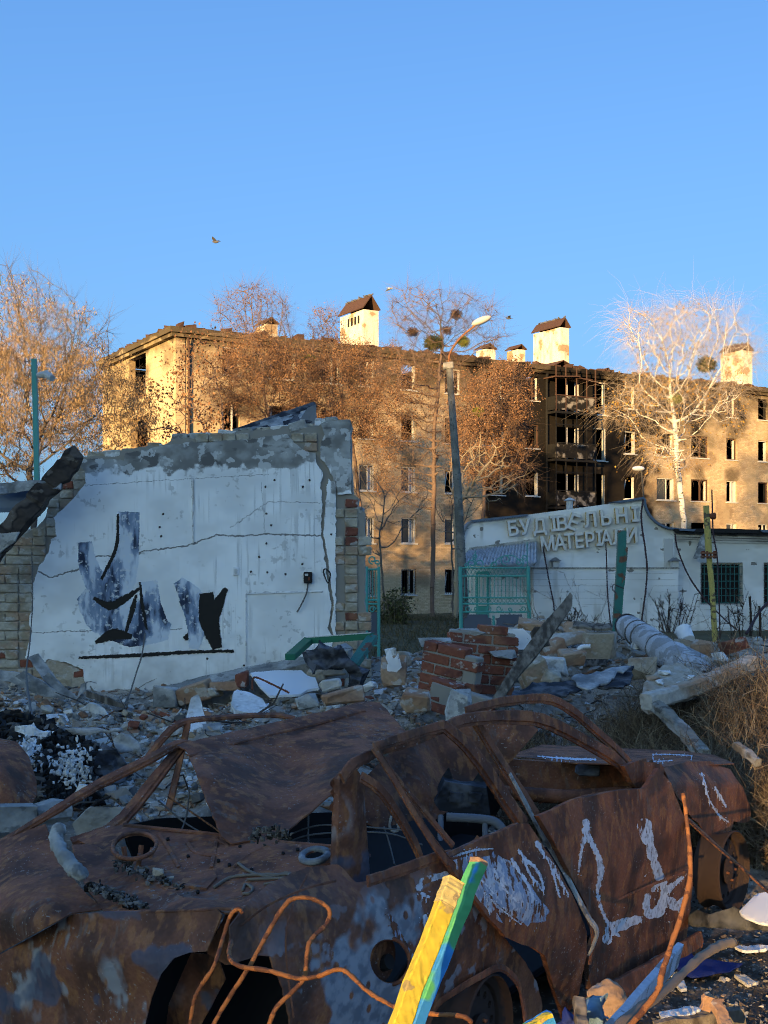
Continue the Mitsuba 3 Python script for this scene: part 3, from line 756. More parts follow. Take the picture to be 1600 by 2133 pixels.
def tree(name, label, ells, d0, dd, base, trunk, n_at, step, tip, bark, seed, twigs=3, twig_len=.5, droop=0.0, group=None,
         leaf=None, power=2.3, kill=1.6, twig_r=.5, bark_thin=None, maxr=None):
    rng = np.random.default_rng(seed)
    at = blob(ells, n_at, d0, dd, rng)
    nodes, par = colonize(base, at, step, step * 9, step * kill, rng, trunk)
    r, kids = radii(par, tip, power)
    if maxr: r = np.minimum(r, maxr)
    k = thing(name, label, 'tree', group)
    ch = np.nonzero(par >= 0)[0]; pa = par[ch]
    big = r[pa] > r.max() * .42
    part(k, 'trunk', segs(nodes[pa][big], nodes[ch][big], r[pa][big] * 1.02, r[ch][big], 8), bark, True)
    sm = ~big
    r0 = np.minimum(r[pa], r[ch] * 1.6)
    tw0, tw1, ta, tb = [], [], [], []
    tips = np.nonzero((kids <= 1) & (r < tip * 2.6))[0]
    lp = [nodes[tips]]
    for t in range(twigs):
        sel = tips[rng.random(len(tips)) < .85]
        dirp = nodes[sel] - nodes[np.maximum(par[sel], 0)]; dirp /= np.linalg.norm(dirp, axis=1, keepdims=True) + 1e-9
        dv = dirp + rng.normal(0, .65, dirp.shape) + [0, 0, .1]; dv /= np.linalg.norm(dv, axis=1, keepdims=True)
        cur = nodes[sel]; L = twig_len * rng.uniform(.4, 1.2, (len(sel), 1)) / 3
        for s_ in range(3):
            nxt = cur + dv * L; tw0.append(cur); tw1.append(nxt); ta.append(np.full(len(sel), tip * twig_r * (1 - s_ * .25))); tb.append(np.full(len(sel), tip * twig_r * (.75 - s_ * .25)))
            lp.append(nxt); cur = nxt; dv = dv + [0, 0, -droop] + rng.normal(0, .12, dv.shape); dv /= np.linalg.norm(dv, axis=1, keepdims=True)
    part(k, 'branches', segs(nodes[pa][sm], nodes[ch][sm], r0[sm], r[ch][sm], 5), bark, True, kind='stuff')
    if tw0:
        part(k, 'twigs', segs(np.vstack(tw0), np.vstack(tw1), np.concatenate(ta), np.concatenate(tb), 3), bark_thin or bark, kind='stuff')
    if leaf:
        cols, size, n_leaf, ell_keep, hang, asp = leaf
        src = np.vstack(lp)
        if ell_keep is not None:
            uu = src[:, 0] / src[:, 1] * F + 800; vv = HZ - (src[:, 2] - H) / src[:, 1] * F
            w = np.zeros(len(src))
            for cu, cv, ru, rv, wt in ell_keep: w = np.maximum(w, wt * (((uu - cu) / ru) ** 2 + ((vv - cv) / rv) ** 2 < 1 + .3 * rng.standard_normal(len(src))))
        else: w = np.ones(len(src))
        # clumps: leaves gather on some twigs and leave others bare
        w = w * (meshkit.fbm(src * 1.1, 2, seed) > .44) + 1e-9
        pick = rng.choice(len(src), n_leaf, p=w / w.sum())
        c = src[pick] + rng.normal(0, size * .9, (n_leaf, 3))
        lm, own = leaves(c, size, rng, asp, hang)
        pal = np.array(cols); t = rng.random((n_leaf, 1)); a, b = pal[rng.integers(0, len(pal), n_leaf)], pal[rng.integers(0, len(pal), n_leaf)]
        col = (a * t + b * (1 - t)) * rng.uniform(.7, 1.25, (n_leaf, 1))
        part(k, 'leaves', lm, 'mat_leaf', color=col[own], kind='stuff')
    return k, nodes, r
def f_bark(p, n, uv):
    g = fbm(p.x * 9, p.y * 9, p.z * 2.2, 4)
    return mix((.06, .045, .035), (.20, .155, .115), smoothstep(.3, .7, g))
procmat('mat_bark', f_bark, .95, .05)
scene['mat_twig'] = flat((.15, .108, .092), .95, .05)
scene['mat_twig_pale'] = flat((.30, .25, .18), .95, .05)
scene['mat_twig_grey'] = flat((.115, .10, .09), .95, .05)
def f_birch(p, n, uv):
    g = fbm(p.x * 5, p.y * 5, p.z * 16, 3)
    return mix((.62, .60, .56), (.06, .055, .05), smoothstep(.62, .68, g))
procmat('mat_birch', f_birch, .8, .1)
scene['mat_birch_twig'] = flat((.36, .30, .255), .9, .05)
BROWN = [(.20, .105, .062), (.25, .14, .08), (.14, .08, .052), (.29, .175, .105), (.11, .065, .045)]
TAN = [(.33, .24, .14), (.25, .165, .095), (.40, .29, .17), (.19, .12, .07)]
gz = lambda u, d: float(ground_z((u - 800) / F * d, d))
def root(u, d): return ((u - 800) / F * d, d, gz(u, d))
brown_group = None
# left maple: bare orange top, hanging seeds below
tree('maple_tree', 'tall bare maple with hanging pale seed bunches at the left edge', [(-10, 800, 190, 210), (120, 790, 130, 170), (200, 850, 130, 120), (40, 640, 90, 90), (130, 680, 90, 80), (210, 700, 50, 60), (10, 560, 40, 30), (290, 860, 50, 60)],
     40, 5, root(60, 40), [P(70, 1080, 40), P(60, 980, 40)], 2600, .34, .0085, 'mat_twig_grey', 21, twigs=6, twig_len=.9, droop=-.05,
     leaf=(TAN, .085, 60000, [(-20, 860, 210, 150, 1), (130, 860, 150, 130, 1), (240, 870, 110, 100, 1), (10, 690, 120, 110, .35), (110, 720, 110, 90, .30)], True, .38))
tree('maple_tree', 'spreading leafless branches arching past the yellow corner of the apartment building', [(380, 850, 70, 60), (420, 760, 70, 70), (330, 900, 60, 40), (440, 880, 50, 40)],
     40, 4, root(470, 40), [P(465, 1010, 40), P(440, 920, 40)], 420, .34, .010, 'mat_twig', 22, twigs=3, twig_len=1.0, leaf=(BROWN, .12, 1200, None, False, .7))
tree('linden_tree', 'rust leaved tree with a rounded bare top, left of the tallest white chimney', [(530, 650, 92, 62), (540, 770, 90, 75), (480, 810, 60, 50), (610, 790, 60, 80), (570, 850, 100, 40)],
     50, 7, root(585, 50), [P(585, 1010, 50), P(570, 900, 50)], 1900, .34, .009, 'mat_twig', 23, twigs=11, twig_len=1.0,
     leaf=(BROWN, .06, 34000, [(550, 790, 130, 90, 1), (530, 650, 92, 58, .10)], False, .75))
tree('linden_tree', 'rust leaved tree beneath the tallest white chimney', [(678, 670, 34, 34), (690, 760, 70, 70), (720, 850, 80, 80), (650, 850, 60, 60), (760, 780, 40, 70)],
     52, 7, root(745, 52), [P(750, 1060, 52), P(735, 930, 52)], 1700, .34, .009, 'mat_twig', 24, twigs=11, twig_len=1.0,
     leaf=(BROWN, .06, 30000, [(690, 800, 115, 100, 1), (680, 670, 40, 40, .3), (740, 880, 70, 60, 1)], False, .75))
_, nn, _ = tree('linden_tree', 'tall tree with crow nests in its bare purple crown behind the lamp post', [(860, 650, 62, 62), (950, 655, 95, 62), (900, 740, 70, 50), (830, 800, 70, 90), (1030, 700, 40, 40), (800, 900, 60, 90), (900, 900, 60, 90), (830, 1010, 60, 50)],
     50, 7, root(900, 50), [P(903, 1060, 50), P(905, 900, 50), P(915, 790, 50), P(922, 720, 50)], 2300, .34, .009, 'mat_twig', 25, twigs=11, twig_len=1.0,
     leaf=(BROWN, .06, 13000, [(810, 830, 65, 110, 1), (790, 930, 45, 90, .8), (860, 650, 60, 50, .05), (950, 655, 90, 50, .05), (900, 800, 60, 60, .4)], False, .75), maxr=.26)
tree('linden_tree', 'dense rust brown tree right of the lamp post, beside the charred balconies', [(1030, 850, 75, 90), (1060, 790, 50, 40), (1000, 930, 70, 80), (1075, 960, 45, 60), (960, 830, 40, 60)],
     46, 6, root(1000, 46), [P(1005, 1150, 46), P(1010, 1000, 46)], 1900, .32, .009, 'mat_twig', 26, twigs=11, twig_len=.95,
     leaf=(BROWN, .06, 32000, [(1030, 870, 90, 110, 1), (1010, 960, 70, 70, 1), (1070, 800, 50, 50, 1)], False, .75))
tree('dead_tree', 'pale leafless tree with twisting bleached branches above the blue awning', [(1000, 960, 65, 55), (1055, 1000, 45, 40), (960, 1000, 40, 50), (1020, 1030, 60, 25)],
     40, 4, root(950, 40), [P(952, 1180, 40), P(948, 1060, 40)], 750, .26, .014, 'mat_twig_pale', 27, twigs=2, twig_len=.5, power=2.1)
tree('bare_tree', 'dark bare tree in front of the apartment windows right of the mural wall', [(760, 1000, 40, 80), (830, 1070, 50, 60), (780, 1100, 40, 70), (860, 1030, 60, 50)],
     40, 3, root(800, 40), [P(798, 1200, 40), P(790, 1120, 40)], 500, .28, .008, 'mat_twig_grey', 28, twigs=3, twig_len=.7, droop=.08)
tree('bare_tree', 'dark thin trunked tree directly behind the foot of the lamp post', [(950, 1080, 40, 70), (975, 1040, 40, 40), (925, 1060, 35, 40)],
     42, 3, root(943, 42), [P(943, 1200, 42), P(940, 1090, 42)], 300, .3, .010, 'mat_twig_grey', 29, twigs=3, twig_len=.7, droop=.05)
tree('birch_tree', 'white barked birch with long drooping bare twigs behind the shop', [(1420, 700, 130, 75), (1330, 690, 50, 60), (1510, 700, 55, 70), (1400, 820, 110, 70), (1320, 850, 50, 40), (1500, 830, 60, 60), (1560, 740, 40, 30), (1400, 930, 60, 60), (1290, 870, 40, 20)],
     50, 6, root(1425, 50), [P(1424, 1080, 50), P(1410, 960, 50), P(1405, 880, 50)], 2300, .36, .0095, 'mat_birch', 31, twigs=10, twig_len=1.9, droop=.5, power=2.0, twig_r=.42, bark_thin='mat_birch_twig',
     leaf=([(.36, .22, .05), (.28, .15, .04)], .085, 2600, [(1400, 860, 170, 130, 1), (1400, 700, 120, 70, .2)], False, .8), maxr=.20)
# nests and mistletoe in the tall tree and beyond
def nest(u, v, d, rpx, lab, mat, cat_, ns=260, name='crow_nest', hang=False):
    rng = np.random.default_rng(int(u)); r = rpx * d / F
    p0 = rng.normal(size=(ns, 3)); p0 /= np.linalg.norm(p0, axis=1, keepdims=True); p0 *= r * rng.random((ns, 1)) ** .4 * [1, 1, .8]
    dv = rng.normal(size=(ns, 3)); dv /= np.linalg.norm(dv, axis=1, keepdims=True)
    single(name, segs(p0 - dv * r * .35, p0 + dv * r * .35, np.full(ns, r * .035), np.full(ns, r * .02), 3), mat, lab, cat_, to_world=mat4(t=P(u, v, d)))
nest(860, 692, 50, 13, 'dark crow nest leftmost in the tall bare crown', 'mat_nest', 'nest')
nest(950, 655, 50, 13, 'crow nest highest in the tall bare crown', 'mat_nest', 'nest')
nest(931, 688, 50, 11, 'crow nest just left of the street lamp arm', 'mat_nest', 'nest')
scene['mat_mistletoe'] = flat((.17, .19, .035), .9, .1)
scene['mat_mistletoe_dark'] = flat((.06, .065, .02), .9, .1)
nest(904, 714, 50, 20, 'large dark mistletoe ball below the crow nests', 'mat_mistletoe_dark', 'mistletoe', 420, 'mistletoe')
nest(966, 712, 50, 13, 'yellow green mistletoe ball right of the lamp post top', 'mat_mistletoe', 'mistletoe', 380, 'mistletoe')
nest(645, 750, 51, 13, 'yellow green mistletoe ball left of the tallest chimney, among rust leaves', 'mat_mistletoe', 'mistletoe', 380, 'mistletoe')
nest(997, 858, 45, 12, 'green mistletoe ball in the dense rust brown tree', 'mat_mistletoe', 'mistletoe', 300, 'mistletoe')
nest(1472, 760, 50, 20, 'mistletoe ball in the upper right of the white birch', 'mat_mistletoe_dark', 'mistletoe', 420, 'mistletoe')
nest(1406, 832, 50, 14, 'mistletoe ball in the middle of the white birch', 'mat_mistletoe', 'mistletoe', 320, 'mistletoe')
# hedge bush by the gate and undergrowth
def bush(name, lab, u, v0, v1, ru, d, n, cols, size, seed):
    rng = np.random.default_rng(seed); k = thing(name, lab, 'bush')
    s = d / F; base = P(u, v1, d); hgt = (v1 - v0) * s; r = ru * s
    m = 60; a = base + np.c_[rng.normal(0, r * .25, (m, 2)), np.zeros(m)]; b = base + np.c_[rng.normal(0, r * .55, (m, 2)), rng.uniform(.5, 1, m) * hgt]
    part(k, 'stems', segs(a, b, np.full(m, .012), np.full(m, .004), 3), 'mat_twig_grey', kind='stuff')
    t = rng.random((n, 1)); i = rng.integers(0, m, n); c = a[i] * (1 - t) + b[i] * t + rng.normal(0, r * .18, (n, 3))
    lm, own = leaves(c, size, rng, .6); pal = np.array(cols)
    part(k, 'leaves', lm, 'mat_leaf', color=(pal[rng.integers(0, len(pal), n)] * rng.uniform(.6, 1.3, (n, 1)))[own], kind='stuff')
bush('bush', 'dull green bush left of the turquoise gate', 826, 1225, 1330, 36, 33, 2600, [(.07, .085, .035), (.10, .10, .045), (.05, .055, .03)], .085, 41)
bush('bush', 'brown bush in the dark yard left of the dull green bush', 785, 1255, 1335, 26, 34, 1200, [(.09, .075, .045), (.06, .055, .035)], .085, 42)

# ------------------------------------------------------------------ the ruined wall with the mural
W2 = lambda u, v: ((u - 800) * WS, H + (HZ - v) * WS)
def wpoly(pts): return Polygon([W2(*q) for q in pts])
WO = np.array([0, WY, 0.0])
def wslab(poly, y0, y1): return wallmesh(poly, WO, [1, 0, 0], y0, y1)
wall = thing('ruined_wall', 'broken white plastered brick wall carrying a grey blue abstract mural', 'wall')
OUT = [(-160, 1600), (-160, 1085), (-60, 1085), (0, 1095), (42, 1112), (66, 1106), (88, 1085), (110, 1030), (125, 1002), (150, 985), (172, 950), (246, 948), (252, 934), (300, 930), (345, 926), (356, 912),
       (400, 912), (420, 906), (478, 905), (500, 896), (560, 893), (600, 888), (664, 886), (668, 879), (730, 871), (734, 1030), (747, 1034), (748, 1062), (760, 1070), (763, 1600)]
core = rough(wpoly(OUT), .006, .06, 2)
part(wall, 'core', wslab(core, .035, .42), 'mat_joint')
PL1 = [(163, 966), (178, 985), (180, 1005), (150, 1042), (126, 1066), (111, 1078), (118, 1118), (106, 1122), (100, 1150), (80, 1183), (66, 1230), (68, 1262), (60, 1300), (66, 1316), (58, 1350), (52, 1372), (92, 1384), (100, 1372), (135, 1378), (172, 1395), (180, 1430), (176, 1600),
       (694, 1600), (692, 1330), (683, 1310), (690, 1262), (681, 1200), (676, 1150), (668, 1112), (671, 1050), (667, 1010), (672, 985), (660, 968), (658, 945), (632, 938), (612, 920), (598, 905), (560, 908), (520, 915), (470, 916), (440, 922), (400, 920), (330, 930), (276, 941), (262, 944), (256, 958), (200, 955), (172, 956)]
PL2 = [(676, 905), (668, 884), (676, 879), (729, 873), (732, 1028), (704, 1031), (700, 1004), (692, 992), (684, 976), (676, 962), (668, 955), (666, 930)]
PL3 = [(686, 994), (697, 1008), (697, 1040), (699, 1120), (697, 1150), (697, 1330), (695, 1600), (705, 1600), (700, 1320), (692, 1320), (692, 1262), (683, 1180), (678, 1120), (681, 1050)]
PL3 = [(684, 996), (699, 1006), (699, 1330), (696, 1330), (690, 1300), (695, 1255), (686, 1195), (680, 1140), (674, 1110), (678, 1050)]
PLP = [rough(wpoly(p_), .0045, .035, i) for i, p_ in enumerate((PL1, PL2, PL3))]
part(wall, 'plaster', wslab(PLP[0], 0, .036), 'mat_plaster', label='white plaster with grey render along its top')
part(wall, 'plaster', wslab(PLP[1], .001, .036), 'mat_plaster')
part(wall, 'plaster', wslab(PLP[2], .002, .036), 'mat_plaster')
pl_all = shapely.union_all(PLP)
part(wall, 'render_patch', wslab(rough(wpoly([(92, 1390), (100, 1374), (135, 1380), (170, 1398), (178, 1430), (170, 1470), (90, 1470)]), .004, .04, 5), .012, .05), 'mat_rubble')
# bricks of the exposed parts: running bond, one part each
br = np.random.default_rng(12)
expo = core.buffer(.004).difference(pl_all.buffer(.012))
bx_t = [shape(cbox((.245, .12, .078), .006, .0035, rng=br), 'mat_silicate') for _ in range(6)]
bh_t = [shape(cbox((.115, .12, .078), .006, .004, rng=br), 'mat_silicate') for _ in range(4)]
rb_t = [shape(cbox((.115, .12, .078), .006, .004, rng=br), 'mat_red_brick') for _ in range(3)]
course = .0885
z0 = W2(0, 1560)[1]
for r in range(34):
    z = z0 + r * course
    for c in range(-30, 34):
        for half in (0, 1):
            x = -1.9 + c * .255 + (r % 2) * .128 + half * .128 - .064
            full = half == 0 and expo.contains(shapely.box(x - .01, z - .03, x + .20, z + .03)) and br.random() < .75
            if half == 1 and (prev_full): prev_full = False; continue
            ok = expo.contains(Point(x, z)) and expo.intersection(shapely.box(x - .055, z - .036, x + .055, z + .036)).area > .0046
            prev_full = bool(full)
            if not (full or ok): continue
            uu = x / WS + 800
            if uu < -90 or uu > 765 or (HZ - (z - H) / WS) > 1480: prev_full = False; continue
            rot_ = rot([0, 0, 1], br.normal(0, .8)) @ rot([0, 1, 0], br.normal(0, .8))
            red = (736 < uu < 752 and 1065 < HZ - (z - H) / WS < 1310) or br.random() < .05
            if full: part(wall, 'brick', bx_t[br.integers(6)], None, to_world=mat4(rot_, (x + .064, WY + .07 + br.uniform(-.004, .012), z)))
            else: part(wall, 'brick', (rb_t if red else bh_t)[br.integers(3)], None, to_world=mat4(rot_, (x, WY + .07 + br.uniform(-.004, .012), z)))
# loose bricks lying on the broken top
for i, (u, v, w) in enumerate(((195, 948, 40), (232, 942, 36), (300, 934, 22), (318, 926, 30), (338, 930, 20), (372, 908, 30), (408, 908, 24), (440, 905, 26), (505, 898, 44), (548, 893, 30), (585, 890, 46), (618, 884, 36), (640, 884, 24), (668, 876, 30), (690, 872, 24), (516, 900, 24), (20, 1105, 44), (62, 1110, 50), (140, 1003, 46), (716, 1058, 34), (744, 1060, 24), (160, 968, 34), (470, 903, 40))):
    x, z = W2(u, v); ww = w * WS
    part(wall, 'brick', cbox((ww, .13, min(.085, ww * .55)), .008, .006, rot([0, 0, 1], br.normal(0, 9)) @ rot([0, 1, 0], br.normal(0, 5)), (x, WY + .12 + br.uniform(-.03, .05), z - .01), br), ('mat_silicate', 'mat_plaster_bit', 'mat_concrete')[i % 3])
# the painting: plain overlapping shapes in brushed grey and blue
def swoosh(pts, w):
    p = spline(np.array(pts, float), 8); ww = np.interp(np.linspace(0, 1, len(p)), np.linspace(0, 1, len(w)), w)
    return shapely.union_all([Polygon([*(p[i] + nn * ww[i] / 2 for i, nn in rng_), *(p[i] - nn * ww[i] / 2 for i, nn in rng_[::-1])]) .buffer(.3) for rng_ in [[(i, np.array([-(p[min(i + 1, len(p) - 1)] - p[max(i - 1, 0)])[1], (p[min(i + 1, len(p) - 1)] - p[max(i - 1, 0)])[0]]) / (np.linalg.norm(p[min(i + 1, len(p) - 1)] - p[max(i - 1, 0)]) + 1e-9)) for i in (j, j + 1)] for j in range(len(p) - 1)]])
MUR = []
for pts, w, mt in (([(269, 1068), (266, 1130), (254, 1190), (226, 1244)], [42, 44, 62, 90], 'mat_mural'), ([(178, 1130), (184, 1176), (206, 1226)], [26, 38, 46], 'mat_mural'),
                   ([(172, 1236), (214, 1272), (284, 1300), (352, 1316)], [30, 92, 98, 34], 'mat_mural'), ([(308, 1212), (316, 1262), (330, 1316)], [36, 38, 50], 'mat_mural'),
                   ([(196, 1246), (230, 1262), (262, 1246), (290, 1226)], [4, 16, 12, 3], 'mat_black'), ([(200, 1338), (236, 1322), (274, 1326)], [5, 24, 8], 'mat_black'), ([(262, 1318), (276, 1270), (284, 1240)], [3, 9, 2], 'mat_black'),
                   ([(246, 1072), (242, 1140), (212, 1206)], [2, 5, 4], 'mat_black'), ([(292, 1214), (297, 1262), (306, 1310)], [2, 4, 3], 'mat_black'),
                   ([(470, 1226), (446, 1272), (416, 1312), (384, 1330)], [6, 30, 30, 6], 'mat_black'), ([(372, 1210), (398, 1246), (410, 1300), (404, 1350)], [20, 50, 40, 18], 'mat_mural'), ([(430, 1236), (436, 1290), (452, 1350)], [26, 40, 18], 'mat_black'),
                   ([(166, 1370), (240, 1367), (320, 1363), (400, 1358), (486, 1356)], [2, 5, 5, 4, 3], 'mat_black')):
    sw = swoosh(pts, w); MUR.append((mt, list(max(getattr(sw, 'geoms', [sw]), key=lambda g_: g_.area).exterior.coords)[:-1]))
for i, (mt, pts) in enumerate(MUR):
    q = rough(wpoly(pts).buffer(.012).buffer(-.008), .0028, .025, 40 + i)
    part(wall, 'mural_shape', wslab(q, -.0022 - .0006 * i, .001), mt)
# conduit, anchor holes
for pts in ([(513, 1390), (513, 1238)], [(514, 1237), (672, 1232)], [(403, 998), (403, 1132)]):
    part(wall, 'conduit', tube([[W2(*q)[0], WY - .008, W2(*q)[1]] for q in pts], .007, 6), 'mat_plaster_bit')
for u, v in ((553, 1014), (555, 1070), (572, 1000), (565, 1094), (555, 1132), (631, 1014), (645, 1000), (557, 1192), (523, 1191), (540, 1160), (630, 1175), (340, 1071), (336, 1117), (333, 1098), (432, 1372), (508, 1386), (595, 1196), (690, 1113)):
    x, z = W2(u, v)
    part(wall, 'anchor_hole', tube([[x, WY - .006, z], [x, WY + .002, z]], .011, 7), 'mat_dark')
fb = thing('fuse_box', 'small black fuse box screwed to the white wall, right of the mural', 'fuse box')
x, z = W2(642, 1203)
part(fb, 'case', cbox((.078, .05, .105), .006, 0, c=(x, WY - .028, z)), 'mat_black')
part(fb, 'switch', cbox((.018, .02, .03), .003, 0, c=(x + .012, WY - .058, z - .01)), 'mat_redbrown')
part(fb, 'label_plate', cbox((.03, .004, .02), .001, 0, c=(x - .012, WY - .055, z + .026)), 'mat_offwhite')
part(fb, 'cable', tube(spline([[x, WY - .02, z - .05], [x - .015, WY - .03, z - .15], [x - .06, WY - .05, z - .25], [x - .10, WY - .03, z - .32]], 5), .008, 6), 'mat_wire')
so = thing('wall_socket', 'small white socket plate on the white wall beside the mural', 'socket')
x, z = W2(492, 1190)
part(so, 'plate', cbox((.055, .018, .08), .006, 0, c=(x, WY - .01, z)), 'mat_white'); part(so, 'cover', cbox((.03, .01, .045), .006, 0, c=(x, WY - .022, z)), 'mat_offwhite')
single('cable', ptube([(680, 1185, 10.72), (688, 1196, 10.7), (684, 1214, 10.7), (678, 1205, 10.72), (674, 1190, 10.74), (678, 1184, 10.74)], 1.6), 'mat_black', 'loop of black cable hanging at the crack by the fuse box', 'cable')
single('cable', ptube([(302, 1320, 10.72), (296, 1362, 10.6), (283, 1405, 10.3), (268, 1450, 9.8), (248, 1482, 9.3), (226, 1508, 8.8), (208, 1535, 8.4)], [1.6] * 4 + [2.6] * 3), 'mat_wire', 'long wire hanging down across the lower edge of the mural', 'cable')
single('cable', ptube([(66, 1150, 9.6), (68, 1250, 9.6), (62, 1340, 9.4), (55, 1400, 9.0), (62, 1470, 8.0), (80, 1540, 7.4), (100, 1600, 7.0), (136, 1648, 6.6)], [1.2, 1.3, 1.5, 2.0, 3.5, 4, 4, 3.5]), 'mat_wire', 'thin wire hanging in front of the exposed bricks at the left', 'cable')
# burnt roof remains on top of the wall
rf = thing('roof_remnant', 'charred roof panel of slats lying tilted on top of the wall', 'roof panel')
for i in range(5):
    a, b = i * 9, i * 9 + 8
    part(rf, 'slat', sheet([(488 + i * 22, 893 - i * 3), (655 - i * 4, 836 + i * 7), (660 - i * 2, 845 + i * 8), (500 + i * 22, 897 - i * 2)], depth_from([(480, 895, 10.9), (660, 840, 11.3), (660, 885, 11.0), (560, 890, 10.9)]), 9, .03, .02, 5, seed=i), 'mat_slate' if i % 2 else 'mat_felt')
part(rf, 'end_board', sheet([(640, 850), (658, 842), (659, 880), (645, 888), (618, 884)], 11.05, 9, .02, .02), 'mat_slategrey')
single('cinder_block', cbox((.20, .2, .11), .01, .004, rot([0, 0, 1], 12), (W2(408, 911)[0], WY + .2, W2(408, 910)[1])), 'mat_concrete', 'lone pale block on the middle of the broken wall top', 'block')
# collapsed roof at the far left
single('roof_beam', cat([tube(np.array([P(-70, 1205, 10.2) + (P(158, 942, 10.45) - P(-70, 1205, 10.2)) * t for t in np.linspace(0, 1, 26)]) + RNG.normal(0, .007, (26, 3)), np.r_[.11, RNG.uniform(.122, .14, 24), .10], prof=[(-.75, -.8), (.2, -.9), (.75, -.8), (.8, .5), (.1, .42), (-.7, .5)])]), 'mat_charwood', 'thick charred roof beam leaning against the left end of the mural wall', 'beam')
for i, (pts, d, mt, lab) in enumerate((
        ([(-20, 1008), (75, 1000), (128, 1006), (124, 1018), (60, 1022), (-20, 1030)], 10.3, 'mat_slate', 'pale corrugated roofing sheet above the charred beam at the left'),
        ([(-20, 1028), (60, 1016), (110, 1022), (90, 1062), (-20, 1070)], 10.45, 'mat_roofblue', 'bluish sheet metal under the roofing at the left edge'),
        ([(-20, 1112), (40, 1108), (30, 1128), (-20, 1165)], 9.7, 'mat_concrete', 'grey slab end jutting in under the charred beam at the left'))):
    single('roofing_sheet', sheet(pts, d, 8, .02, .05, 4, ragged=1.0, seed=i), mt, lab, 'roofing sheet')

masonry('mat_pole', (.17, .165, .155), (.22, .215, .20), (.12, .118, .11), 3.0, (.09, .09, .085))
# ------------------------------------------------------------------ street lamp, mast with floodlight
lp = thing('street_lamp', 'tall leaning grey concrete street lamp beside the turquoise gate', 'street lamp')
LD = 27.35
part(lp, 'pole', tube([P(970, 1330, LD), P(952, 990, LD), P(935, 755, LD)], [.12, .10, .075], 10), 'mat_pole', True)
part(lp, 'arm', tube(spline([P(935, 758, LD), P(938, 735, LD), P(958, 705, LD), P(992, 676, LD)], 5), .026, 8), 'mat_rebar', True)
hm = trimesh.creation.icosphere(subdivisions=2); hm.apply_scale([.25, .12, .085])
part(lp, 'lamp_head', M(hm.vertices @ rot([0, 1, 0], -22).T + P(1003, 668, LD), hm.faces), 'mat_lamphead', True)
part(lp, 'bracket', cbox((.24, .2, .16), .02, 0, rot([0, 1, 0], -5), P(934, 762, LD)), 'mat_concrete')
l2 = thing('street_lamp', 'small white lamp head in front of the facade, above the shop roof', 'street lamp')
h2 = trimesh.creation.icosphere(subdivisions=2); h2.apply_scale([.22, .14, .09])
part(l2, 'lamp_head', M(h2.vertices + P(1330, 976, 40), h2.faces), 'mat_white', True)
part(l2, 'arm', tube([P(1336, 979, 40), P(1343, 1060, 40.5), P(1344, 1200, 40.5)], .03, 6), 'mat_wire')
ms = thing('mast', 'slim turquoise mast with a floodlight at the left edge', 'mast')
MD = 17
part(ms, 'pole', tube([P(79, 1075, MD), P(74, 860, MD), P(71, 748, MD)], .034, 8, prof=[(-1, -1), (1, -1), (1, 1), (-1, 1)]), 'mat_teal')
fl = part(ms, 'floodlight', tube([P(80, 781, MD - .1), P(96, 779, MD - .2), P(109, 788, MD - .3)], [.04, .06, .05], 8), 'mat_lamphead')
part(fl, 'bracket', tube([P(70, 778, MD), P(84, 778, MD)], .016, 6), 'mat_slategrey')

# ------------------------------------------------------------------ the shop
SY = 30.0
SS = SY / F
S2 = lambda u, v: ((u - 800) * SS, H + (HZ - v) * SS)
def spoly(pts): return Polygon([S2(*q) for q in pts])
SO = np.array([0, SY, 0.0])
def sslab(poly, y0, y1): return wallmesh(poly, SO, [1, 0, 0], y0, y1)
def f_shop(p, n, uv):
    k = fbm(p.x * .9, p.y * 3, p.z * 1.6, 4); s = fbm(p.x * 4.5, 2, p.z * .45, 3)
    col = mix((.60, .60, .59), (.74, .74, .74), smoothstep(.35, .6, k))
    col = mix(col, (.44, .42, .38), smoothstep(.55, .72, s) * smoothstep(.42, .62, k) * .6)
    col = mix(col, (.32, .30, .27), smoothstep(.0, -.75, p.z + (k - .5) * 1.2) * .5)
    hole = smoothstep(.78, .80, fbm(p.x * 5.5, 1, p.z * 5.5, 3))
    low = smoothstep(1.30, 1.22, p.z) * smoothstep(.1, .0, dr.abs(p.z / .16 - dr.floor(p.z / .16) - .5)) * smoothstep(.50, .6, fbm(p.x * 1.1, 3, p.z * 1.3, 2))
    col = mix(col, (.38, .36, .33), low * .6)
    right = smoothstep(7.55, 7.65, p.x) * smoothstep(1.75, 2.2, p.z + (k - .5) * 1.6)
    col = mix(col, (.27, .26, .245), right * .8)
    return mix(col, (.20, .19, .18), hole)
procmat('mat_shop', f_shop, .9, .1, lambda p, n, uv: fbm(p.x * 9, p.y * 9, p.z * 9, 4), .012)
shop = thing('shop_building', 'low whitewashed shop with raised letters on a sweeping curved parapet', 'building')
VB = 1352
par = [(958, 1165)] + [(960 + 28 * (1 - math.cos(a)) ** 1.0, 1158 - 72 * math.sin(a)) for a in np.linspace(.15, math.pi / 2, 6)] + [(1100, 1072), (1220, 1056), (1338, 1040), (1340, 1040)] + \
      [(1342 + 62 * (1 - math.cos(a)), 1044 + 60 * math.sin(a)) for a in np.linspace(.1, math.pi / 2, 10)] + [(1405, 1104), (1405, VB), (958, VB)]
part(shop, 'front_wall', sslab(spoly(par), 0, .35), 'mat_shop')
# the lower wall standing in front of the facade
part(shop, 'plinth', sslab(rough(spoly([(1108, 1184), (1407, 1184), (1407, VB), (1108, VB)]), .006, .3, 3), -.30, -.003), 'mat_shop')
part(shop, 'ledge', sslab(spoly([(1106, 1181.5), (1409, 1181.5), (1409, 1184), (1106, 1184)]), -.34, -.004), 'mat_concrete')
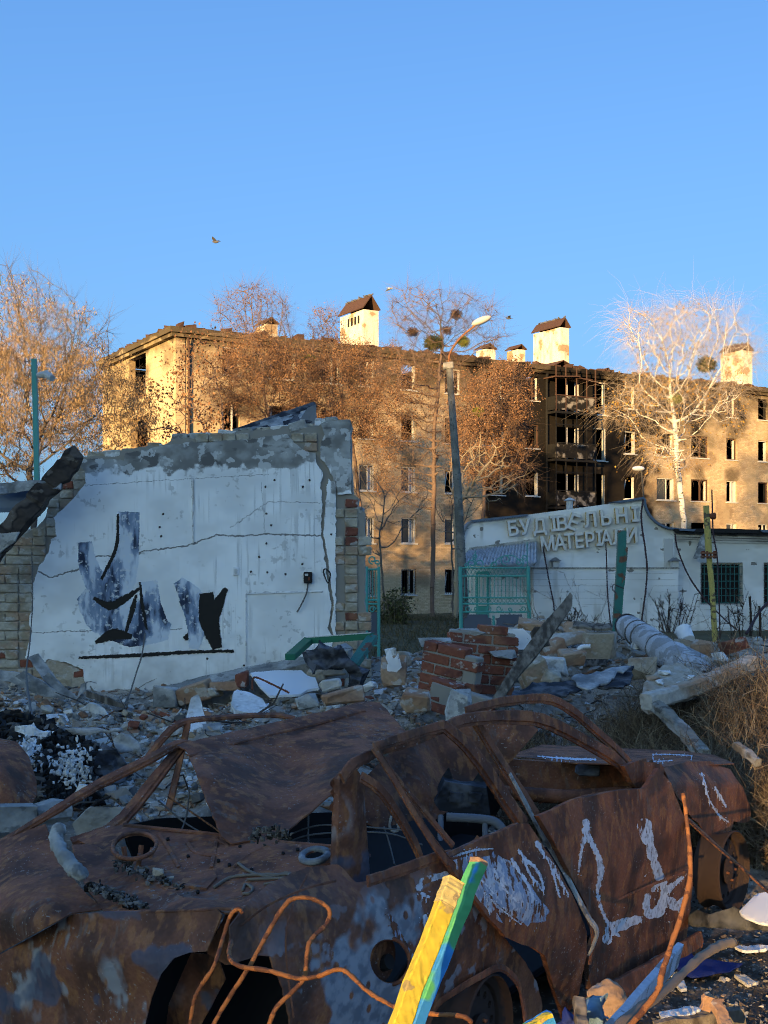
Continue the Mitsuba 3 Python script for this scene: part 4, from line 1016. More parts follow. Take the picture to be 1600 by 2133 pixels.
# right wing with two barred windows
wing = spoly([(1405, 1108), (1720, 1116), (1720, VB), (1405, VB)])
w1, w2_ = spoly([(1462, 1172), (1551, 1172), (1551, 1260), (1462, 1260)]), spoly([(1594, 1172), (1680, 1172), (1680, 1262), (1594, 1262)])
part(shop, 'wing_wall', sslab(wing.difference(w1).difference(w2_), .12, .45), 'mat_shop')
for i, v in enumerate((1116, 1121, 1126)):
    part(shop, 'cornice', sslab(spoly([(1405, v - 2), (1720, v + 6), (1720, v + 9), (1405, v + 1.5)]), .12 - .14 + .04 * i, .118), 'mat_shop')
part(shop, 'roof_edge', sslab(spoly([(1400, 1102), (1500, 1101), (1720, 1109), (1720, 1115), (1405, 1108)]), -.25, 4.0), 'mat_dark')
for pts in ([(1408, 1101), (1443, 1103), (1440, 1107), (1410, 1106)], [(1576, 1104), (1620, 1106), (1620, 1111), (1580, 1109)]):
    part(shop, 'roof_flap', sslab(spoly(pts), -.32, -.252), 'mat_roofblue')
# curved parapet roof: sheet swept along the outline
def swept(pts, y0, y1, th=.05):
    p = [S2(*q) for q in pts]
    v = np.array([[x, SY + y, z] for x, z in p for y in (y0, y1)]); f = []
    for i in range(len(p) - 1): f += [[2 * i, 2 * i + 2, 2 * i + 3], [2 * i, 2 * i + 3, 2 * i + 1]]
    return solidify(v, np.array(f), th)
curve = [(1338, 1036)] + [(1343 + 64 * (1 - math.cos(a)), 1040 + 60 * math.sin(a)) for a in np.linspace(0, math.pi / 2, 12)] + [(1412, 1101)]
part(shop, 'curved_roof', swept(curve, -.16, 1.7), 'mat_roofblue', 30)
part(shop, 'curved_roof', swept([(957, 1166)] + [(958 + 28 * (1 - math.cos(a)), 1156 - 72 * math.sin(a)) for a in np.linspace(.1, math.pi / 2, 8)], -.1, 1.2), 'mat_slategrey', 30)
part(shop, 'parapet_cap', sslab(spoly([(983, 1083), (1098, 1071), (1098, 1075), (984, 1088)]), -.12, .6), 'mat_roofblue')
part(shop, 'parapet_cap', sslab(spoly([(1272, 1046), (1340, 1035), (1341, 1040), (1290, 1048)]), -.12, .6), 'mat_roofblue')
part(shop, 'chimney_pipe', cat([tube([(S2(1206, 1070)[0], SY + 1.5, S2(0, 1070)[1]), (S2(1206, 1036)[0], SY + 1.5, S2(0, 1036)[1])], .09, 10), tube([(S2(1206, 0)[0], SY + 1.5, S2(0, 1037)[1]), (S2(1206, 0)[0], SY + 1.5, S2(0, 1031)[1])], [.17, .03], 10)]), 'mat_offwhite')
# letters: ochre bodies with pale faces
from meshkit import text_mesh
def letter(ch, u, v, hpx, tilt=0.0, sx=1.0):
    h = hpx * SS
    body = text_mesh(ch, h, .13, bold=True); face = text_mesh(ch, h * .995, .012, bold=True)
    def put(m, off, s=1.0):
        p = np.array(m.vertices); c = p[:, :2].mean(0)
        p[:, 0] *= .92 * sx
        q = np.c_[p[:, 0], np.zeros(len(p)), p[:, 1]] @ rot([0, 1, 0], tilt).T
        x, z = S2(u, v)
        w = np.c_[q[:, 0] + x, SY - .002 - off - p[:, 2], q[:, 2] + z]
        return M(w, m.faces[:, ::-1])
    k_ = part(shop, 'sign_letter', put(body, 0), 'mat_ochre'); part(k_, 'face', put(face, .131), 'mat_letter')
for ch, u, v, hp, tl_, sx in (('Б', 1056, 1117, 31, -7, 1), ('У', 1081, 1114, 31, -6, 1), ('Д', 1108, 1111, 29, -6, 1), ('І', 1145, 1107, 31, -6, 1), ('В', 1157, 1106, 31, -6, 1), ('Е', 1176, 1098, 33, 20, .95),
                          ('Л', 1214, 1099, 31, -6, 1), ('Ь', 1248, 1095, 31, -6, 1), ('Н', 1279, 1091, 31, -6, 1), ('І', 1313, 1087, 31, -4, 1),
                          ('М', 1124, 1149, 31, -6, .92), ('А', 1153, 1146, 31, -5, .92), ('Т', 1173, 1143, 31, -5, .92), ('Е', 1195, 1142, 30, -5, .92), ('Р', 1216, 1140, 31, -5, .92), ('І', 1239, 1137, 31, -4, .92), ('А', 1249, 1136, 31, -4, .92), ('Л', 1273, 1134, 30, -4, .9), ('И', 1300, 1131, 31, -3, .95)):
    letter(ch, u, v, hp, tl_, sx)
# wings' windows: frame, panes behind broken grilles
for (u0, v0, u1, v1) in ((1462, 1172, 1551, 1260), (1594, 1172, 1680, 1262)):
    fr = part(shop, 'window', sslab(spoly([(u0, v0), (u1, v0), (u1, v1), (u0, v1)]).difference(spoly([(u0 + 4, v0 + 4), (u1 - 4, v0 + 4), (u1 - 4, v1 - 4), (u0 + 4, v1 - 4)])), .22, .32), 'mat_concrete')
    part(fr, 'pane', sslab(spoly([(u0 + 4, v0 + 4), (u1 - 4, v0 + 4), (u1 - 4, v1 - 4), (u0 + 4, v1 - 4)]), .36, .40), 'mat_black')
    bars = [sslab(spoly([(u, v0 + 3), (u + 1.6, v0 + 3), (u + 1.6, v1 - 3), (u, v1 - 3)]), .06, .08) for u in np.arange(u0 + 6, u1 - 4, 9)] + [sslab(spoly([(u0 + 2, v), (u1 - 2, v), (u1 - 2, v + 1.6), (u0 + 2, v + 1.6)]), .082, .10) for v in np.arange(v0 + 8, v1 - 4, 15)]
    part(fr, 'grille', cat(bars), 'mat_tealdark')
part(shop, 'wall_panel', sslab(spoly([(1382, 1122), (1401, 1122), (1402, 1183), (1384, 1183)]), -.03, -.002), 'mat_offwhite')
part(shop, 'bent_gutter', sslab(spoly([(1456, 1118), (1470, 1105), (1466, 1140), (1458, 1165), (1440, 1164)]), -.35, -.15), 'mat_slate')
for u, v in ((1155, 1172), (1401, 1172)):
    l_ = part(shop, 'wall_lantern', sslab(spoly([(u - 7, v - 3), (u + 7, v - 3), (u + 6, v + 9), (u - 6, v + 9)]), -.32, -.06), 'mat_offwhite')
    part(l_, 'cap', sslab(spoly([(u - 11, v - 3.2), (u, v - 11), (u + 11, v - 3.2)]), -.38, -.01), 'mat_slategrey')
# awning: corrugated sheet on brackets, door below
av = []
n_ = 90
for i in range(n_ + 1):
    f_ = i / n_
    top = np.array([S2(975 + 142 * f_, 1146 - 18 * f_)[0], SY - .05, S2(0, 1146 - 18 * f_)[1]])
    bot = np.array([S2(940 + 150 * f_, 1178 - 8 * f_)[0], SY - 2.6, S2(0, 1176 - 5 * f_)[1]])
    wv_ = .028 * math.sin(i * math.pi / 2)
    av += [top + [0, 0, wv_], (top * .5 + bot * .5) + [0, 0, wv_ + .03], bot + [0, 0, wv_]]
fa = []
for i in range(n_):
    for j in range(2):
        a = i * 3 + j; fa += [[a, a + 1, a + 4], [a, a + 4, a + 3]]
part(shop, 'awning', solidify(np.array(av), np.array(fa), .012), 'mat_pale_pipe', label='pale corrugated awning over the shop door')
part(shop, 'awning_flashing', sslab(spoly([(978, 1141), (1116, 1122), (1118, 1131), (975, 1150)]), -.08, -.003), 'mat_concrete')
part(shop, 'awning_bracket', cat([tube([(S2(1090, 0)[0], SY - 2.3, S2(0, 1171)[1]), (S2(1112, 0)[0], SY - .05, S2(0, 1176)[1])], .03, 6), tube([(S2(1116, 0)[0], SY - .04, S2(0, 1132)[1]), (S2(1116, 0)[0], SY - .04, S2(0, 1172)[1])], .03, 6)]), 'mat_concrete')
dr_ = part(shop, 'door', sslab(spoly([(992, 1190), (1018, 1190), (1018, VB - 16), (992, VB - 16)]), -.06, -.003), 'mat_teal')
part(dr_, 'pane', sslab(spoly([(996, 1196), (1014, 1196), (1014, 1262), (996, 1262)]), -.075, -.062), 'mat_offwhite')
for pts, r_, lab in (([(1340, 1040), (1336, 1080), (1345, 1150), (1348, 1190), (1344, 1240), (1337, 1290), (1335, 1312)], 1.9, 'dark red cable hanging down the right end of the white parapet'),
                     ([(1262, 1128), (1264, 1180), (1266, 1240), (1272, 1300)], 1.4, 'thin dark cable hanging left of the green post'),
                     ([(1406, 1112), (1412, 1145), (1435, 1200), (1470, 1250), (1510, 1290), (1535, 1312)], 1.7, 'cable drooping from the wing corner past the barred window'),
                     ([(1131, 1138), (1142, 1200), (1152, 1250), (1155, 1275)], 1.5, 'reddish broken cable hanging under the first letter of the lower sign line')):
    single('cable', ptube([(u, v, SY - .45) for u, v in pts], r_, 6), 'mat_cable', lab, 'cable')
single('cable', ptube([(1483, 1020, 22), (1486, 1110, 22), (1494, 1160, 22), (1498, 1250, 22), (1500, 1330, 22)], 1.5, 6), 'mat_cable', 'thin cable hanging alongside the yellow post', 'cable')

# ------------------------------------------------------------------ the wrought iron gate
GY = 27.0
G3 = lambda u, v, dy=0.0: P(u, v, GY) + [0, dy, 0]
gt = thing('gate', 'turquoise wrought iron gate with scrolls and grey lower panels', 'gate')
def bar(a, b, r, k=6): return tube([a, b], r, k)
part(gt, 'post', bar(G3(959, 1180), G3(961, 1352), .045, 8), 'mat_teal')
part(gt, 'post', bar(G3(1100, 1180), G3(1104, 1352), .045, 8), 'mat_teal')
part(gt, 'post', bar(G3(1028, 1282), G3(1030, 1352), .03, 8), 'mat_teal')
for v in (1183, 1200, 1245, 1258, 1275):
    part(gt, 'rail', bar(G3(958, v), G3(1101, v), .022), 'mat_teal')
for i, u in enumerate(np.linspace(968, 1092, 17)):
    part(gt, 'bar', bar(G3(u, 1200, .03), G3(u, 1245, .03), .010), 'mat_teal')
lat = []
for v0_, v1_ in ((1184, 1199), (1246, 1257)):
    for u in np.arange(962, 1096, 8):
        lat += [bar(G3(u, v0_, .02), G3(u + 8, v1_, .02), .007, 4), bar(G3(u + 8, v0_, .035), G3(u, v1_, .035), .007, 4)]
part(gt, 'lattice', cat(lat), 'mat_teal')
def scroll(cu, cv, r, a0, turns=1.3, sgn=1):
    a = np.linspace(0, turns * 2 * np.pi, 22)
    rr = r * (1 - .7 * a / a[-1])
    return tube([G3(cu + q * math.cos(a0 + sgn * b), cv + q * math.sin(a0 + sgn * b)) for q, b in zip(rr, a)], .013, 5)
for cu, cv, r, a0, sg in ((975, 1268, 7, 0, 1), (1018, 1268, 7, 3.1, -1), (1040, 1268, 7, 0, 1), (1090, 1268, 7, 3.1, -1), (992, 1268, 5, 1, 1), (1062, 1270, 5, 2, -1)):
    part(gt, 'scroll', scroll(cu, cv, r, a0, 1.2, sg), 'mat_teal')
for cu, cv, r, a0, sg in ((983, 1174, 10, 1.5, 1), (998, 1174, 10, 1.6, -1), (990, 1160, 6, 1.5, 1), (1054, 1166, 12, 1.5, 1), (1082, 1172, 10, 1.6, -1), (1092, 1162, 7, 1.5, -1), (972, 1178, 6, 1.5, -1), (1030, 1176, 8, 1.5, 1)):
    part(gt, 'crest_scroll', scroll(cu, cv, r, a0, 1.2, sg), 'mat_teal')
part(gt, 'crest_arc', tube(spline([G3(1020, 1180), G3(1045, 1160), G3(1070, 1158), G3(1090, 1176)], 6), .013, 5), 'mat_teal')
part(gt, 'crest_spike', bar(G3(990, 1183), G3(990, 1148), .012), 'mat_teal'); part(gt, 'crest_spike', bar(G3(1099, 1183), G3(1098, 1128), .012), 'mat_teal')
for u0, u1 in ((966, 1024), (1034, 1096)):
    q = Polygon([(u0 + 8, 1280), (u1 - 8, 1280), (u1 - 7, 1287), (u1, 1288), (u1, 1350), (u0, 1350), (u0, 1288), (u0 + 7, 1287)])
    part(gt, 'panel', sheet(list(q.exterior.coords)[:-1], GY + .01, 14, .02), 'mat_panelgrey')
# a second, narrower gate leaf seen past the mural wall
g2 = thing('gate', 'narrow turquoise gate leaf standing close behind the right end of the mural wall', 'gate')
for u in (764, 789): part(g2, 'post', tube([P(u, 1180, 20), P(u, 1380, 20)], .03, 6), 'mat_teal')
for v in (1186, 1250, 1258, 1345): part(g2, 'rail', tube([P(764, v, 20), P(789, v, 20)], .018, 6), 'mat_teal')
for u in (770, 776, 782): part(g2, 'bar', tube([P(u, 1186, 20.05), P(u, 1250, 20.05)], .008, 5), 'mat_teal')
GY = 20.0
for cu, cv, r, a0, sg in ((776, 1166, 9, 1.5, 1), (776, 1270, 7, 0, -1), (785, 1172, 6, 1.5, -1)): part(g2, 'scroll', scroll(cu, cv, r, a0, 1.2, sg), 'mat_teal')
part(g2, 'panel', sheet([(766, 1275), (788, 1275), (788, 1345), (766, 1345)], 20.03, 14, .02), 'mat_panelgrey')
# low rail in the dark yard
single('pipe_rail', tube([P(700, 1310, 34), P(960, 1306, 34)], .05, 8), 'mat_concrete', 'low pale pipe rail across the dark yard left of the gate', 'rail')

# ------------------------------------------------------------------ posts
gp = thing('steel_post', 'leaning green steel post with rust patches before the shop wall', 'post')
part(gp, 'column', tube([P(1283, 1330, 13.5), P(1291, 1210, 13.5), P(1296, 1105, 13.5)], .048, prof=[(-.75, -1), (.75, -1), (.75, 1), (-.75, 1)]), 'mat_post_green')
part(gp, 'flange', box((.035, .1, .45), P(1300, 1180, 13.5), rot([0, 1, 0], 5)), 'mat_post_green')
part(gp, 'wire_loop', tube(spline([P(1283, 1235, 13.4), P(1276, 1228, 13.4), P(1278, 1218, 13.4), P(1290, 1222, 13.4), P(1300, 1226, 13.4)], 5), .006, 5), 'mat_cable')
yp = thing('gas_pipe_post', 'yellow pipe post with a rusty bolted flange before the barred window', 'post')
YD = 14.5
part(yp, 'upper_pipe', tube([P(1477, 1155, YD), P(1471, 1053, YD)], [.044, .038], 12), 'mat_post_yellow', 40)
part(yp, 'lower_pipe', tube([P(1490, 1340, YD), P(1483, 1220, YD), P(1477, 1160, YD)], .036, 12), 'mat_post_yellow', 40)
fg = part(yp, 'flange', cat([tube([P(1477, 1154, YD), P(1477, 1150.5, YD)], .105, 16), tube([P(1477, 1161, YD), P(1477, 1157.5, YD)], .105, 16)]), 'mat_rust')
for a in np.arange(6) * math.pi / 3:
    c = P(1477, 1156, YD) + [.085 * math.cos(a), .085 * math.sin(a), 0]
    part(fg, 'bolt', tube([c - [0, 0, .045], c + [0, 0, .05]], .012, 6), 'mat_redbrown')
part(yp, 'valve', tube([P(1476, 1076, YD), P(1480, 1075, YD), P(1490, 1075, YD)], [.02, .035, .045], 9), 'mat_redbrown')

# ------------------------------------------------------------------ the burnt car in the foreground
def side_d(u, off=0.0):
    k = (np.asarray(u, float) - 800) / F; return (off + CB0 @ CE2) / (k * CE2[0] + CE2[1])
def rear_d(u, a=-.95):
    k = (np.asarray(u, float) - 800) / F; return (a + CB0 @ CE1) / (k * CE1[0] + CE1[1])
def side(off=0.0, bulge=.05, zmid=.5):
    """Depth on the car's right flank, bulging outwards around the waist."""
    def f(uv):
        uv = np.asarray(uv); d = side_d(uv[:, 0], off)
        z = H + (HZ - uv[:, 1]) / F * d
        return d - bulge * np.exp(-((z - zmid) / .28) ** 2) * 1.6
    return f
def level(z):
    return lambda uv: (z - H) * F / (HZ - np.asarray(uv)[:, 1])
OUTW = np.array([.828, -.561, .12])
car = thing('burnt_car', 'burnt out rust brown car body with crushed roof and white paint scrawls on its doors', 'car wreck')
def cp(name, mesh, mat='mat_rust', smooth=28, label=None, parent=None, kind=None): return part(parent or car, name, mesh, mat, smooth, label=label, kind=kind)
# right rear quarter panel with filler hole
q_pts = [(705, 1800), (742, 1838), (772, 1834), (850, 1815), (905, 1795), (932, 1800), (985, 1880), (1030, 1930), (1070, 1975), (1095, 2005), (1118, 2045), (1130, 2095), (1132, 2180),
         (1104, 2180), (1090, 2090), (1074, 2042), (1042, 2014), (1000, 2032), (950, 2062), (905, 2100), (880, 2150), (870, 2250), (607, 2250), (603, 2120), (590, 2060), (562, 1992), (540, 1990), (492, 2006), (478, 1990),
         (480, 1930), (500, 1900), (528, 1868), (560, 1842), (600, 1822), (640, 1806)]
qd = lambda uv: side(0, .06, .55)(uv) + .16 * sst(1900, 1800, uv[:, 1]) * sst(900, 600, uv[:, 0]) + .10 * sst(1700, 1620, uv[:, 1])
filler = ell(812, 2003, 40, 47, a=-20)
quarter = cp('rear_quarter_panel', sheet(q_pts, qd, 9, .004, .012, 5, holes=[filler], ragged=.8, seed=1), 'mat_rust_blue', label='rear quarter panel with flaking grey blue paint and an open filler hole')
fc = P(812, 2003, side_d(812) - .04); inw = np.array([-.828, .561, 0])
cp('filler_cup', cat([tube([fc - inw * .01, fc + inw * .05, fc + inw * .07], [.064, .05, .045], 20), ]) if False else M(*(lambda m: (m.vertices, m.faces))(tube([fc + inw * .02, fc + inw * .09], [.06, .045], 18))), 'mat_rust', 30, parent=quarter)
cp('filler_neck', tube([fc + inw * .0, fc + inw * .05 + [.005, .0, -.02], fc + inw * .1 + [0.01, 0, -.05]], [.022, .022, .03], 10), 'mat_dark', 30, parent=quarter)
rim_pts = []
a = np.linspace(0, 2 * np.pi, 30)
cp('filler_rim', tube(np.array([P(812 + 41 * math.cos(t), 2003 + 48 * math.sin(t), side_d(812) - .075) for t in a]), .006, 6), 'mat_rust', True, parent=quarter)
cp('wheel_arch_lip', channel([(872, 2200, 3.35), (905, 2102, 3.4), (950, 2064, 3.45), (1000, 2034, 3.55), (1042, 2016, 3.65), (1076, 2044, 3.72), (1090, 2092, 3.75), (1100, 2180, 3.75)], 15, OUTW, .35), 'mat_rust')
# rear structure of the boot opening
cp('boot_floor', sheet([(300, 2010), (420, 1960), (500, 1900), (620, 1900), (640, 2080), (640, 2300), (280, 2300)], lambda uv: rear_d(uv[:, 0], -.45), 14, .004, .02, 4), 'mat_dark')
cp('inner_arch', sheet([(398, 1985), (452, 1990), (470, 2040), (420, 2133), (415, 2260), (330, 2260), (352, 2090)], lambda uv: rear_d(uv[:, 0], -.80), 10, .004, .03, 8), 'mat_rust_dirty')
cp('lamp_housing', sheet([(430, 1985), (470, 1905), (505, 1900), (485, 1940), (480, 1992), (500, 2008), (470, 2010)], lambda uv: rear_d(uv[:, 0], -.86), 9, .004, .02, 8), 'mat_rust')
# boot lid: top and the rear face hanging from it
bt = cp('boot_lid', sheet([(195, 1757), (300, 1830), (380, 1868), (470, 1878), (560, 1848), (600, 1856), (560, 1880), (512, 1895), (470, 1902), (452, 1894), (380, 1896), (270, 1900), (215, 1897), (180, 1850), (160, 1800), (150, 1760)],
        depth_from([(150, 1760, 3.75), (195, 1757, 3.8), (300, 1830, 3.42), (470, 1878, 3.16), (600, 1856, 3.05), (450, 1894, 3.0), (215, 1897, 3.28), (160, 1800, 3.6), (330, 1870, 3.28)]), 9, .004, .02, 7), 'mat_rust')
cp('rear_face', sheet([(-90, 2040), (0, 1988), (60, 1955), (150, 1905), (215, 1899), (300, 1899), (400, 1896), (452, 1893), (462, 1906), (444, 1950), (430, 1982), (395, 1984), (362, 1996), (335, 2030), (315, 2080), (302, 2133), (296, 2260), (-90, 2260)],
        lambda uv: rear_d(uv[:, 0], -.96) - .05 * np.exp(-((uv[:, 1] - 2000) / 60) ** 2), 10, .004, .035, 3.5), 'mat_rust_dirty', label='rusty rear face with ash grey and dark blue paint patches', parent=bt)
# crumpled left rear wing
cp('left_rear_wing', sheet([(-90, 1790), (0, 1752), (62, 1728), (95, 1716), (112, 1760), (138, 1812), (180, 1862), (217, 1893), (150, 1902), (60, 1952), (0, 1985), (-90, 2030)],
        depth_from([(-90, 1790, 4.15), (95, 1716, 3.95), (30, 1790, 3.75), (112, 1790, 3.72), (217, 1893, 3.3), (100, 1880, 3.28), (0, 1900, 3.4), (0, 1985, 3.48), (150, 1902, 3.27), (-90, 2030, 3.75), (60, 1860, 3.42)]), 9, .004, .05, 3.2, seed=4), 'mat_rust')
# parcel shelf with its speaker holes
shelf_z = depth_from([(150, 1740, 3.95), (380, 1730, 3.85), (705, 1765, 3.55), (700, 1790, 3.42), (470, 1875, 3.2), (300, 1830, 3.45), (600, 1830, 3.28)])
spk1, spk2 = ell(280, 1763, 42, 24, a=-8), ell(655, 1783, 22, 10, a=-12)
shelf = cp('parcel_shelf', sheet([(160, 1748), (200, 1728), (255, 1718), (330, 1727), (420, 1736), (520, 1748), (620, 1758), (712, 1762), (712, 1792), (650, 1806), (590, 1828), (560, 1848), (470, 1880), (380, 1868), (300, 1832), (230, 1786)], shelf_z, 8, .004, .012, 9, holes=[spk1, spk2]), 'mat_rust')
def ring(cu, cv, ru, rv, d, r_, ang=0): return tube(np.array([P(*(np.array([cu, cv]) + np.array([[math.cos(ang), -math.sin(ang)], [math.sin(ang), math.cos(ang)]]) @ [ru * math.cos(t), rv * math.sin(t)]), d - .14 * math.sin(t) * rv / 24) for t in np.linspace(0, 2 * np.pi, 40)]), r_, 6)
s1 = cp('speaker_ring', ring(280, 1762, 46, 27, 3.62, .007, -.14), 'mat_rust', True, parent=shelf)
c1 = P(280, 1770, 3.62)
cp('speaker_basket', cat([tube([c1 - [0, 0, .075], c1 - [0, 0, .045]], [.034, .045], 16), tube([c1 - [0, 0, .1], c1 - [0, 0, .07]], [.05, .03], 14)] + [tube([c1 + [.058 * math.cos(t), .058 * math.sin(t), 0], c1 + [.036 * math.cos(t), .036 * math.sin(t), -.08]], .008, 4) for t in (0.4, 1.4, 2.4, 3.6, 5.2)]), 'mat_rust', 30, parent=shelf)
cp('speaker_ring', ring(655, 1782, 27, 13, 3.45, .011, -.2), 'mat_slate', True, parent=shelf, label='grey oval speaker ring by the pillar')
cp('raised_panel', sheet([(372, 1842), (392, 1815), (446, 1812), (452, 1826), (430, 1850)], lambda uv: shelf_z(uv) - .02, 7, .02), 'mat_rust', parent=shelf)
sz_ = lambda u, v: float(shelf_z(np.array([[u, v]]))[0])
for pts in ([(330, 1736), (352, 1768), (372, 1806)], [(452, 1744), (446, 1776), (440, 1806)], [(560, 1762), (520, 1782), (488, 1806)], [(392, 1752), (430, 1748), (470, 1758), (462, 1780), (410, 1776), (390, 1754)]):
    cp('pressed_rib', channel([(u, v, sz_(u, v) - .008) for u, v in pts], 8, [0, -.5, .85], .35), parent=shelf)
for u, v in ((392, 1784), (455, 1793), (478, 1802), (524, 1812), (590, 1778), (350, 1748), (500, 1764), (620, 1770), (412, 1858), (380, 1846)):
    c_ = P(u, v, sz_(u, v) - .012); cp('bolt_hole', tube([c_ - [0, -.002, .003], c_ + [0, -.002, .003]], .0055, 8), 'mat_dark', 0, parent=shelf)
cp('shelf_lip', channel([(256, 1718, 3.84), (330, 1726, 3.86), (420, 1735, 3.8), (520, 1748, 3.72), (620, 1757, 3.62), (704, 1764, 3.54)], 9, [0, -.5, .85], .5, rngseed=31), parent=shelf)
cp('lid_edge', channel([(216, 1898, 3.26), (300, 1899, 3.14), (400, 1896, 3.03), (452, 1893, 2.985), (512, 1894, 2.99), (560, 1880, 3.0)], 7, [0, -.6, .8], .5, rngseed=32), parent=bt)
cp('wing_seam', channel([(640, 1822, 2.93), (612, 1880, 2.80), (596, 1950, 2.73), (600, 2030, 2.72), (612, 2120, 2.72)], 5, OUTW, .5, rngseed=33), parent=quarter)
cp('waist_seam', channel([(700, 1835, 2.98), (640, 1850, 2.86), (560, 1885, 2.74), (500, 1930, 2.70)], 5, OUTW, .5, rngseed=34), parent=quarter)
# pillars and window frames
cp('rear_pillar', sheet([(702, 1812), (704, 1720), (708, 1625), (718, 1608), (742, 1600), (757, 1622), (762, 1700), (768, 1780), (772, 1838), (742, 1846)], lambda uv: side(.13, .0)(uv) - .03 * np.exp(-((uv[:, 0] - 735) / 26) ** 2), 7, .03, .008, 9), 'mat_rust_dirty', label='rear pillar with grey and blue paint flecks')
cp('quarter_window_bar', channel([(752, 1618, 3.22), (790, 1645, 3.26), (830, 1700, 3.33), (862, 1755, 3.38), (880, 1800, 3.40)], [22, 24, 25, 24, 20], OUTW, .4, rngseed=1))
cp('quarter_window_sill', channel([(765, 1836, 3.08), (830, 1815, 3.2), (905, 1788, 3.36), (938, 1782, 3.42)], 24, OUTW, .4, rngseed=2))
cp('roof_rail', channel([(712, 1622, 3.15), (735, 1592, 3.2), (770, 1574, 3.3), (800, 1562, 3.4), (860, 1545, 3.5), (935, 1512, 3.7)], [26, 26, 22, 18, 18, 20], OUTW, .45, rngseed=3))
cp('roof_rail', channel([(928, 1516, 3.74), (975, 1499, 3.9), (1060, 1494, 4.15), (1130, 1502, 4.35), (1210, 1540, 4.6), (1290, 1590, 4.85), (1322, 1640, 4.92)], [24, 28, 30, 30, 30, 28, 24], OUTW, .45, rngseed=4), label='curved roof rail over the front door')
# rear door
rdoor = cp('rear_door', sheet([(925, 1786), (1000, 1750), (1080, 1716), (1102, 1716), (1150, 1788), (1195, 1868), (1222, 1940), (1222, 1990), (1206, 2070), (1178, 2124), (1152, 2052), (1136, 1992), (1115, 1976), (1085, 1966), (1055, 1952), (1022, 1916), (985, 1870), (948, 1822)],
        lambda uv: side(-.045, .05, .5)(uv) - .07 * np.exp(-((uv[:, 0] - 1090) / 60) ** 2 - ((uv[:, 1] - 1880) / 80) ** 2) + .10 * sst(2000, 2124, uv[:, 1]), 8, .02, .014, 6, ragged=.6), 'mat_rust', label='bent rear door smeared with white and blue paint')
cp('rear_door_frame', channel([(934, 1796, 3.36), (900, 1752, 3.33), (850, 1672, 3.30), (812, 1608, 3.28), (778, 1556, 3.27)], [22, 20, 19, 19, 20], OUTW, .4, rngseed=5), parent=rdoor)
cp('rear_door_frame', channel([(778, 1557, 3.27), (830, 1540, 3.4), (880, 1524, 3.53), (925, 1512, 3.65)], [20, 22, 22, 24], OUTW, .4, rngseed=6), parent=rdoor)
cp('rear_door_frame', channel([(925, 1513, 3.65), (970, 1552, 3.74), (1010, 1602, 3.83), (1050, 1662, 3.92), (1092, 1722, 4.0)], [26, 34, 38, 40, 42], OUTW, .35, rngseed=7), 'mat_rust', parent=rdoor)
cp('division_bar', channel([(790, 1572, 3.32), (850, 1650, 3.4), (900, 1710, 3.48), (944, 1762, 3.52)], [10, 13, 14, 15], OUTW, .4, rngseed=8), parent=rdoor)
cp('window_ledge', channel([(922, 1786, 3.36), (1000, 1752, 3.62), (1078, 1720, 3.88)], 13, OUTW, .6, rngseed=9), 'mat_rust_dirty', parent=rdoor)
# centre pillar
cp('centre_pillar', channel([(975, 1480, 4.02), (1010, 1535, 4.08), (1060, 1615, 4.17), (1110, 1690, 4.22), (1170, 1800, 4.25), (1215, 1885, 4.26), (1236, 1950, 4.26), (1228, 2010, 4.24)], [30, 26, 30, 30, 24, 20, 16, 12], OUTW, .4, rngseed=10))
cp('pillar_trim', channel([(1062, 1612, 4.1), (1092, 1668, 4.12), (1130, 1740, 4.14), (1175, 1815, 4.14), (1222, 1905, 4.14), (1243, 1938, 4.14), (1236, 1968, 4.14), (1226, 1990, 4.14)], [9, 12, 12, 13, 14, 15, 13, 8], OUTW, .5, rngseed=11), 'mat_concrete', label='pale peeling trim strip between the doors')
# front door
fdoor = cp('front_door', sheet([(1122, 1700), (1200, 1664), (1290, 1646), (1344, 1642), (1372, 1600), (1398, 1632), (1424, 1700), (1438, 1770), (1444, 1840), (1434, 1930), (1428, 1964), (1350, 2012), (1244, 2064), (1230, 2062), (1226, 1994), (1246, 1936), (1184, 1812), (1150, 1745)],
        side(-.02, .05, .55), 8, .02, .014, 5, ragged=.6), 'mat_rust', label='front door with big white painted strokes')
cp('front_door_frame', channel([(970, 1481, 4.0), (1010, 1470, 4.1), (1060, 1460, 4.25), (1140, 1456, 4.45), (1190, 1480, 4.6), (1235, 1518, 4.74), (1290, 1568, 4.9), (1345, 1630, 5.02)], [18, 20, 20, 21, 22, 22, 22, 20], OUTW, .45, rngseed=12), parent=fdoor)
cp('front_door_ledge', channel([(1126, 1702, 4.22), (1200, 1667, 4.46), (1290, 1650, 4.75), (1344, 1646, 4.93)], 11, OUTW, .6, rngseed=13), parent=fdoor)
cp('door_crease', channel([(1222, 1916, 4.30), (1300, 1868, 4.55), (1430, 1815, 5.0)], 5, OUTW, .4, rngseed=14), parent=fdoor)
cp('a_pillar_foot', sheet([(1300, 1596), (1330, 1584), (1378, 1592), (1400, 1632), (1372, 1656), (1336, 1650), (1318, 1632)], side(.05, .03, .8), 8, .02, .015, 9), 'mat_rust')
cp('door_sill', channel([(1180, 2160, 4.05), (1240, 2090, 4.2), (1330, 2040, 4.55), (1440, 1972, 5.0), (1460, 1955, 5.08)], [48, 50, 46, 40, 34], OUTW, .4, rngseed=15), 'mat_rust')
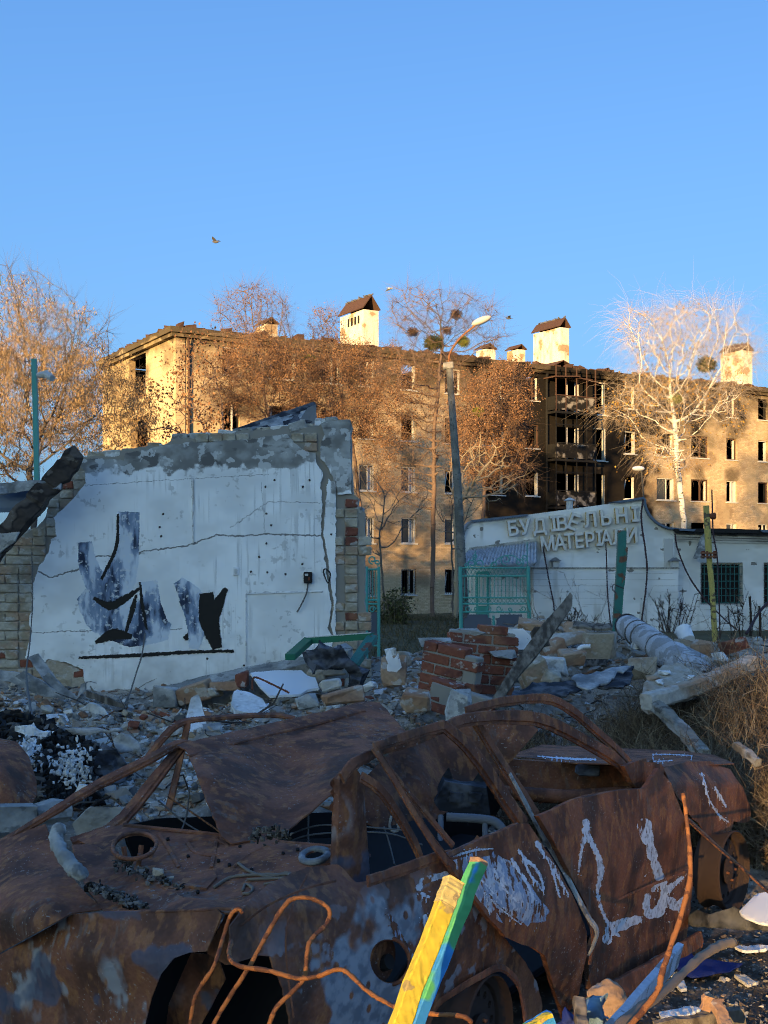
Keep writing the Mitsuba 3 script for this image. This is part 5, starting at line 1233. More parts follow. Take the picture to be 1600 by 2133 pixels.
# front wing, bonnet, bulkhead
cp('front_wing', sheet([(1382, 1600), (1420, 1588), (1480, 1586), (1520, 1602), (1548, 1640), (1566, 1690), (1560, 1712), (1528, 1712), (1522, 1742), (1500, 1772), (1470, 1738), (1436, 1694), (1406, 1650)],
        lambda uv: side(0, .06, .6)(uv) + .22 * sst(1640, 1585, uv[:, 1]), 8, .004, .02, 5, ragged=1.2), 'mat_rust', label='front wing with white scratches')
cp('bonnet', sheet([(1056, 1574), (1130, 1551), (1300, 1559), (1420, 1564), (1486, 1572), (1530, 1590), (1490, 1592), (1440, 1590), (1380, 1598), (1300, 1591), (1200, 1589), (1130, 1581)],
        depth_from([(1060, 1574, 6.4), (1130, 1552, 7.1), (1300, 1560, 6.9), (1420, 1565, 6.5), (1530, 1590, 5.95), (1440, 1592, 5.55), (1380, 1598, 5.35), (1300, 1591, 5.35), (1200, 1589, 5.6), (1130, 1581, 5.95)]), 8, .006, .03, 4), 'mat_rust')
bk = cp('bulkhead', sheet([(1040, 1580), (1130, 1586), (1300, 1594), (1322, 1640), (1318, 1660), (1200, 1672), (1080, 1668), (1040, 1640)], 5.75, 10, .02, .03, 5), 'mat_rust')
cp('hinge_box', cbox((.11, .07, .05), .006, .003, c=P(1225, 1603, 5.6)), 'mat_felt', 0, parent=bk)
cp('cross_tube', tube([P(1030, 1650, 5.6), P(1180, 1660, 5.55), P(1320, 1652, 5.5)], .035, 10), 'mat_rust', True, parent=bk)
# roof sheet folded down into the cabin
cp('roof_sheet', sheet([(368, 1552), (392, 1545), (500, 1521), (640, 1490), (700, 1475), (752, 1462), (790, 1462), (815, 1490), (845, 1522), (780, 1570), (722, 1625), (660, 1680), (600, 1730), (572, 1757), (520, 1752), (482, 1757), (462, 1742), (440, 1690), (412, 1618), (388, 1562)],
        lambda uv: depth_from([(370, 1552, 4.35), (500, 1521, 4.65), (640, 1490, 4.95), (770, 1462, 5.25), (845, 1522, 4.9), (722, 1625, 4.05), (572, 1757, 3.62), (480, 1757, 3.66), (415, 1618, 4.0), (600, 1620, 4.30), (500, 1680, 3.85)])(uv) + .02 * np.sin((uv[:, 1] - 1540 + (uv[:, 0] - 500) * .22) / 8) * np.exp(-((uv[:, 1] - 1548 + (uv[:, 0] - 500) * .22) / 22) ** 2), 8, .005, .05, 4.0, ragged=.8, seed=7), 'mat_rust', label='crumpled rust red roof sheet folded down into the cabin')
cp('roof_edge_rib', channel([(392, 1574, 4.22), (500, 1545, 4.5), (640, 1512, 4.82), (760, 1480, 5.1)], 9, [0, -.6, .8], .5, rngseed=16))
cp('roof_sheet', sheet([(845, 1535), (930, 1505), (1010, 1500), (1100, 1505), (1122, 1520), (1070, 1580), (1010, 1640), (900, 1712), (800, 1735), (740, 1700), (760, 1620)], depth_from([(845, 1535, 5.1), (1110, 1510, 5.4), (1010, 1640, 5.2), (800, 1735, 4.6), (740, 1660, 4.7)]), 10, .005, .09, 3, seed=8), 'mat_rust')
# left frame bars
L_OUT = np.array([-.3, -.5, .8])
cp('left_roof_rail', channel([(-60, 1782, 4.2), (0, 1757, 4.15), (100, 1698, 4.1), (200, 1638, 4.2), (300, 1588, 4.3), (372, 1550, 4.4), (400, 1548, 4.45)], [20, 22, 26, 30, 30, 28, 26], L_OUT, .45, rngseed=17))
cp('left_rear_pillar', channel([(150, 1755, 3.95), (215, 1735, 4.0), (262, 1700, 4.1), (320, 1628, 4.25), (374, 1560, 4.4)], [30, 38, 36, 34, 28], L_OUT, .4, rngseed=18))
cp('left_window_frame', channel([(300, 1590, 4.9), (338, 1540, 4.95), (378, 1506, 5.0), (450, 1496, 5.1), (560, 1490, 5.25), (615, 1496, 5.3)], [18, 22, 22, 19, 18, 12], L_OUT, .45, rngseed=19))
cp('left_centre_pillar', channel([(392, 1504, 5.0), (380, 1560, 4.95), (362, 1640, 4.9), (350, 1690, 4.85)], [14, 17, 17, 18], L_OUT, .4, rngseed=20))
# floor, left flank, seats
def carp(e1, e2, z): return np.array([CB0[0] + CE1[0] * e1 + CE2[0] * e2, CB0[1] + CE1[1] * e1 + CE2[1] * e2, z])
RC = np.c_[[CE1[0], CE1[1], 0], [CE2[0], CE2[1], 0], [0, 0, 1]]
cp('floor_pan', box((3.0, 1.35, .03), carp(.9, .82, .16), RC), 'mat_dark', 0)
cp('left_flank', sheet([(255, 1722), (330, 1705), (460, 1700), (760, 1690), (1000, 1640), (1040, 1590), (1060, 1650), (1000, 1760), (760, 1850), (300, 1850)], lambda uv: side_d(uv[:, 0], 1.45), 20, .01, .03, 4), 'mat_dark')
cp('inner_wheel_tub', sheet([(820, 2050), (880, 1960), (960, 1930), (1040, 1960), (1120, 2040), (1180, 2130), (1180, 2280), (820, 2280)], lambda uv: side_d(uv[:, 0], .28), 16, .01, .02, 4), 'mat_dark')
cp('rear_bench_back', sheet([(480, 1752), (710, 1745), (900, 1700), (960, 1780), (900, 1850), (700, 1850), (480, 1780)], lambda uv: depth_from([(480, 1760, 4.3), (900, 1700, 4.6), (900, 1850, 4.0), (600, 1840, 4.0)])(uv), 18, .01, .03, 5), 'mat_dark')
for i, pts in enumerate(([(575, 1752, 3.95), (650, 1722, 3.95), (720, 1720, 3.95), (850, 1730, 3.95)], [(585, 1762, 3.9), (655, 1738, 3.9), (800, 1735, 3.9), (880, 1760, 3.95)], [(800, 1722, 4.0), (812, 1760, 3.95), (822, 1800, 3.85)],
                       [(642, 1700, 4.0), (642, 1760, 3.9)], [(350, 1660, 4.3), (440, 1720, 4.1), (470, 1745, 4.0)], [(330, 1668, 4.3), (380, 1710, 4.2), (420, 1735, 4.1)], [(395, 1640, 4.2), (388, 1700, 4.1), (375, 1738, 4.0)])):
    cp('seat_spring', ptube(pts, 2.0, 5), 'mat_wire' if i != 4 else 'mat_rebar', True)
seat = cp('seat_frame', cat([tube(spline([P(930, 1702, 4.5), P(1000, 1706, 4.5), P(1035, 1714, 4.48), P(1055, 1740, 4.45)], 5), .018, 8), tube([P(918, 1700, 4.5), P(918, 1760, 4.4)], .012, 6), tube([P(1010, 1708, 4.5), P(1012, 1760, 4.45)], .012, 6)]), 'mat_slategrey', True)
cp('fuel_can', cat([sheet([(905, 1672), (928, 1628), (1014, 1642), (1022, 1700), (990, 1698), (915, 1688)], 4.75, 8, .08, .01)] + [sheet([(u, 1650), (u + 26, 1653), (u + 22, 1674), (u - 2, 1670)], 4.735, 7, .02) for u in (938, 978)]), 'mat_felt', 30, label='dented grey metal box lying in the cabin')
cp('seat_belt_hook', ptube([(815, 1700, 4.2), (812, 1722, 4.2), (820, 1732, 4.2), (830, 1728, 4.2), (828, 1716, 4.2)], 3, 6), 'mat_concrete', True)
# wheels: bare pressed steel rims
def rim(c, axis, r, nh=14):
    axis = np.asarray(axis, float); axis /= np.linalg.norm(axis)
    disc = Point(0, 0).buffer(r * .82, 24)
    for a in np.arange(nh) * 2 * np.pi / nh: disc = disc.difference(shapely.affinity.rotate(shapely.affinity.scale(Point(0, 0).buffer(r * .058, 8), 1, 1.3), math.degrees(a)) if False else shapely.affinity.translate(Point(0, 0).buffer(r * .07, 8), r * .66 * math.cos(a), r * .66 * math.sin(a)))
    disc = disc.difference(Point(0, 0).buffer(r * .13))
    d = extrude(disc, .01); d = d.subdivide() if False else d
    prof = np.array([[r * .80, -.05], [r * .86, .02], [r * .96, .035], [r, .06], [r * 1.03, .055], [r * .98, .02], [r * .9, -.02], [r * .92, -.05], [r * 1.0, -.07]])
    lp_ = trimesh.creation.revolve(prof, sections=40)
    hub = trimesh.creation.revolve(np.array([[r * .13, .0], [r * .3, .012], [r * .34, .03], [r * .13, .045], [0, .05]]), sections=24)
    nuts = [tube([(r * .23 * math.cos(a), r * .23 * math.sin(a), .02), (r * .23 * math.cos(a), r * .23 * math.sin(a), .05)], r * .035, 6) for a in np.arange(4) * math.pi / 2]
    x = np.cross([0, 0, 1.0], axis); x /= np.linalg.norm(x); R = np.c_[x, np.cross(axis, x), axis]
    tf = lambda m: M(np.array(m.vertices) @ R.T + c, m.faces)
    return tf(d), tf(lp_), tf(hub), tf(cat(nuts))
for c, r_, ax_ in ((P(1506, 1812, 5.5), .185, [.78, -.62, .04]), (P(985, 2148, 3.62), .175, [.86, -.51, .03])):
    d_, l_, h_, n_2 = rim(c, ax_, r_)
    w_ = cp('wheel', l_, 'mat_rustdark', 30); cp('disc', d_, 'mat_rustdark', 30, parent=w_); cp('hub', h_, 'mat_rustdark', 30, parent=w_); cp('wheel_nut', n_2, 'mat_rust', 0, parent=w_)
    cp('brake_drum', tube([c - np.array([.86, -.51, .03]) * .16, c - np.array([.86, -.51, .03]) * .03], r_ * .5, 20), 'mat_dark', 30, parent=w_)
cp('front_inner_arch', sheet([(1430, 1720), (1480, 1720), (1540, 1700), (1560, 1760), (1550, 1880), (1440, 1900), (1425, 1800)], lambda uv: side_d(uv[:, 0], .42), 10, .01, .02, 4), 'mat_dark')
# loose strip of the front wing, bent towards the viewer
cp('bent_wing_strip', channel([(1428, 1702, 5.2), (1470, 1742, 4.95), (1530, 1796, 4.6), (1575, 1835, 4.3), (1640, 1892, 4.0)], [20, 24, 27, 30, 32], [.4, -.8, .5], .35, rngseed=21), 'mat_rebar', label='long rusty strip bent out from the front wing')
# white paint: strokes lying on the doors
def stroke(pts, w, dfn, seed, mat='mat_paintwhite', parent=car, cr=(.014, 6, 0)):
    p = spline(np.array(pts, float), 6); wv_ = np.interp(np.linspace(0, 1, len(p)), np.linspace(0, 1, len(np.atleast_1d(w))), np.atleast_1d(w)) if np.ndim(w) else np.full(len(p), w)
    rg = np.random.default_rng(seed)
    sh = shapely.union_all([Point(*(q + rg.normal(0, .5, 2))).buffer(max(.8, ww / 2 * rg.uniform(.55, 1.15)), 5) for q, ww in zip(p, wv_)] + [LineString(p[i:i + 2]).buffer(max(.6, wv_[i] / 2 * .6)) for i in range(len(p) - 1)])
    specks = [Point(*(p[rg.integers(len(p))] + rg.normal(0, 1, 2) * wv_.mean() * .8)).buffer(rg.uniform(.5, 1.3), 3) for _ in range(9)]
    drips = [LineString([q, q + [rg.normal(0, .6), rg.uniform(5, 16)]]).buffer(rg.uniform(.5, 1.1)) for q in p[rg.integers(0, len(p), 3)]]
    sh = shapely.union_all([sh] + specks + drips)
    mt = {'mat_paintwhite': 'mat_paint_worn', 'mat_offwhite': 'mat_paint_worn', 'mat_palecloth': 'mat_paint_smear'}.get(mat, mat)
    ms = [sheet(list(rough(g, .45, 3, seed).exterior.coords)[:-1], lambda uv: dfn(uv) - .004, 4, .0008, cr[0], cr[1], seed=cr[2]) for g in getattr(sh, 'geoms', [sh])]
    part(parent, 'paint_mark', cat(ms), mt)
fd, rd = side(-.02, .05, .55), lambda uv: side(-.045, .05, .5)(uv) - .07 * np.exp(-((uv[:, 0] - 1090) / 60) ** 2 - ((uv[:, 1] - 1880) / 80) ** 2) + .10 * sst(2000, 2124, uv[:, 1])
for i, (pts, w) in enumerate((([(1222, 1710), (1218, 1740), (1210, 1780), (1206, 1815)], [13, 10, 6, 4]), ([(1222, 1712), (1228, 1745), (1245, 1780), (1252, 1815), (1246, 1860), (1256, 1900), (1275, 1935), (1290, 1950)], [12, 9, 9, 12, 7, 7, 9, 5]),
                             ([(1265, 1958), (1275, 1935), (1300, 1925), (1330, 1915)], [16, 22, 20, 14]), ([(1342, 1722), (1352, 1755), (1364, 1795), (1376, 1830), (1384, 1850)], [26, 20, 16, 16, 12]),
                             ([(1350, 1868), (1346, 1890), (1356, 1905), (1374, 1896), (1382, 1872), (1382, 1850)], [10, 12, 16, 18, 14, 12]), ([(1384, 1862), (1400, 1846), (1422, 1828)], [10, 12, 8]), ([(1386, 1870), (1408, 1888), (1428, 1870)], [16, 20, 12]), ([(1360, 1855), (1370, 1842), (1388, 1838)], [6, 9, 7]))):
    stroke(pts, [q_ * 1.2 for q_ in w], fd, i, parent=fdoor, cr=(.014, 5, 0))
for i, (pts, w, mt) in enumerate((([(1119, 1755), (1130, 1775), (1150, 1800), (1162, 1820), (1170, 1840), (1184, 1862)], [14, 11, 8, 10, 7, 4], 'mat_paintwhite'), ([(1150, 1802), (1156, 1830), (1166, 1868)], [10, 6, 5], 'mat_paintwhite'),
                                 ([(1082, 1772), (1095, 1790), (1115, 1808), (1128, 1830), (1132, 1852)], [7, 9, 8, 6, 5], 'mat_offwhite'), ([(1090, 1790), (1105, 1822), (1118, 1838), (1130, 1855)], [7, 6, 5, 4], 'mat_paintwhite'),
                                 ([(1066, 1790), (1082, 1815), (1098, 1840), (1110, 1865), (1108, 1880)], [7, 10, 8, 6, 7], 'mat_paintwhite'), ([(1050, 1830), (1075, 1860), (1100, 1890)], [4, 8, 14], 'mat_palecloth'), ([(1100, 1890), (1125, 1905), (1138, 1898)], [18, 20, 12], 'mat_palecloth'),
                                 ([(965, 1800), (990, 1832), (1020, 1870), (1052, 1905)], [5, 9, 8, 4], 'mat_palecloth'), ([(1010, 1860), (1040, 1890), (1085, 1925)], [4, 5, 3], 'mat_paintwhite'), ([(1030, 1810), (1050, 1850), (1080, 1880)], [4, 7, 5], 'mat_offwhite'),
                                 ([(945, 1784), (985, 1772), (1025, 1768)], [5, 7, 3], 'mat_offwhite'), ([(1035, 1880), (1070, 1905), (1100, 1925)], [5, 8, 6], 'mat_palecloth'), ([(985, 1822), (1008, 1838), (1030, 1862)], [3, 6, 3], 'mat_paintwhite'))):
    stroke(pts, w, rd, 20 + i, mt, parent=rdoor)
part(rdoor, 'paint_smear', sheet([(985, 1792), (1030, 1776), (1075, 1800), (1105, 1845), (1140, 1890), (1136, 1915), (1095, 1925), (1060, 1900), (1020, 1868), (996, 1832)], lambda uv: rd(uv) - .003, 6, .0008, .014, 6, ragged=2.5, seed=0), 'mat_paint_smear', label='smeared blue and white paint patch')
part(rdoor, 'paint_smear', sheet([(944, 1792), (985, 1778), (992, 1800), (1010, 1845), (1030, 1890), (1050, 1925), (1030, 1912), (990, 1866), (955, 1818)], lambda uv: rd(uv) - .002, 6, .0008, .014, 6, ragged=2.0, seed=0), 'mat_paint_smear')
for i, (pts, w, mt) in enumerate((([(872, 1850), (885, 1835), (905, 1828), (928, 1822)], [14, 16, 14, 16], 'mat_paintwhite'), ([(880, 1862), (892, 1868)], [10, 6], 'mat_paintwhite'), ([(812, 1905), (826, 1940), (848, 1975), (860, 1995)], [5, 16, 12, 5], 'mat_palecloth'), ([(886, 1908), (884, 1922)], [10, 8], 'mat_offwhite'))):
    stroke(pts, w, qd, 50 + i, mt, parent=quarter, cr=(.012, 5, 1))
fwd = lambda uv: side(0, .06, .6)(uv) + .22 * sst(1640, 1585, uv[:, 1])
for i, (pts, w) in enumerate((([(1470, 1640), (1480, 1670), (1500, 1700), (1518, 1712)], [3, 5, 5, 3]), ([(1490, 1640), (1504, 1665), (1512, 1680)], [5, 7, 4]), ([(1462, 1610), (1472, 1640)], [3, 4]))):
    stroke(pts, w, lambda uv: fwd(uv) - .002, 70 + i, 'mat_offwhite', cr=(.02, 5, 0))
bd = depth_from([(1060, 1574, 6.4), (1130, 1552, 7.1), (1300, 1560, 6.9), (1420, 1565, 6.5), (1530, 1590, 5.95), (1440, 1592, 5.55), (1380, 1598, 5.35), (1300, 1591, 5.35), (1200, 1589, 5.6), (1130, 1581, 5.95)])
for i, (pts, w) in enumerate((([(1120, 1575), (1180, 1580), (1240, 1582)], [3, 7, 5]), ([(1360, 1571), (1410, 1572), (1440, 1574)], [2.5, 3, 2]), ([(1342, 1587), (1400, 1584)], [2, 3]))):
    stroke(pts, w, lambda uv: bd(uv) - .02, 80 + i, 'mat_paintwhite', cr=(.03, 4, 0))
# things lying on the car
single('insulation_roll', tube(spline([P(124, 1722, 3.62), P(116, 1752, 3.58), P(130, 1780, 3.5), P(150, 1803, 3.4), P(172, 1816, 3.34)], 6) + RNG.normal(0, .003, (25, 3)), np.r_[.018, RNG.uniform(.019, .024, 23), .02], 10), 'mat_concrete', 'grey sausage of burnt pipe insulation lying on the car boot', 'insulation', True)
for i, pts in enumerate(([(446, 1848), (480, 1828), (530, 1822), (580, 1822), (602, 1822), (592, 1832), (550, 1842)], [(496, 1798), (520, 1815), (560, 1826), (598, 1818), (604, 1826), (580, 1834)], [(505, 1855), (512, 1842), (526, 1850), (520, 1860), (506, 1862)], [(515, 1832), (560, 1830), (600, 1828)])):
    single('burnt_cable', ptube([(u, v, shelf_z(np.array([[u, v]]))[0] - .02) for u, v in pts], 3.2, 6), 'mat_rope', ('long pale burnt cable looped over the boot lid', 'upper pale burnt cable on the parcel shelf', 'small curl of burnt cable at the end of the tangle on the boot', 'short pale burnt cable inside the tangle on the boot')[i], 'cable', True)
dm = []
for i in range(420):
    t_ = RNG.random()
    if i < 230: u, v = 185 + 115 * t_ + RNG.normal(0, 8), 1842 + 50 * t_ + RNG.normal(0, 5)
    elif i < 340: u, v = 240 + 150 * t_ + RNG.normal(0, 8), 1798 + 55 * t_ + RNG.normal(0, 6)
    else: u, v = 520 + 80 * t_ + RNG.normal(0, 6), 1738 + RNG.normal(0, 8)
    d = float(depth_from.__call__ is None) if False else np.interp(v, [1738, 1760, 1800, 1850, 1895], [3.55, 3.6, 3.5, 3.36, 3.22]) - .015
    m = chunk(RNG.uniform(.006, .022, 3), 8); dm.append(M(np.array(m.vertices) + P(u, v, d), m.faces))
dmm = cat(dm); cc = np.repeat(RNG.uniform(.03, .30, (len(dm), 1)) ** 1.3 * np.array([[1, .93, .85]]), [len(m.vertices) for m in dm], axis=0)
single('ash_and_glass_bits', dmm, 'mat_vertex', 'small ash and broken glass bits strewn over the car boot', 'debris', kind='stuff', color=cc)
for u, v, s in ((330, 1818, 26), (352, 1834, 20)):
    d = 3.42; m = chunk(np.array([s, s * .8, s * .8]) * d / F, 16)
    single('plaster_lump', M(np.array(m.vertices) + P(u, v, d), m.faces), 'mat_rubble', 'pale plaster lump on the car boot, ' + ('left and larger of two' if u == 330 else 'right and smaller of two'), 'rubble')

# ------------------------------------------------------------------ big debris between the car and the walls
masonry('mat_peel', (.30, .29, .265), (.16, .15, .13), (.22, .205, .175), 12.0, (.07, .066, .06))
def rbeam(pts, w, h, seed):
    rg = np.random.default_rng(seed); p = spline(np.array(pts), 9); prof = []
    m = tube(p, 1.0, prof=[(-w, -h * .7), (-w * .7, -h), (w * .7, -h), (w, -h * .7), (w, h * .7), (w * .7, h), (-w * .7, h), (-w, h * .7)])
    v = np.array(m.vertices); v += (meshkit.fbm(v * 14, 3, seed)[:, None] - .5) * .018 + rg.normal(0, .002, v.shape)
    return M(v, m.faces)
def slab(name, lab, cat_, pts, depth, mat, th=.04, s=9, crumple=.015, freq=6, rag=1.0, seed=0, smooth=False):
    return single(name, sheet(pts, depth, s, th, crumple, freq, ragged=rag, seed=seed), mat, lab, cat_, smooth)
def tilt(v0, d0, v1, d1): return lambda uv: d0 + (np.asarray(uv)[:, 1] - v0) / (v1 - v0) * (d1 - d0)
slab('plaster_board', 'large white board lying below the right half of the mural wall', 'board', [(521, 1401), (575, 1396), (628, 1396), (640, 1407), (658, 1412), (664, 1433), (640, 1436), (625, 1446), (562, 1449), (540, 1428)], tilt(1396, 9.7, 1449, 9.0), 'mat_white', .02, 9, .004, 3, .4, 1)
single('steel_strip', ptube([(526, 1437, 8.95), (526, 1418, 9.0), (533, 1411, 9.1), (560, 1422, 9.0), (602, 1443, 8.9)], 2.0, 6), 'mat_redbrown', 'bent brown strip lying across the large white board', 'strip')
slab('plaster_slab', 'white plaster slab with pitted face leaning right of the tall white shard', 'plaster slab', [(484, 1450), (492, 1435), (520, 1443), (545, 1455), (560, 1478), (562, 1488), (520, 1486), (490, 1478), (482, 1465)], tilt(1435, 8.6, 1488, 8.2), 'mat_plaster_bit', .05, 8, .02, 8, 1.2, 2)
slab('plaster_slab', 'tall white plaster shard standing behind the rusty window frame', 'plaster slab', [(390, 1480), (398, 1455), (414, 1444), (421, 1468), (428, 1500), (432, 1530), (405, 1536), (388, 1530)], tilt(1444, 7.9, 1536, 7.6), 'mat_plaster_bit', .05, 8, .012, 8, 1.0, 3)
slab('plaster_slab', 'cracked white plaster slab low under the middle of the mural', 'plaster slab', [(168, 1478), (186, 1465), (205, 1468), (218, 1475), (225, 1487), (200, 1488), (180, 1480)], 7.8, 'mat_plaster_bit', .04, 7, .02, 9, 1.0, 4)
wf = thing('window_frame', 'dark green wooden window frame lying askew at the right foot of the mural wall', 'window frame')
def wbar(a, b, wd): 
    A, B = P(*a), P(*b); return tube([A, B], wd, prof=[(-1, -.6), (1, -.6), (1, .6), (-1, .6)])
part(wf, 'rail', wbar((640, 1335, 10.2), (777, 1325, 9.9), .045), 'mat_green')
part(wf, 'stile', wbar((644, 1333, 10.2), (604, 1369, 9.6), .042), 'mat_green')
part(wf, 'stile', wbar((777, 1326, 9.9), (734, 1388, 9.3), .042), 'mat_post_green')
part(wf, 'paint_edge', wbar((638, 1328.5, 10.19), (772, 1318.5, 9.9), .010), 'mat_offwhite')
slab('melted_plastic', 'grey crumpled melted lump hanging over the fallen beam under the green frame', 'debris', [(638, 1356), (660, 1351), (690, 1350), (716, 1354), (726, 1368), (748, 1390), (757, 1405), (752, 1418), (735, 1415), (716, 1392), (700, 1385), (680, 1397), (664, 1388), (648, 1378), (640, 1368)], 9.2, 'mat_felt', .10, 7, .10, 9, 1.5, 5, 40)
fbm_ = thing('fallen_beam', 'long sloping concrete slab edge fallen along the foot of the mural wall', 'concrete beam')
part(fbm_, 'slab', sheet([(340, 1430), (450, 1402), (560, 1380), (640, 1364), (720, 1340), (735, 1350), (690, 1370), (600, 1392), (500, 1412), (420, 1430), (345, 1446)], depth_from([(340, 1435, 9.9), (730, 1345, 10.3), (550, 1390, 10.0), (345, 1446, 9.8), (690, 1370, 10.0)]), 9, .25, .015, 6, ragged=.8), 'mat_concrete')
for i, (u, v, w, h, mt) in enumerate(((405, 1440, 70, 30, 'mat_tan_brick'), (350, 1452, 50, 40, 'mat_concrete'), (470, 1428, 60, 20, 'mat_tan_brick'), (505, 1415, 24, 34, 'mat_red_brick'), (690, 1392, 60, 28, 'mat_rubble'), (660, 1405, 36, 26, 'mat_rubble'), (440, 1445, 40, 24, 'mat_silicate'))):
    d = 9.7; part(fbm_, 'block', cbox((w * d / F, .2, h * d / F), .01, .012, rot([0, 0, 1], RNG.normal(0, 8)) @ rot([0, 1, 0], RNG.normal(-8, 4)), P(u, v, d)), mt)
# asbestos sheets at the left foot of the wall
for i, (pts, lab) in enumerate((([(-20, 1392), (40, 1402), (95, 1430), (118, 1452), (90, 1452), (20, 1420), (-20, 1412)], 'lowest grey roofing sheet of the pile at the left foot of the mural wall'),
                               ([(58, 1368), (78, 1362), (112, 1405), (136, 1440), (132, 1452), (108, 1440), (82, 1404)], 'steepest grey roofing sheet of the pile at the left foot of the mural wall'),
                               ([(32, 1408), (48, 1398), (92, 1420), (128, 1448), (140, 1458), (100, 1452), (60, 1432)], 'middle grey roofing sheet of the pile at the left foot of the mural wall'),
                               ([(88, 1412), (100, 1400), (134, 1432), (160, 1452), (168, 1424), (180, 1420), (176, 1438), (160, 1456), (130, 1452)], 'uppermost bent grey roofing sheet of the pile at the left foot of the mural wall'))):
    slab('roofing_sheet', lab, 'roofing sheet', pts, 9.3 - .15 * i, 'mat_slate', .015, 8, .03, 5, .6, 10 + i, 40)
slab('dark_plank', 'dark splintered plank lying right of the roofing sheet pile', 'plank', [(178, 1438), (215, 1450), (262, 1468), (258, 1474), (220, 1466), (180, 1452)], 8.8, 'mat_wood', .03, 7, .01)
# left heap
single('cinder_heap', (lambda m: m)(sheet([(-40, 1490), (20, 1478), (70, 1490), (150, 1530), (210, 1580), (220, 1640), (150, 1660), (60, 1690), (-40, 1700)], depth_from([(-40, 1490, 7.6), (150, 1530, 7.4), (210, 1640, 6.6), (-40, 1700, 6.2), (80, 1600, 6.6)]), 7, .05, .22, 5.0, seed=5)), 'mat_char', 'black burnt heap of cinders at the left edge', 'ash heap', True)
slab('crumpled_sheet', 'dark crumpled metal sheet with ash streaks in the burnt heap', 'sheet metal', [(212, 1545), (240, 1560), (262, 1590), (276, 1615), (250, 1632), (205, 1630), (194, 1600), (200, 1575)], 6.5, 'mat_felt', .01, 6, .10, 9, 1.0, 6)
slab('sheet_metal', 'pale wavy piece of sheet metal above the dark crumpled sheet', 'sheet metal', [(236, 1540), (252, 1527), (270, 1530), (288, 1545), (298, 1575), (285, 1562), (268, 1565), (250, 1568), (240, 1556)], 6.7, 'mat_slate', .008, 6, .06, 9, .6, 7, True)
slab('sheet_metal', 'long silver gutter piece lying level in the left heap', 'sheet metal', [(136, 1518), (180, 1516), (252, 1519), (258, 1524), (212, 1527), (172, 1532), (150, 1530)], 6.9, 'mat_pale_pipe', .02, 7, .03, 7, .5, 8, True)
slab('plaster_slab', 'pale flake covered slab low in the black heap', 'plaster slab', [(32, 1512), (60, 1510), (100, 1525), (96, 1534), (50, 1530), (30, 1524)], 6.8, 'mat_plaster_bit', .03, 7, .02, 9, 1.0, 9)
slab('plaster_board', 'small white board on edge behind the left rusty roof rail', 'board', [(142, 1677), (164, 1634), (191, 1637), (172, 1662), (155, 1675)], 5.8, 'mat_white', .012, 8, .003, 5, .3, 10)
fl_ = []
for i in range(300):
    u, v = RNG.normal(150, 22), RNG.normal(1595, 22)
    if RNG.random() < .3: u, v = RNG.normal(62, 12), RNG.normal(1560, 18)
    m = chunk(RNG.uniform(.01, .035, 3), 7); fl_.append(M(np.array(m.vertices) + P(u, v, 6.05 + RNG.normal(0, .05) + (1600 - v) * .006), m.faces))
single('ash_flakes', cat(fl_), 'mat_plaster_bit', 'white ash flakes scattered on the black heap at the left', 'ash', kind='stuff')
wk = thing('wrecked_panel', 'rust brown crushed vehicle panel at the left edge beside the black heap', 'sheet metal')
part(wk, 'panel', sheet([(-60, 1545), (0, 1538), (35, 1545), (60, 1575), (76, 1625), (78, 1655), (60, 1685), (-60, 1685)], depth_from([(-60, 1545, 6.0), (78, 1640, 5.7), (0, 1600, 5.6), (-60, 1685, 5.5), (35, 1545, 6.0)]), 9, .01, .06, 4), 'mat_rust', 40)
part(wk, 'sill', cat([tube([P(-60, 1705, 5.0), P(70, 1702, 5.15)], .055, prof=[(-.8, -1), (.8, -1), (.8, 1), (-.8, 1)]), tube([P(66, 1700, 5.15), P(110, 1690, 5.25), P(140, 1690, 5.3)], [.05, .06, .05], 9)]), 'mat_concrete', 30)
slab('concrete_slab', 'low grey block behind the rusty rear pillar at the left', 'block', [(150, 1715), (190, 1680), (250, 1680), (262, 1700), (220, 1735), (160, 1745)], 4.9, 'mat_concrete', .15, 9, .02, 6, 1.2, 12)
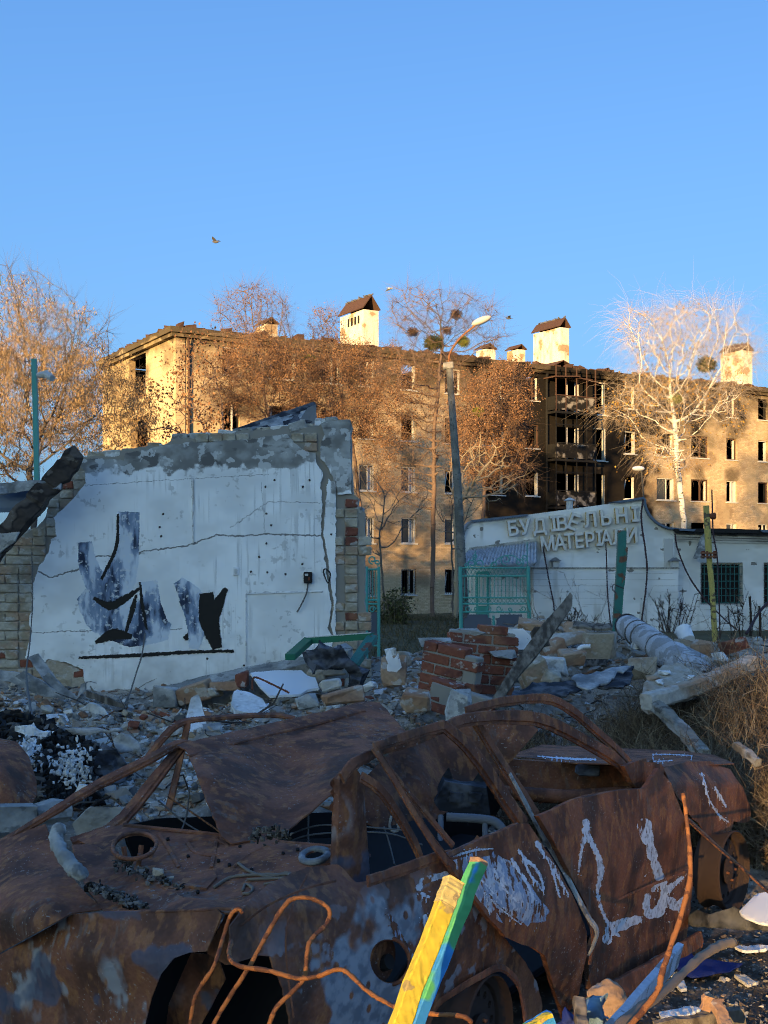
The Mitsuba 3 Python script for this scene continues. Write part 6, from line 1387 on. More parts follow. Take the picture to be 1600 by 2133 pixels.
# bricks and lumps right of the mural wall
for i, (u, v, w, h, d, mt, lab) in enumerate(((822, 1398, 54, 70, 8.8, 'mat_tan_brick', 'hollow brick lump with white plaster on one side, left of the red masonry'), (842, 1372, 34, 34, 9.2, 'mat_rubble', 'tan brick piece on top of the hollow brick lump'),
                                             (812, 1370, 26, 46, 9.0, 'mat_plaster_bit', 'narrow white plaster shard leaning on the hollow brick lump'), (714, 1452, 84, 30, 7.9, 'mat_tan_brick', 'long orange brick block behind the rusty roof sheet'),
                                             (868, 1460, 52, 40, 7.6, 'mat_tan_brick', 'square orange brick in dry grass below the red masonry'), (690, 1428, 44, 22, 8.5, 'mat_rubble', 'flat brown brick right of the large white board'),
                                             (640, 1462, 50, 34, 7.9, 'mat_concrete', 'grey lump between the white plaster slab and the orange block'), (768, 1430, 34, 16, 8.6, 'mat_plaster_bit', 'small pale stick like shard left of the hollow brick lump'),
                                             (955, 1475, 60, 86, 6.9, 'mat_concrete', 'scorched grey slab leaning in front of the red masonry'), (1084, 1335, 62, 50, 9.6, 'mat_rubble', 'tan masonry lump with a white plastered face behind the plank'),
                                             (1112, 1402, 62, 54, 8.6, 'mat_silicate', 'yellowish brick block right of the plank foot'), (1146, 1412, 34, 28, 8.5, 'mat_silicate', 'small pale yellow brick right of the yellowish block'),
                                             (1150, 1388, 62, 32, 8.9, 'mat_plaster_bit', 'whitish slab above the yellowish brick block'), (1150, 1352, 46, 36, 9.6, 'mat_tan_brick', 'rounded orange brick with a hole behind the plank'),
                                             (1190, 1370, 50, 34, 9.2, 'mat_tan_brick', 'brown brick pile piece right of the orange brick with a hole'), (1250, 1345, 78, 60, 9.8, 'mat_rubble', 'big rounded tan lump near the green post foot'),
                                             (1335, 1392, 58, 50, 8.9, 'mat_rubble', 'upright tan slab under the pale pipe'), (1110, 1305, 70, 26, 11.0, 'mat_tan_brick', 'pale pinkish lump at the very top of the heap, behind the plank'),
                                             (1200, 1312, 60, 30, 11, 'mat_tan_brick', 'orange lump at the top of the heap left of the green post'), (1180, 1330, 80, 30, 10.4, 'mat_rubble', 'broad tan masonry piece below the heap top'),
                                             (1422, 1346, 40, 26, 9.8, 'mat_silicate', 'pale yellowish block right of the pale pipe'), (1465, 1352, 44, 30, 9.6, 'mat_tan_brick', 'brown brick with a stepped top near the yellow post'),
                                             (1500, 1372, 34, 26, 9.2, 'mat_plaster_bit', 'white crumbly lump below the yellow post'), (1530, 1345, 56, 30, 9.8, 'mat_red_brick', 'reddish brick lump right of the yellow post'))):
    rg = np.random.default_rng(300 + i)
    s_ = d / F
    if 'brick' in lab and 'lump' not in lab: m = cbox((w * s_, h * s_ * 1.1, h * s_), .012, .012, np.eye(3), (0, 0, 0), rg)
    else:
        m = chunk((w * s_, max(w, h) * s_ * .7, h * s_), 22, rg)
    R = rot([0, 0, 1], rg.normal(0, 14)) @ rot([0, 1, 0], rg.normal(0, 10)) @ rot([1, 0, 0], rg.normal(0, 10))
    k_ = thing('masonry_lump', lab, 'rubble')
    part(k_, 'body', M(np.array(m.vertices) @ R.T + P(u, v, d), m.faces), mt)
    if u in (822, 1084):
        q = [(806, 1385), (832, 1372), (838, 1390), (822, 1408), (808, 1412)] if u == 822 else [(1056, 1312), (1088, 1308), (1112, 1330), (1104, 1352), (1062, 1352), (1060, 1332)]
        part(k_, 'plaster_face', sheet(q, d - w * s_ * .36, 7, .02, .01, 8, ragged=1), 'mat_white')
slab('plaster_slab', 'white plaster scrap high on the brick lump left of the red masonry', 'plaster slab', [(803, 1368), (812, 1352), (820, 1372), (830, 1362), (826, 1384), (812, 1388)], 8.5, 'mat_white', .012, 6, .01, 8, .8, 21)
# red masonry: two leaves of a broken brick corner, one part per brick
rm = thing('brick_corner', 'broken corner of red brick masonry standing in the rubble', 'brickwork')
def brick_leaf(u0, v_top, u1, v_bot, d, yaw, skip, nrow, ncol, seed, roll=0.0):
    rg = np.random.default_rng(seed)
    R = rot([0, 0, 1], yaw) @ rot([0, 1, 0], roll)
    o = P(u0, v_bot, d)
    bl, ch, dp = .235, .078, .13
    part(rm, 'mortar', cbox((ncol * bl * .94, dp * .8, nrow * ch * .86), .01, .006, R, o + R @ [ncol * bl / 2, dp * .4 + .001, nrow * ch * .46], rg), 'mat_joint')
    for r in range(nrow):
        x = -(.5 * bl if r % 2 else 0)
        while x < ncol * bl:
            x1 = min(x + bl, ncol * bl); a = max(x, 0)
            if x1 - a > .05 and not skip(a / bl, r):
                part(rm, 'brick', cbox((x1 - a - .012, dp, ch - .010), .005, .0025, R @ rot([0, 0, 1], rg.normal(0, .5)), o + R @ [(a + x1) / 2, dp / 2 + rg.normal(0, .0025) - .007, (r + .5) * ch], rg), 'mat_red_brick')
            x += bl
brick_leaf(866, 1340, 945, 1462, 8.5, -32, lambda c, r: (r > 4 and c > 1.0) or (r > 2 and c > 1.4) or r > 5, 6, 2, 1, 9)
brick_leaf(925, 1312, 1065, 1440, 9.0, 6, lambda c, r: (r > 5 and (c < .1 or c > 1.7)) or (r > 4 and c > 2.1) , 7, 2.4, 2, 5)
brick_leaf(880, 1400, 950, 1475, 8.2, -26, lambda c, r: (r == 2 and c > .9), 3, 2.2, 3, 14)
for i, (u, v, d) in enumerate(((905, 1338, 8.75), (985, 1318, 9.1), (1050, 1362, 9.0), (940, 1392, 8.6))):
    part(rm, 'mortar_cap', (lambda m: M(np.array(m.vertices) + P(u, v, d), m.faces))(chunk((.26, .2, .07), 16, np.random.default_rng(i))), 'mat_concrete')
pk = single('plank', sheet([(1188, 1234), (1193, 1240), (1192, 1262), (1160, 1308), (1120, 1362), (1085, 1402), (1050, 1450), (1035, 1466), (1020, 1464), (1050, 1415), (1090, 1355), (1130, 1300), (1165, 1262)], tilt(1234, 8.0, 1466, 7.6), 9, .05, .004, 3), 'mat_wood', 'grey weathered plank leaning steeply out of the rubble before the gate', 'plank')
slab('roofing_felt', 'dark blue black sheet of roofing felt draped over the rubble right of the plank', 'roofing felt', [(1040, 1470), (1070, 1440), (1110, 1424), (1180, 1420), (1230, 1404), (1300, 1392), (1320, 1384), (1316, 1420), (1296, 1432), (1262, 1432), (1230, 1425), (1200, 1440), (1176, 1450), (1130, 1442), (1090, 1462)], tilt(1384, 8.6, 1470, 7.6), 'mat_felt', .015, 8, .09, 6, 2.0, 22, True)
slab('roofing_felt', 'grey torn flap of roofing felt lying on the darker felt sheet', 'roofing felt', [(1188, 1412), (1230, 1402), (1290, 1388), (1318, 1386), (1290, 1400), (1262, 1424), (1228, 1436), (1205, 1428)], tilt(1386, 8.4, 1436, 7.95), 'mat_slate', .015, 7, .06, 7, 2.0, 23, True)
pp = thing('concrete_pipe', 'thick pale pipe wrapped in cloth lying across the rubble', 'pipe')
A_, B_ = P(1306, 1304, 10.6), P(1462, 1408, 8.3)
pl_ = np.array([A_ + (B_ - A_) * t for t in np.linspace(0, 1, 14)])
part(pp, 'pipe', tube(pl_ + RNG.normal(0, .004, pl_.shape), np.r_[.115, RNG.uniform(.105, .118, 12), .09], 18), 'mat_pale_pipe', True)
for t in (.18, .27, .5): part(pp, 'wire_tie', tube([A_ + (B_ - A_) * t - (B_ - A_) * .004, A_ + (B_ - A_) * t + (B_ - A_) * .004], .122, 16), 'mat_wire', 30)
part(pp, 'cloth_wrap', (lambda m: M(np.array(m.vertices) + A_ + (B_ - A_) * .24 + [-.03, -.1, -.04], m.faces))(chunk((.16, .12, .14), 24, np.random.default_rng(5))), 'mat_plaster_bit')
part(pp, 'loose_wire', tube(spline([A_ + (B_ - A_) * .5 + [0, -.09, .09], A_ + (B_ - A_) * .62 + [.0, -.13, .05], A_ + (B_ - A_) * .82 + [0, -.12, .03], B_ + [0.02, -.06, .03]], 5), .006, 5), 'mat_cable', True)
single('pipe', tube([P(1415, 1352, 9.8), P(1472, 1380, 9.0)], .05, 12), 'mat_pale_pipe', 'shorter slim pale pipe lying behind the thick one', 'pipe', 30)
bkt = thing('bucket', 'small white bucket tipped over on the heap right of the pale pipe', 'bucket')
part(bkt, 'body', tube([P(1422, 1312, 10.2), P(1434, 1334, 10.1)], [.075, .062], 14), 'mat_white', 30); part(bkt, 'rim', tube([P(1421, 1310, 10.2), P(1422.5, 1313, 10.2)], .08, 14), 'mat_offwhite', 30)
single('white_tube', ptube([(1203, 1353, 9.2), (1215, 1347, 9.2), (1230, 1346, 9.2)], 4.5, 8), 'mat_white', 'short white plastic tube on the heap left of the big tan lump', 'tube', True)
mb = thing('masonry_slab', 'tilted masonry slab with crumbling plaster lying over a concrete beam', 'brickwork')
part(mb, 'slab', sheet([(1342, 1422), (1380, 1386), (1412, 1382), (1448, 1396), (1470, 1408), (1440, 1424), (1400, 1438), (1350, 1454), (1340, 1440)], tilt(1382, 8.2, 1454, 7.5), 8, .12, .04, 7, ragged=1.5, seed=31), 'mat_rubble')
for i, (u, v, w) in enumerate(((1360, 1412, 30), (1385, 1402, 26), (1375, 1420, 20), (1395, 1432, 34), (1420, 1426, 26), (1440, 1412, 24), (1362, 1440, 22))):
    part(mb, 'plaster_crust', (lambda m: M(np.array(m.vertices) + P(u, v, np.interp(v, [1382, 1454], [8.2, 7.5]) - .05), m.faces))(chunk((w * .0033, .08, .035), 16, np.random.default_rng(i))), 'mat_plaster_bit' if i % 3 else 'mat_silicate')
cbm = single('concrete_beam', rbeam([P(1345, 1462, 7.3), P(1450, 1430, 7.6), P(1568, 1380, 8.0)], .05, .05, 3), 'mat_rubble', 'long grey concrete beam lying under the tilted masonry slab', 'concrete beam')
single('concrete_beam', rbeam([P(1350, 1456, 7.4), P(1390, 1490, 7.15), P(1430, 1530, 6.9), P(1466, 1572, 6.6)], .042, .035, 5), 'mat_peel', 'whitish peeling beam sloping down through the dry weeds', 'concrete beam')
single('concrete_beam', rbeam([P(1532, 1552, 6.4), P(1580, 1588, 6.2)], .02, .022, 7), 'mat_peel', 'short whitish stick of concrete at the right edge in the weeds', 'concrete beam')
for i, (pts, lab) in enumerate((([(1530, 1425), (1600, 1428), (1630, 1440), (1600, 1446), (1545, 1438)], 'upper white board scrap at the right edge'), ([(1560, 1450), (1640, 1456), (1640, 1470), (1575, 1462)], 'lower white board scrap at the right edge'))):
    slab('board_scrap', lab, 'board', pts, 8.2 - .2 * i, 'mat_pale_wood', .02, 8, .02)
single('steel_rod', ptube([(1700, 1190, 12), (1600, 1255, 11.6), (1555, 1320, 11.2)], 3, 6), 'mat_cable', 'dark bent rod slanting in from the right edge', 'rod', True)
for u, v0_, v1_ in ((1563, 1242, 1325), (1583, 1262, 1325)):
    single('wooden_stake', ptube([(u, v1_, 11.5), (u + 1, (v0_ + v1_) / 2, 11.5), (u - 1, v0_, 11.5)], 2.6, 6), 'mat_barkdark', ('thin dark stake' if u == 1563 else 'second, shorter dark stake') + ' standing near the right edge before the shop', 'stake')

# broken slabs, planks and sheets strewn over the heaps
rs = np.random.default_rng(2024)
for u, v, L_, W_, mt, nm, lab in ((60, 1470, 70, 22, 'mat_slate', 'roofing_sheet', 'short grey roofing sheet piece below the roofing sheet pile'), (330, 1478, 60, 26, 'mat_rubble', 'masonry_slab', 'tan slab right of the hanging mural wire'), (300, 1505, 46, 20, 'mat_tan_brick', 'masonry_slab', 'orange brown slab behind the left rusty window frame'),
        (255, 1500, 40, 14, 'mat_wood', 'board', 'grey board under the end of the hanging mural wire'), (455, 1470, 58, 30, 'mat_rubble', 'masonry_slab', 'broad tan slab between the two white plaster slabs'), (470, 1500, 64, 16, 'mat_wood', 'board', 'weathered board low between the white plaster slabs'),
        (600, 1468, 70, 22, 'mat_concrete', 'concrete_slab', 'grey slab below the large white board'), (575, 1490, 40, 26, 'mat_tan_brick', 'masonry_slab', 'orange slab below the pitted white plaster slab'), (760, 1462, 60, 24, 'mat_rubble', 'masonry_slab', 'tan slab right of the long orange brick block'),
        (795, 1445, 36, 14, 'mat_plaster_bit', 'plaster_slab', 'small white slab below the hollow brick lump'), (745, 1408, 60, 20, 'mat_rubble', 'masonry_slab', 'brown slab below the right stile of the green frame'), (120, 1500, 50, 20, 'mat_plaster_bit', 'plaster_slab', 'chalky slab above the silver gutter piece'),
        (355, 1530, 64, 30, 'mat_rubble', 'masonry_slab', 'crumbled tan slab seen through the left rusty window frame'), (440, 1520, 44, 18, 'mat_slate', 'roofing_sheet', 'grey roofing scrap behind the rusty roof sheet'), (1220, 1385, 90, 18, 'mat_wood', 'board', 'weathered board along the upper edge of the roofing felt'),
        (1290, 1372, 60, 26, 'mat_concrete', 'concrete_slab', 'grey slab left of the upright tan slab'), (1095, 1360, 50, 20, 'mat_plaster_bit', 'plaster_slab', 'pale slab behind the plank, under the white faced lump'), (1235, 1308, 80, 10, 'mat_wood', 'board', 'splintered boards on the heap top left of the green post'),
        (1320, 1345, 46, 20, 'mat_rubble', 'masonry_slab', 'tan slab beneath the upper end of the thick pale pipe'), (1500, 1400, 70, 26, 'mat_concrete', 'concrete_slab', 'grey slab right of the lower end of the thick pale pipe'), (1555, 1395, 60, 34, 'mat_rubble', 'masonry_slab', 'large tan slab near the right edge below the reddish brick lump'),
        (1570, 1470, 60, 12, 'mat_wood', 'board', 'weathered board in the weeds at the right edge'), (1040, 1395, 40, 26, 'mat_tan_brick', 'masonry_slab', 'orange piece at the right foot of the red masonry'), (885, 1478, 50, 18, 'mat_concrete', 'concrete_slab', 'grey flat stone below the red masonry, by the square orange brick')):
    q, d = on_ground(u, v)
    if d > 12: d = 9.8
    m = chunk((L_ * d / F, W_ * d / F * 1.3, (.05 if mt in ('mat_rubble', 'mat_tan_brick', 'mat_concrete') else .016)), 20, rs) if mt != 'mat_wood' else rbeam([(-L_ * d / F / 2, 0, 0), (0, rs.normal(0, .01), 0), (L_ * d / F / 2, 0, 0)], .05, .014, int(u))
    RR = rot([0, 0, 1], rs.normal(0, 22)) @ rot([1, 0, 0], rs.uniform(20, 48)) @ rot([0, 1, 0], rs.normal(0, 13))
    single(nm, M(np.array(m.vertices) @ RR.T + P(u, v, d) + [0, 0, .015], m.faces), mt, lab, 'slab' if 'slab' in nm else ('board' if nm == 'board' else 'roofing sheet'))
cd = []
for i in range(900):
    u, v = rs.uniform(-20, 215), rs.uniform(1488, 1680)
    if v < 1480 + max(0, u - 60) * .55 : continue
    d = np.interp(v, [1488, 1560, 1640, 1690], [7.5, 7.0, 6.5, 6.2]) - .25 * np.exp(-((u - 90) / 70) ** 2 - ((v - 1600) / 60) ** 2) - .12
    m = chunk(rs.uniform(.02, .085, 3), 9, rs); cd.append((M(np.array(m.vertices) + P(u, v, d), m.faces), rs.choice([.018, .03, .05, .10, .2], p=[.34, .3, .2, .1, .06]) * rs.uniform(.7, 1.3)))
single('cinders', cat([m for m, _ in cd]), 'mat_vertex', 'loose black and grey cinders covering the burnt heap at the left', 'cinders', kind='stuff', color=np.vstack([np.repeat([[c_ * 1.03, c_, c_ * .97]], len(m.vertices), 0) for m, c_ in cd]))

# ------------------------------------------------------------------ loose rubble, piece by piece
tpl = {}
def template(kind, i):
    if (kind, i) not in tpl:
        rg = np.random.default_rng(1000 + hash_(kind) * 20 + i)
        if kind == 'brick': m, mt = cbox((1, .52, .42), .03, .03, rng=rg), ('mat_tan_brick', 'mat_silicate', 'mat_tan_brick', 'mat_red_brick')[i % 4]
        elif kind == 'plaster': m, mt = chunk((1, .8, .16), 12, rg), ('mat_plaster_bit', 'mat_plaster_bit', 'mat_concrete')[i % 3]
        elif kind == 'slate': m, mt = chunk((1.2, .6, .07), 12, rg), ('mat_slate', 'mat_wood', 'mat_felt')[i % 3]
        else: m, mt = chunk((1, .8, .6), 18, rg), ('mat_rubble', 'mat_concrete', 'mat_rubble')[i % 3]
        tpl[kind, i] = shape(m, mt)
    return tpl[kind, i]
def hash_(k): return ['brick', 'plaster', 'slate', 'lump'].index(k)
LMK = [('grey roofing sheet pile', 90, 1430), ('dark splintered plank', 220, 1460), ('long hanging mural wire', 240, 1490), ('silver gutter piece', 195, 1522), ('tall white plaster shard', 408, 1490),
       ('sloping concrete slab edge', 420, 1425), ('pitted white plaster slab', 520, 1465), ('large white board', 590, 1425), ('long orange brick block', 714, 1452), ('hollow brick lump', 822, 1398), ('red masonry', 930, 1420),
       ('leaning plank foot', 1060, 1420), ('yellowish brick block', 1112, 1402), ('white faced masonry lump', 1084, 1335), ('big rounded tan lump', 1250, 1345), ('green post', 1290, 1300), ('thick pale pipe', 1370, 1350), ('white bucket', 1428, 1322),
       ('yellow post', 1485, 1330), ('tilted masonry slab', 1410, 1420), ('right end of the heap', 1570, 1370), ('blue plastic scrap', 1480, 2005), ('pale flaking board', 1330, 2060), ('bent pipe end', 1530, 1965), ('splintered wood stubs', 1490, 2100), ('door sill of the car', 1330, 2010),
       ('black cinder heap', 60, 1500), ('pale wavy sheet metal', 270, 1545), ('left end of the roof sheet', 400, 1530)]
COLW = {'brick': ['orange brown', 'pale sandy', 'orange brown', 'dull red'], 'plaster': ['white', 'white', 'grey'], 'slate': ['grey slate', 'brown wood', 'black felt'], 'lump': ['tan', 'grey', 'tan']}
KL = {'brick': ('brick_piece', 'broken brick', 'brick'), 'plaster': ('plaster_flake', 'flat piece of plaster', 'plaster'), 'slate': ('slate_shard', 'thin shard', 'shard'), 'lump': ('rubble_lump', 'rough lump of masonry', 'rubble')}
REG = [('below the left half of the mural', [(0, 1445), (330, 1460), (330, 1520), (200, 1545), (0, 1480)], 95, (.045, .14)),
       ('between the white boards below the mural', [(330, 1450), (520, 1452), (760, 1440), (800, 1450), (860, 1500), (640, 1480), (440, 1500), (330, 1520)], 85, (.04, .13)),
       ('on the heap right of the red masonry', [(1060, 1320), (1330, 1312), (1340, 1390), (1200, 1400), (1070, 1400)], 70, (.05, .17)),
       ('on the heap around the yellow post', [(1340, 1330), (1600, 1335), (1600, 1420), (1480, 1420), (1360, 1370)], 38, (.04, .13)),
       ('on the dark ground at lower right', [(1250, 2040), (1440, 1930), (1600, 1940), (1600, 2133), (1300, 2133)], 42, (.012, .05)),
       ('around the foot of the red masonry', [(780, 1400), (870, 1400), (940, 1480), (1040, 1470), (1060, 1420), (1010, 1490), (860, 1500), (790, 1460)], 30, (.04, .11))]
rb = np.random.default_rng(77)
RUB = []
for where, poly, n_, (s0, s1) in REG:
    pg = Polygon(poly).buffer(0); x0, y0, x1, y1 = pg.bounds; c = 0
    while c < n_:
        u, v = rb.uniform(x0, x1), rb.uniform(y0, y1)
        if not shapely.contains_xy(pg, u, v): continue
        c += 1
        q, d = on_ground(u, v)
        if 'mural' in where and d > 10.5: d = 10.2; q = np.array([(u - 800) / F * d, d, float(ground_z((u - 800) / F * d, d))])
        if d > 15: d = rb.uniform(9.5, 12); q = np.array([(u - 800) / F * d, d, float(ground_z((u - 800) / F * d, d))])
        kd = rb.choice(['brick', 'plaster', 'slate', 'lump'], p=[.34, .25, .12, .29] if d > 5 else [.1, .4, .3, .2])
        s_ = s0 + (s1 - s0) * rb.random() ** 2
        nm, lab, ct = KL[kd]
        R = rot([0, 0, 1], rb.uniform(0, 360)) @ rot([1, 0, 0], rb.normal(0, 28)) @ rot([0, 1, 0], rb.normal(0, 28))
        ti = int(rb.integers(8)); cw = COLW[kd][ti % len(COLW[kd])]; sz = ['small', 'mid sized', 'large'][int(np.clip((s_ - s0) / (s1 - s0) * 3.4, 0, 2))]
        near_ = min(LMK, key=lambda q_: (q_[1] - u) ** 2 + (2.5 * (q_[2] - v)) ** 2); sd = 'left of' if u < near_[1] - 14 else ('right of' if u > near_[1] + 14 else ('behind' if v < near_[2] else 'in front of'))
        RUB.append((u, single(nm, template(kd, ti), None, f'{sz} {cw} {lab} {sd} the {near_[0]}', ct, group=f'{lab} pieces {where}', to_world=mat4(R, q + [0, 0, s_ * .12], s_))))
by = {}
for u, k_ in sorted(RUB): by.setdefault(labels[k_]['label'], []).append(k_)
for lab, ks in by.items():
    if len(ks) > 1:
        for i, k_ in enumerate(ks): labels[k_]['label'] = ('leftmost ' if i == 0 else ('rightmost ' if i == len(ks) - 1 else ORD[i] + ' from left, ')) + lab
def litter(name, lab, cat_, n, L0, L1, r_, cols, seed):
    rg = np.random.default_rng(seed); X_ = smp_heap(rg, n); n = len(X_); z = ground_z(X_[:, 0], X_[:, 1]) + .02
    dv = np.c_[rg.normal(0, 1, (n, 2)), rg.normal(.05, .28, n)]; dv /= np.linalg.norm(dv, axis=1, keepdims=True); L_ = rg.uniform(L0, L1, (n, 1)); a = np.c_[X_, z]; m_ = a + dv * L_ * .5 + rg.normal(0, .12, (n, 3)) * L_; b = m_ + dv * L_ * .5 + rg.normal(0, .12, (n, 3)) * L_
    pal = np.array(cols); pc = pal[rg.integers(0, len(pal), n)] * rg.uniform(.6, 1.3, (n, 1)); rr = r_ * rg.uniform(.5, 1.4, n)
    single(name, segs(np.r_[a, m_], np.r_[m_, b], np.r_[rr, rr], np.r_[rr, rr * .7], 4), 'mat_vertex', lab, cat_, kind='stuff', color=np.repeat(np.r_[pc, pc], 8, axis=0))
def smp_heap(rg, n):
    y = rg.uniform(6.0, 12.5, n * 3); x = (rg.uniform(-60, 1660, n * 3) - 800) / F * y
    k_ = (rg.random(n * 3) < .9) & ~((x > .9) & (y < 8.0)); return np.c_[x, y][k_][:n]
litter('wood_splinters', 'splintered sticks and laths scattered through the rubble', 'splinters', 420, .06, .32, .006, [(.22, .18, .14), (.12, .10, .085), (.34, .29, .22), (.07, .06, .055)], 61)
litter('tangled_wire', 'bits of bent wire scattered through the rubble', 'wire', 150, .12, .5, .003, [(.09, .08, .075), (.16, .08, .05), (.03, .03, .03)], 62)
# the countless small fragments
def scatter(n, sampler, s0, s1, pal, seed):
    rg = np.random.default_rng(seed)
    base = [chunk((1, .8, .5), 9, rg) for _ in range(12)]
    Vs, Fs, Cs = [], [], []; off = 0
    X_ = sampler(rg, n)
    zz = ground_z(X_[:, 0], X_[:, 1]); pal = np.array(pal)
    for (x, y), z in zip(X_, zz):
        b = base[rg.integers(12)]; s_ = s0 + (s1 - s0) * rg.random() ** 3
        a = rg.uniform(0, 6.28); ca, sa = math.cos(a), math.sin(a)
        v = np.array(b.vertices) * s_ * rg.uniform(.6, 1.2, 3)
        tl_ = rg.normal(0, .4); v = np.c_[v[:, 0], v[:, 1] * math.cos(tl_) - v[:, 2] * math.sin(tl_), v[:, 1] * math.sin(tl_) + v[:, 2] * math.cos(tl_)]
        v = np.c_[v[:, 0] * ca - v[:, 1] * sa, v[:, 0] * sa + v[:, 1] * ca, v[:, 2]] + [x, y, z + s_ * .1]
        Vs.append(v); Fs.append(b.faces + off); off += len(v)
        Cs.append(np.repeat((pal[rg.integers(len(pal))] * rg.uniform(.7, 1.2))[None], len(v), 0))
    return M(np.vstack(Vs), np.vstack(Fs)), np.vstack(Cs)
PALR = [(.40, .35, .28), (.33, .25, .18), (.48, .46, .42), (.27, .25, .22), (.34, .19, .12), (.60, .59, .57), (.17, .16, .15)]
def smp_heap(rg, n):
    y = rg.uniform(6.0, 12.5, n * 3); x = (rg.uniform(-60, 1660, n * 3) - 800) / F * y
    w = meshkit.fbm(np.stack([x, y, 0 * x], -1) * 1.6, 3, 3); k_ = (w + rg.random(n * 3) * .35 > .62) & ~((x > .9) & (y < 8.0))
    return np.c_[x, y][k_][:n]
m_, c_ = scatter(26000, smp_heap, .008, .085, PALR, 5)
m2_, c2_ = scatter(3800, smp_heap, .045, .135, PALR, 15); m_, c_ = cat([m_, m2_]), np.vstack([c_, c2_])
single('small_rubble', m_, 'mat_vertex', 'small rubble and crushed mortar covering the heaps', 'rubble', kind='stuff', color=c_)
def smp_near(rg, n):
    y = rg.uniform(2.4, 6.2, n * 2); x = (rg.uniform(1150, 1640, n * 2) - 800) / F * y
    k_ = meshkit.fbm(np.stack([x, y, 0 * x], -1) * 3, 3, 8) + rg.random(n * 2) * .4 > .6
    return np.c_[x, y][k_][:n]
m_, c_ = scatter(7000, smp_near, .003, .03, [(.16, .15, .14), (.09, .085, .08), (.24, .22, .20), (.40, .38, .35), (.13, .10, .08)], 6)
single('gravel', m_, 'mat_vertex', 'dark gravel and slate chips on the ground at lower right', 'gravel', kind='stuff', color=c_)

# ------------------------------------------------------------------ dry weeds
def weeds(name, lab, sampler, n, h0, h1, r0, cols, seed, kink=.35, side_tw=2, lean=.25):
    rg = np.random.default_rng(seed); X_ = sampler(rg, n); n = len(X_)
    z = ground_z(X_[:, 0], X_[:, 1]); cur = np.c_[X_, z - .02]
    dv = np.c_[rg.normal(0, lean, (n, 2)), np.ones(n)]; dv /= np.linalg.norm(dv, axis=1, keepdims=True)
    Hh = rg.uniform(h0, h1, (n, 1)); A, B, ra, rb_, ow = [], [], [], [], []
    for s_ in range(4):
        nx = cur + dv * Hh / 4; A.append(cur); B.append(nx); ra.append(np.full(n, r0 * (1 - .2 * s_))); rb_.append(np.full(n, r0 * (.8 - .2 * s_))); ow.append(np.arange(n))
        for _ in range(side_tw if s_ else 0):
            sel = np.nonzero(rg.random(n) < .55)[0]
            d2 = dv[sel] + rg.normal(0, .75, (len(sel), 3)); d2 /= np.linalg.norm(d2, axis=1, keepdims=True)
            A.append(nx[sel]); B.append(nx[sel] + d2 * Hh[sel] * rg.uniform(.08, .3, (len(sel), 1))); ra.append(np.full(len(sel), r0 * .5)); rb_.append(np.full(len(sel), r0 * .25)); ow.append(sel)
        cur = nx; dv = dv + rg.normal(0, kink, dv.shape) + [0, 0, -.06]; dv /= np.linalg.norm(dv, axis=1, keepdims=True)
    m = segs(np.vstack(A), np.vstack(B), np.concatenate(ra), np.concatenate(rb_), 3)
    pal = np.array(cols); pc = pal[rg.integers(0, len(pal), n)] * rg.uniform(.6, 1.3, (n, 1))
    single(name, m, 'mat_vertex', lab, 'weeds', kind='stuff', color=np.repeat(pc[np.concatenate(ow)], 6, axis=0))
STRAW = [(.22, .175, .12), (.30, .25, .18), (.13, .10, .075), (.18, .13, .09), (.10, .075, .055)]
def smp_r(u0, u1, y0, y1, thr=.5):
    def f(rg, n):
        y = rg.uniform(y0, y1, n * 4); x = (rg.uniform(u0, u1, n * 4) - 800) / F * y
        e2 = (x - CB0[0]) * CE2[0] + (y - CB0[1]) * CE2[1]; e1 = (x - CB0[0]) * CE1[0] + (y - CB0[1]) * CE1[1]
        ok = (meshkit.fbm(np.stack([x, y, 0 * x], -1) * 1.8, 3, 13) + rg.random(n * 4) * .3 > thr + .1) & ((e2 > 1.75) | (e1 > 3.1))
        return np.c_[x, y][ok][:n]
    return f
weeds('dry_weeds', 'dry brown weeds between the car and the rubble at right', smp_r(1060, 1640, 6.2, 8.8, .38), 7000, .12, .46, .0035, STRAW, 51)
weeds('dry_weeds', 'tall tangled dry weeds along the right edge beside the car wing', smp_r(1490, 1700, 5.4, 8.4, .34), 3600, .25, .72, .004, STRAW, 52, .45)
weeds('dry_weeds', 'dry grass tufts around the red masonry and scorched slab', smp_r(800, 1080, 6.6, 8.4, .45), 1300, .06, .22, .0028, [(.17, .14, .10), (.24, .20, .15), (.11, .09, .07)], 53, .6)
weeds('dry_weeds', 'thin weed stalks on the crest before the shop', smp_r(1080, 1660, 11, 14, .4), 90, .25, .7, .004, [(.09, .06, .045), (.14, .095, .065)], 54, .25)
weeds('yard_grass', 'dull grass of the dark yard behind the rubble', lambda rg, n: np.c_[rg.uniform(-2, 6, n), rg.uniform(19, 44, n)], 4200, .08, .35, .010, [(.085, .075, .045), (.12, .10, .06), (.06, .06, .035)], 55, .4, 1)
def weed_tuft(u, v0_, v1_, d, lab, n, seed):
    rg = np.random.default_rng(seed); base = P(u, v1_, d); hh = (v1_ - v0_) * d / F
    a, b, r_ = [], [], []
    for i in range(n):
        p = base + np.r_[rg.normal(0, .05, 2), 0]; dv = np.r_[rg.normal(0, .25, 2), 1]
        q = p + dv * hh * rg.uniform(.5, 1); a.append(p); b.append(q)
        for _ in range(6):
            t = rg.uniform(.3, 1); s_ = p + (q - p) * t; a.append(s_); b.append(s_ + rg.normal(0, .3, 3) * hh * .3 + [0, 0, .04])
    single('weed_stalks', segs(a, b, np.full(len(a), .006), np.full(len(a), .003), 3), 'mat_barkdark', lab, 'weed')
weed_tuft(1392, 1240, 1318, 13, 'dark spiky weed clump before the shop wall, left of two', 9, 1)
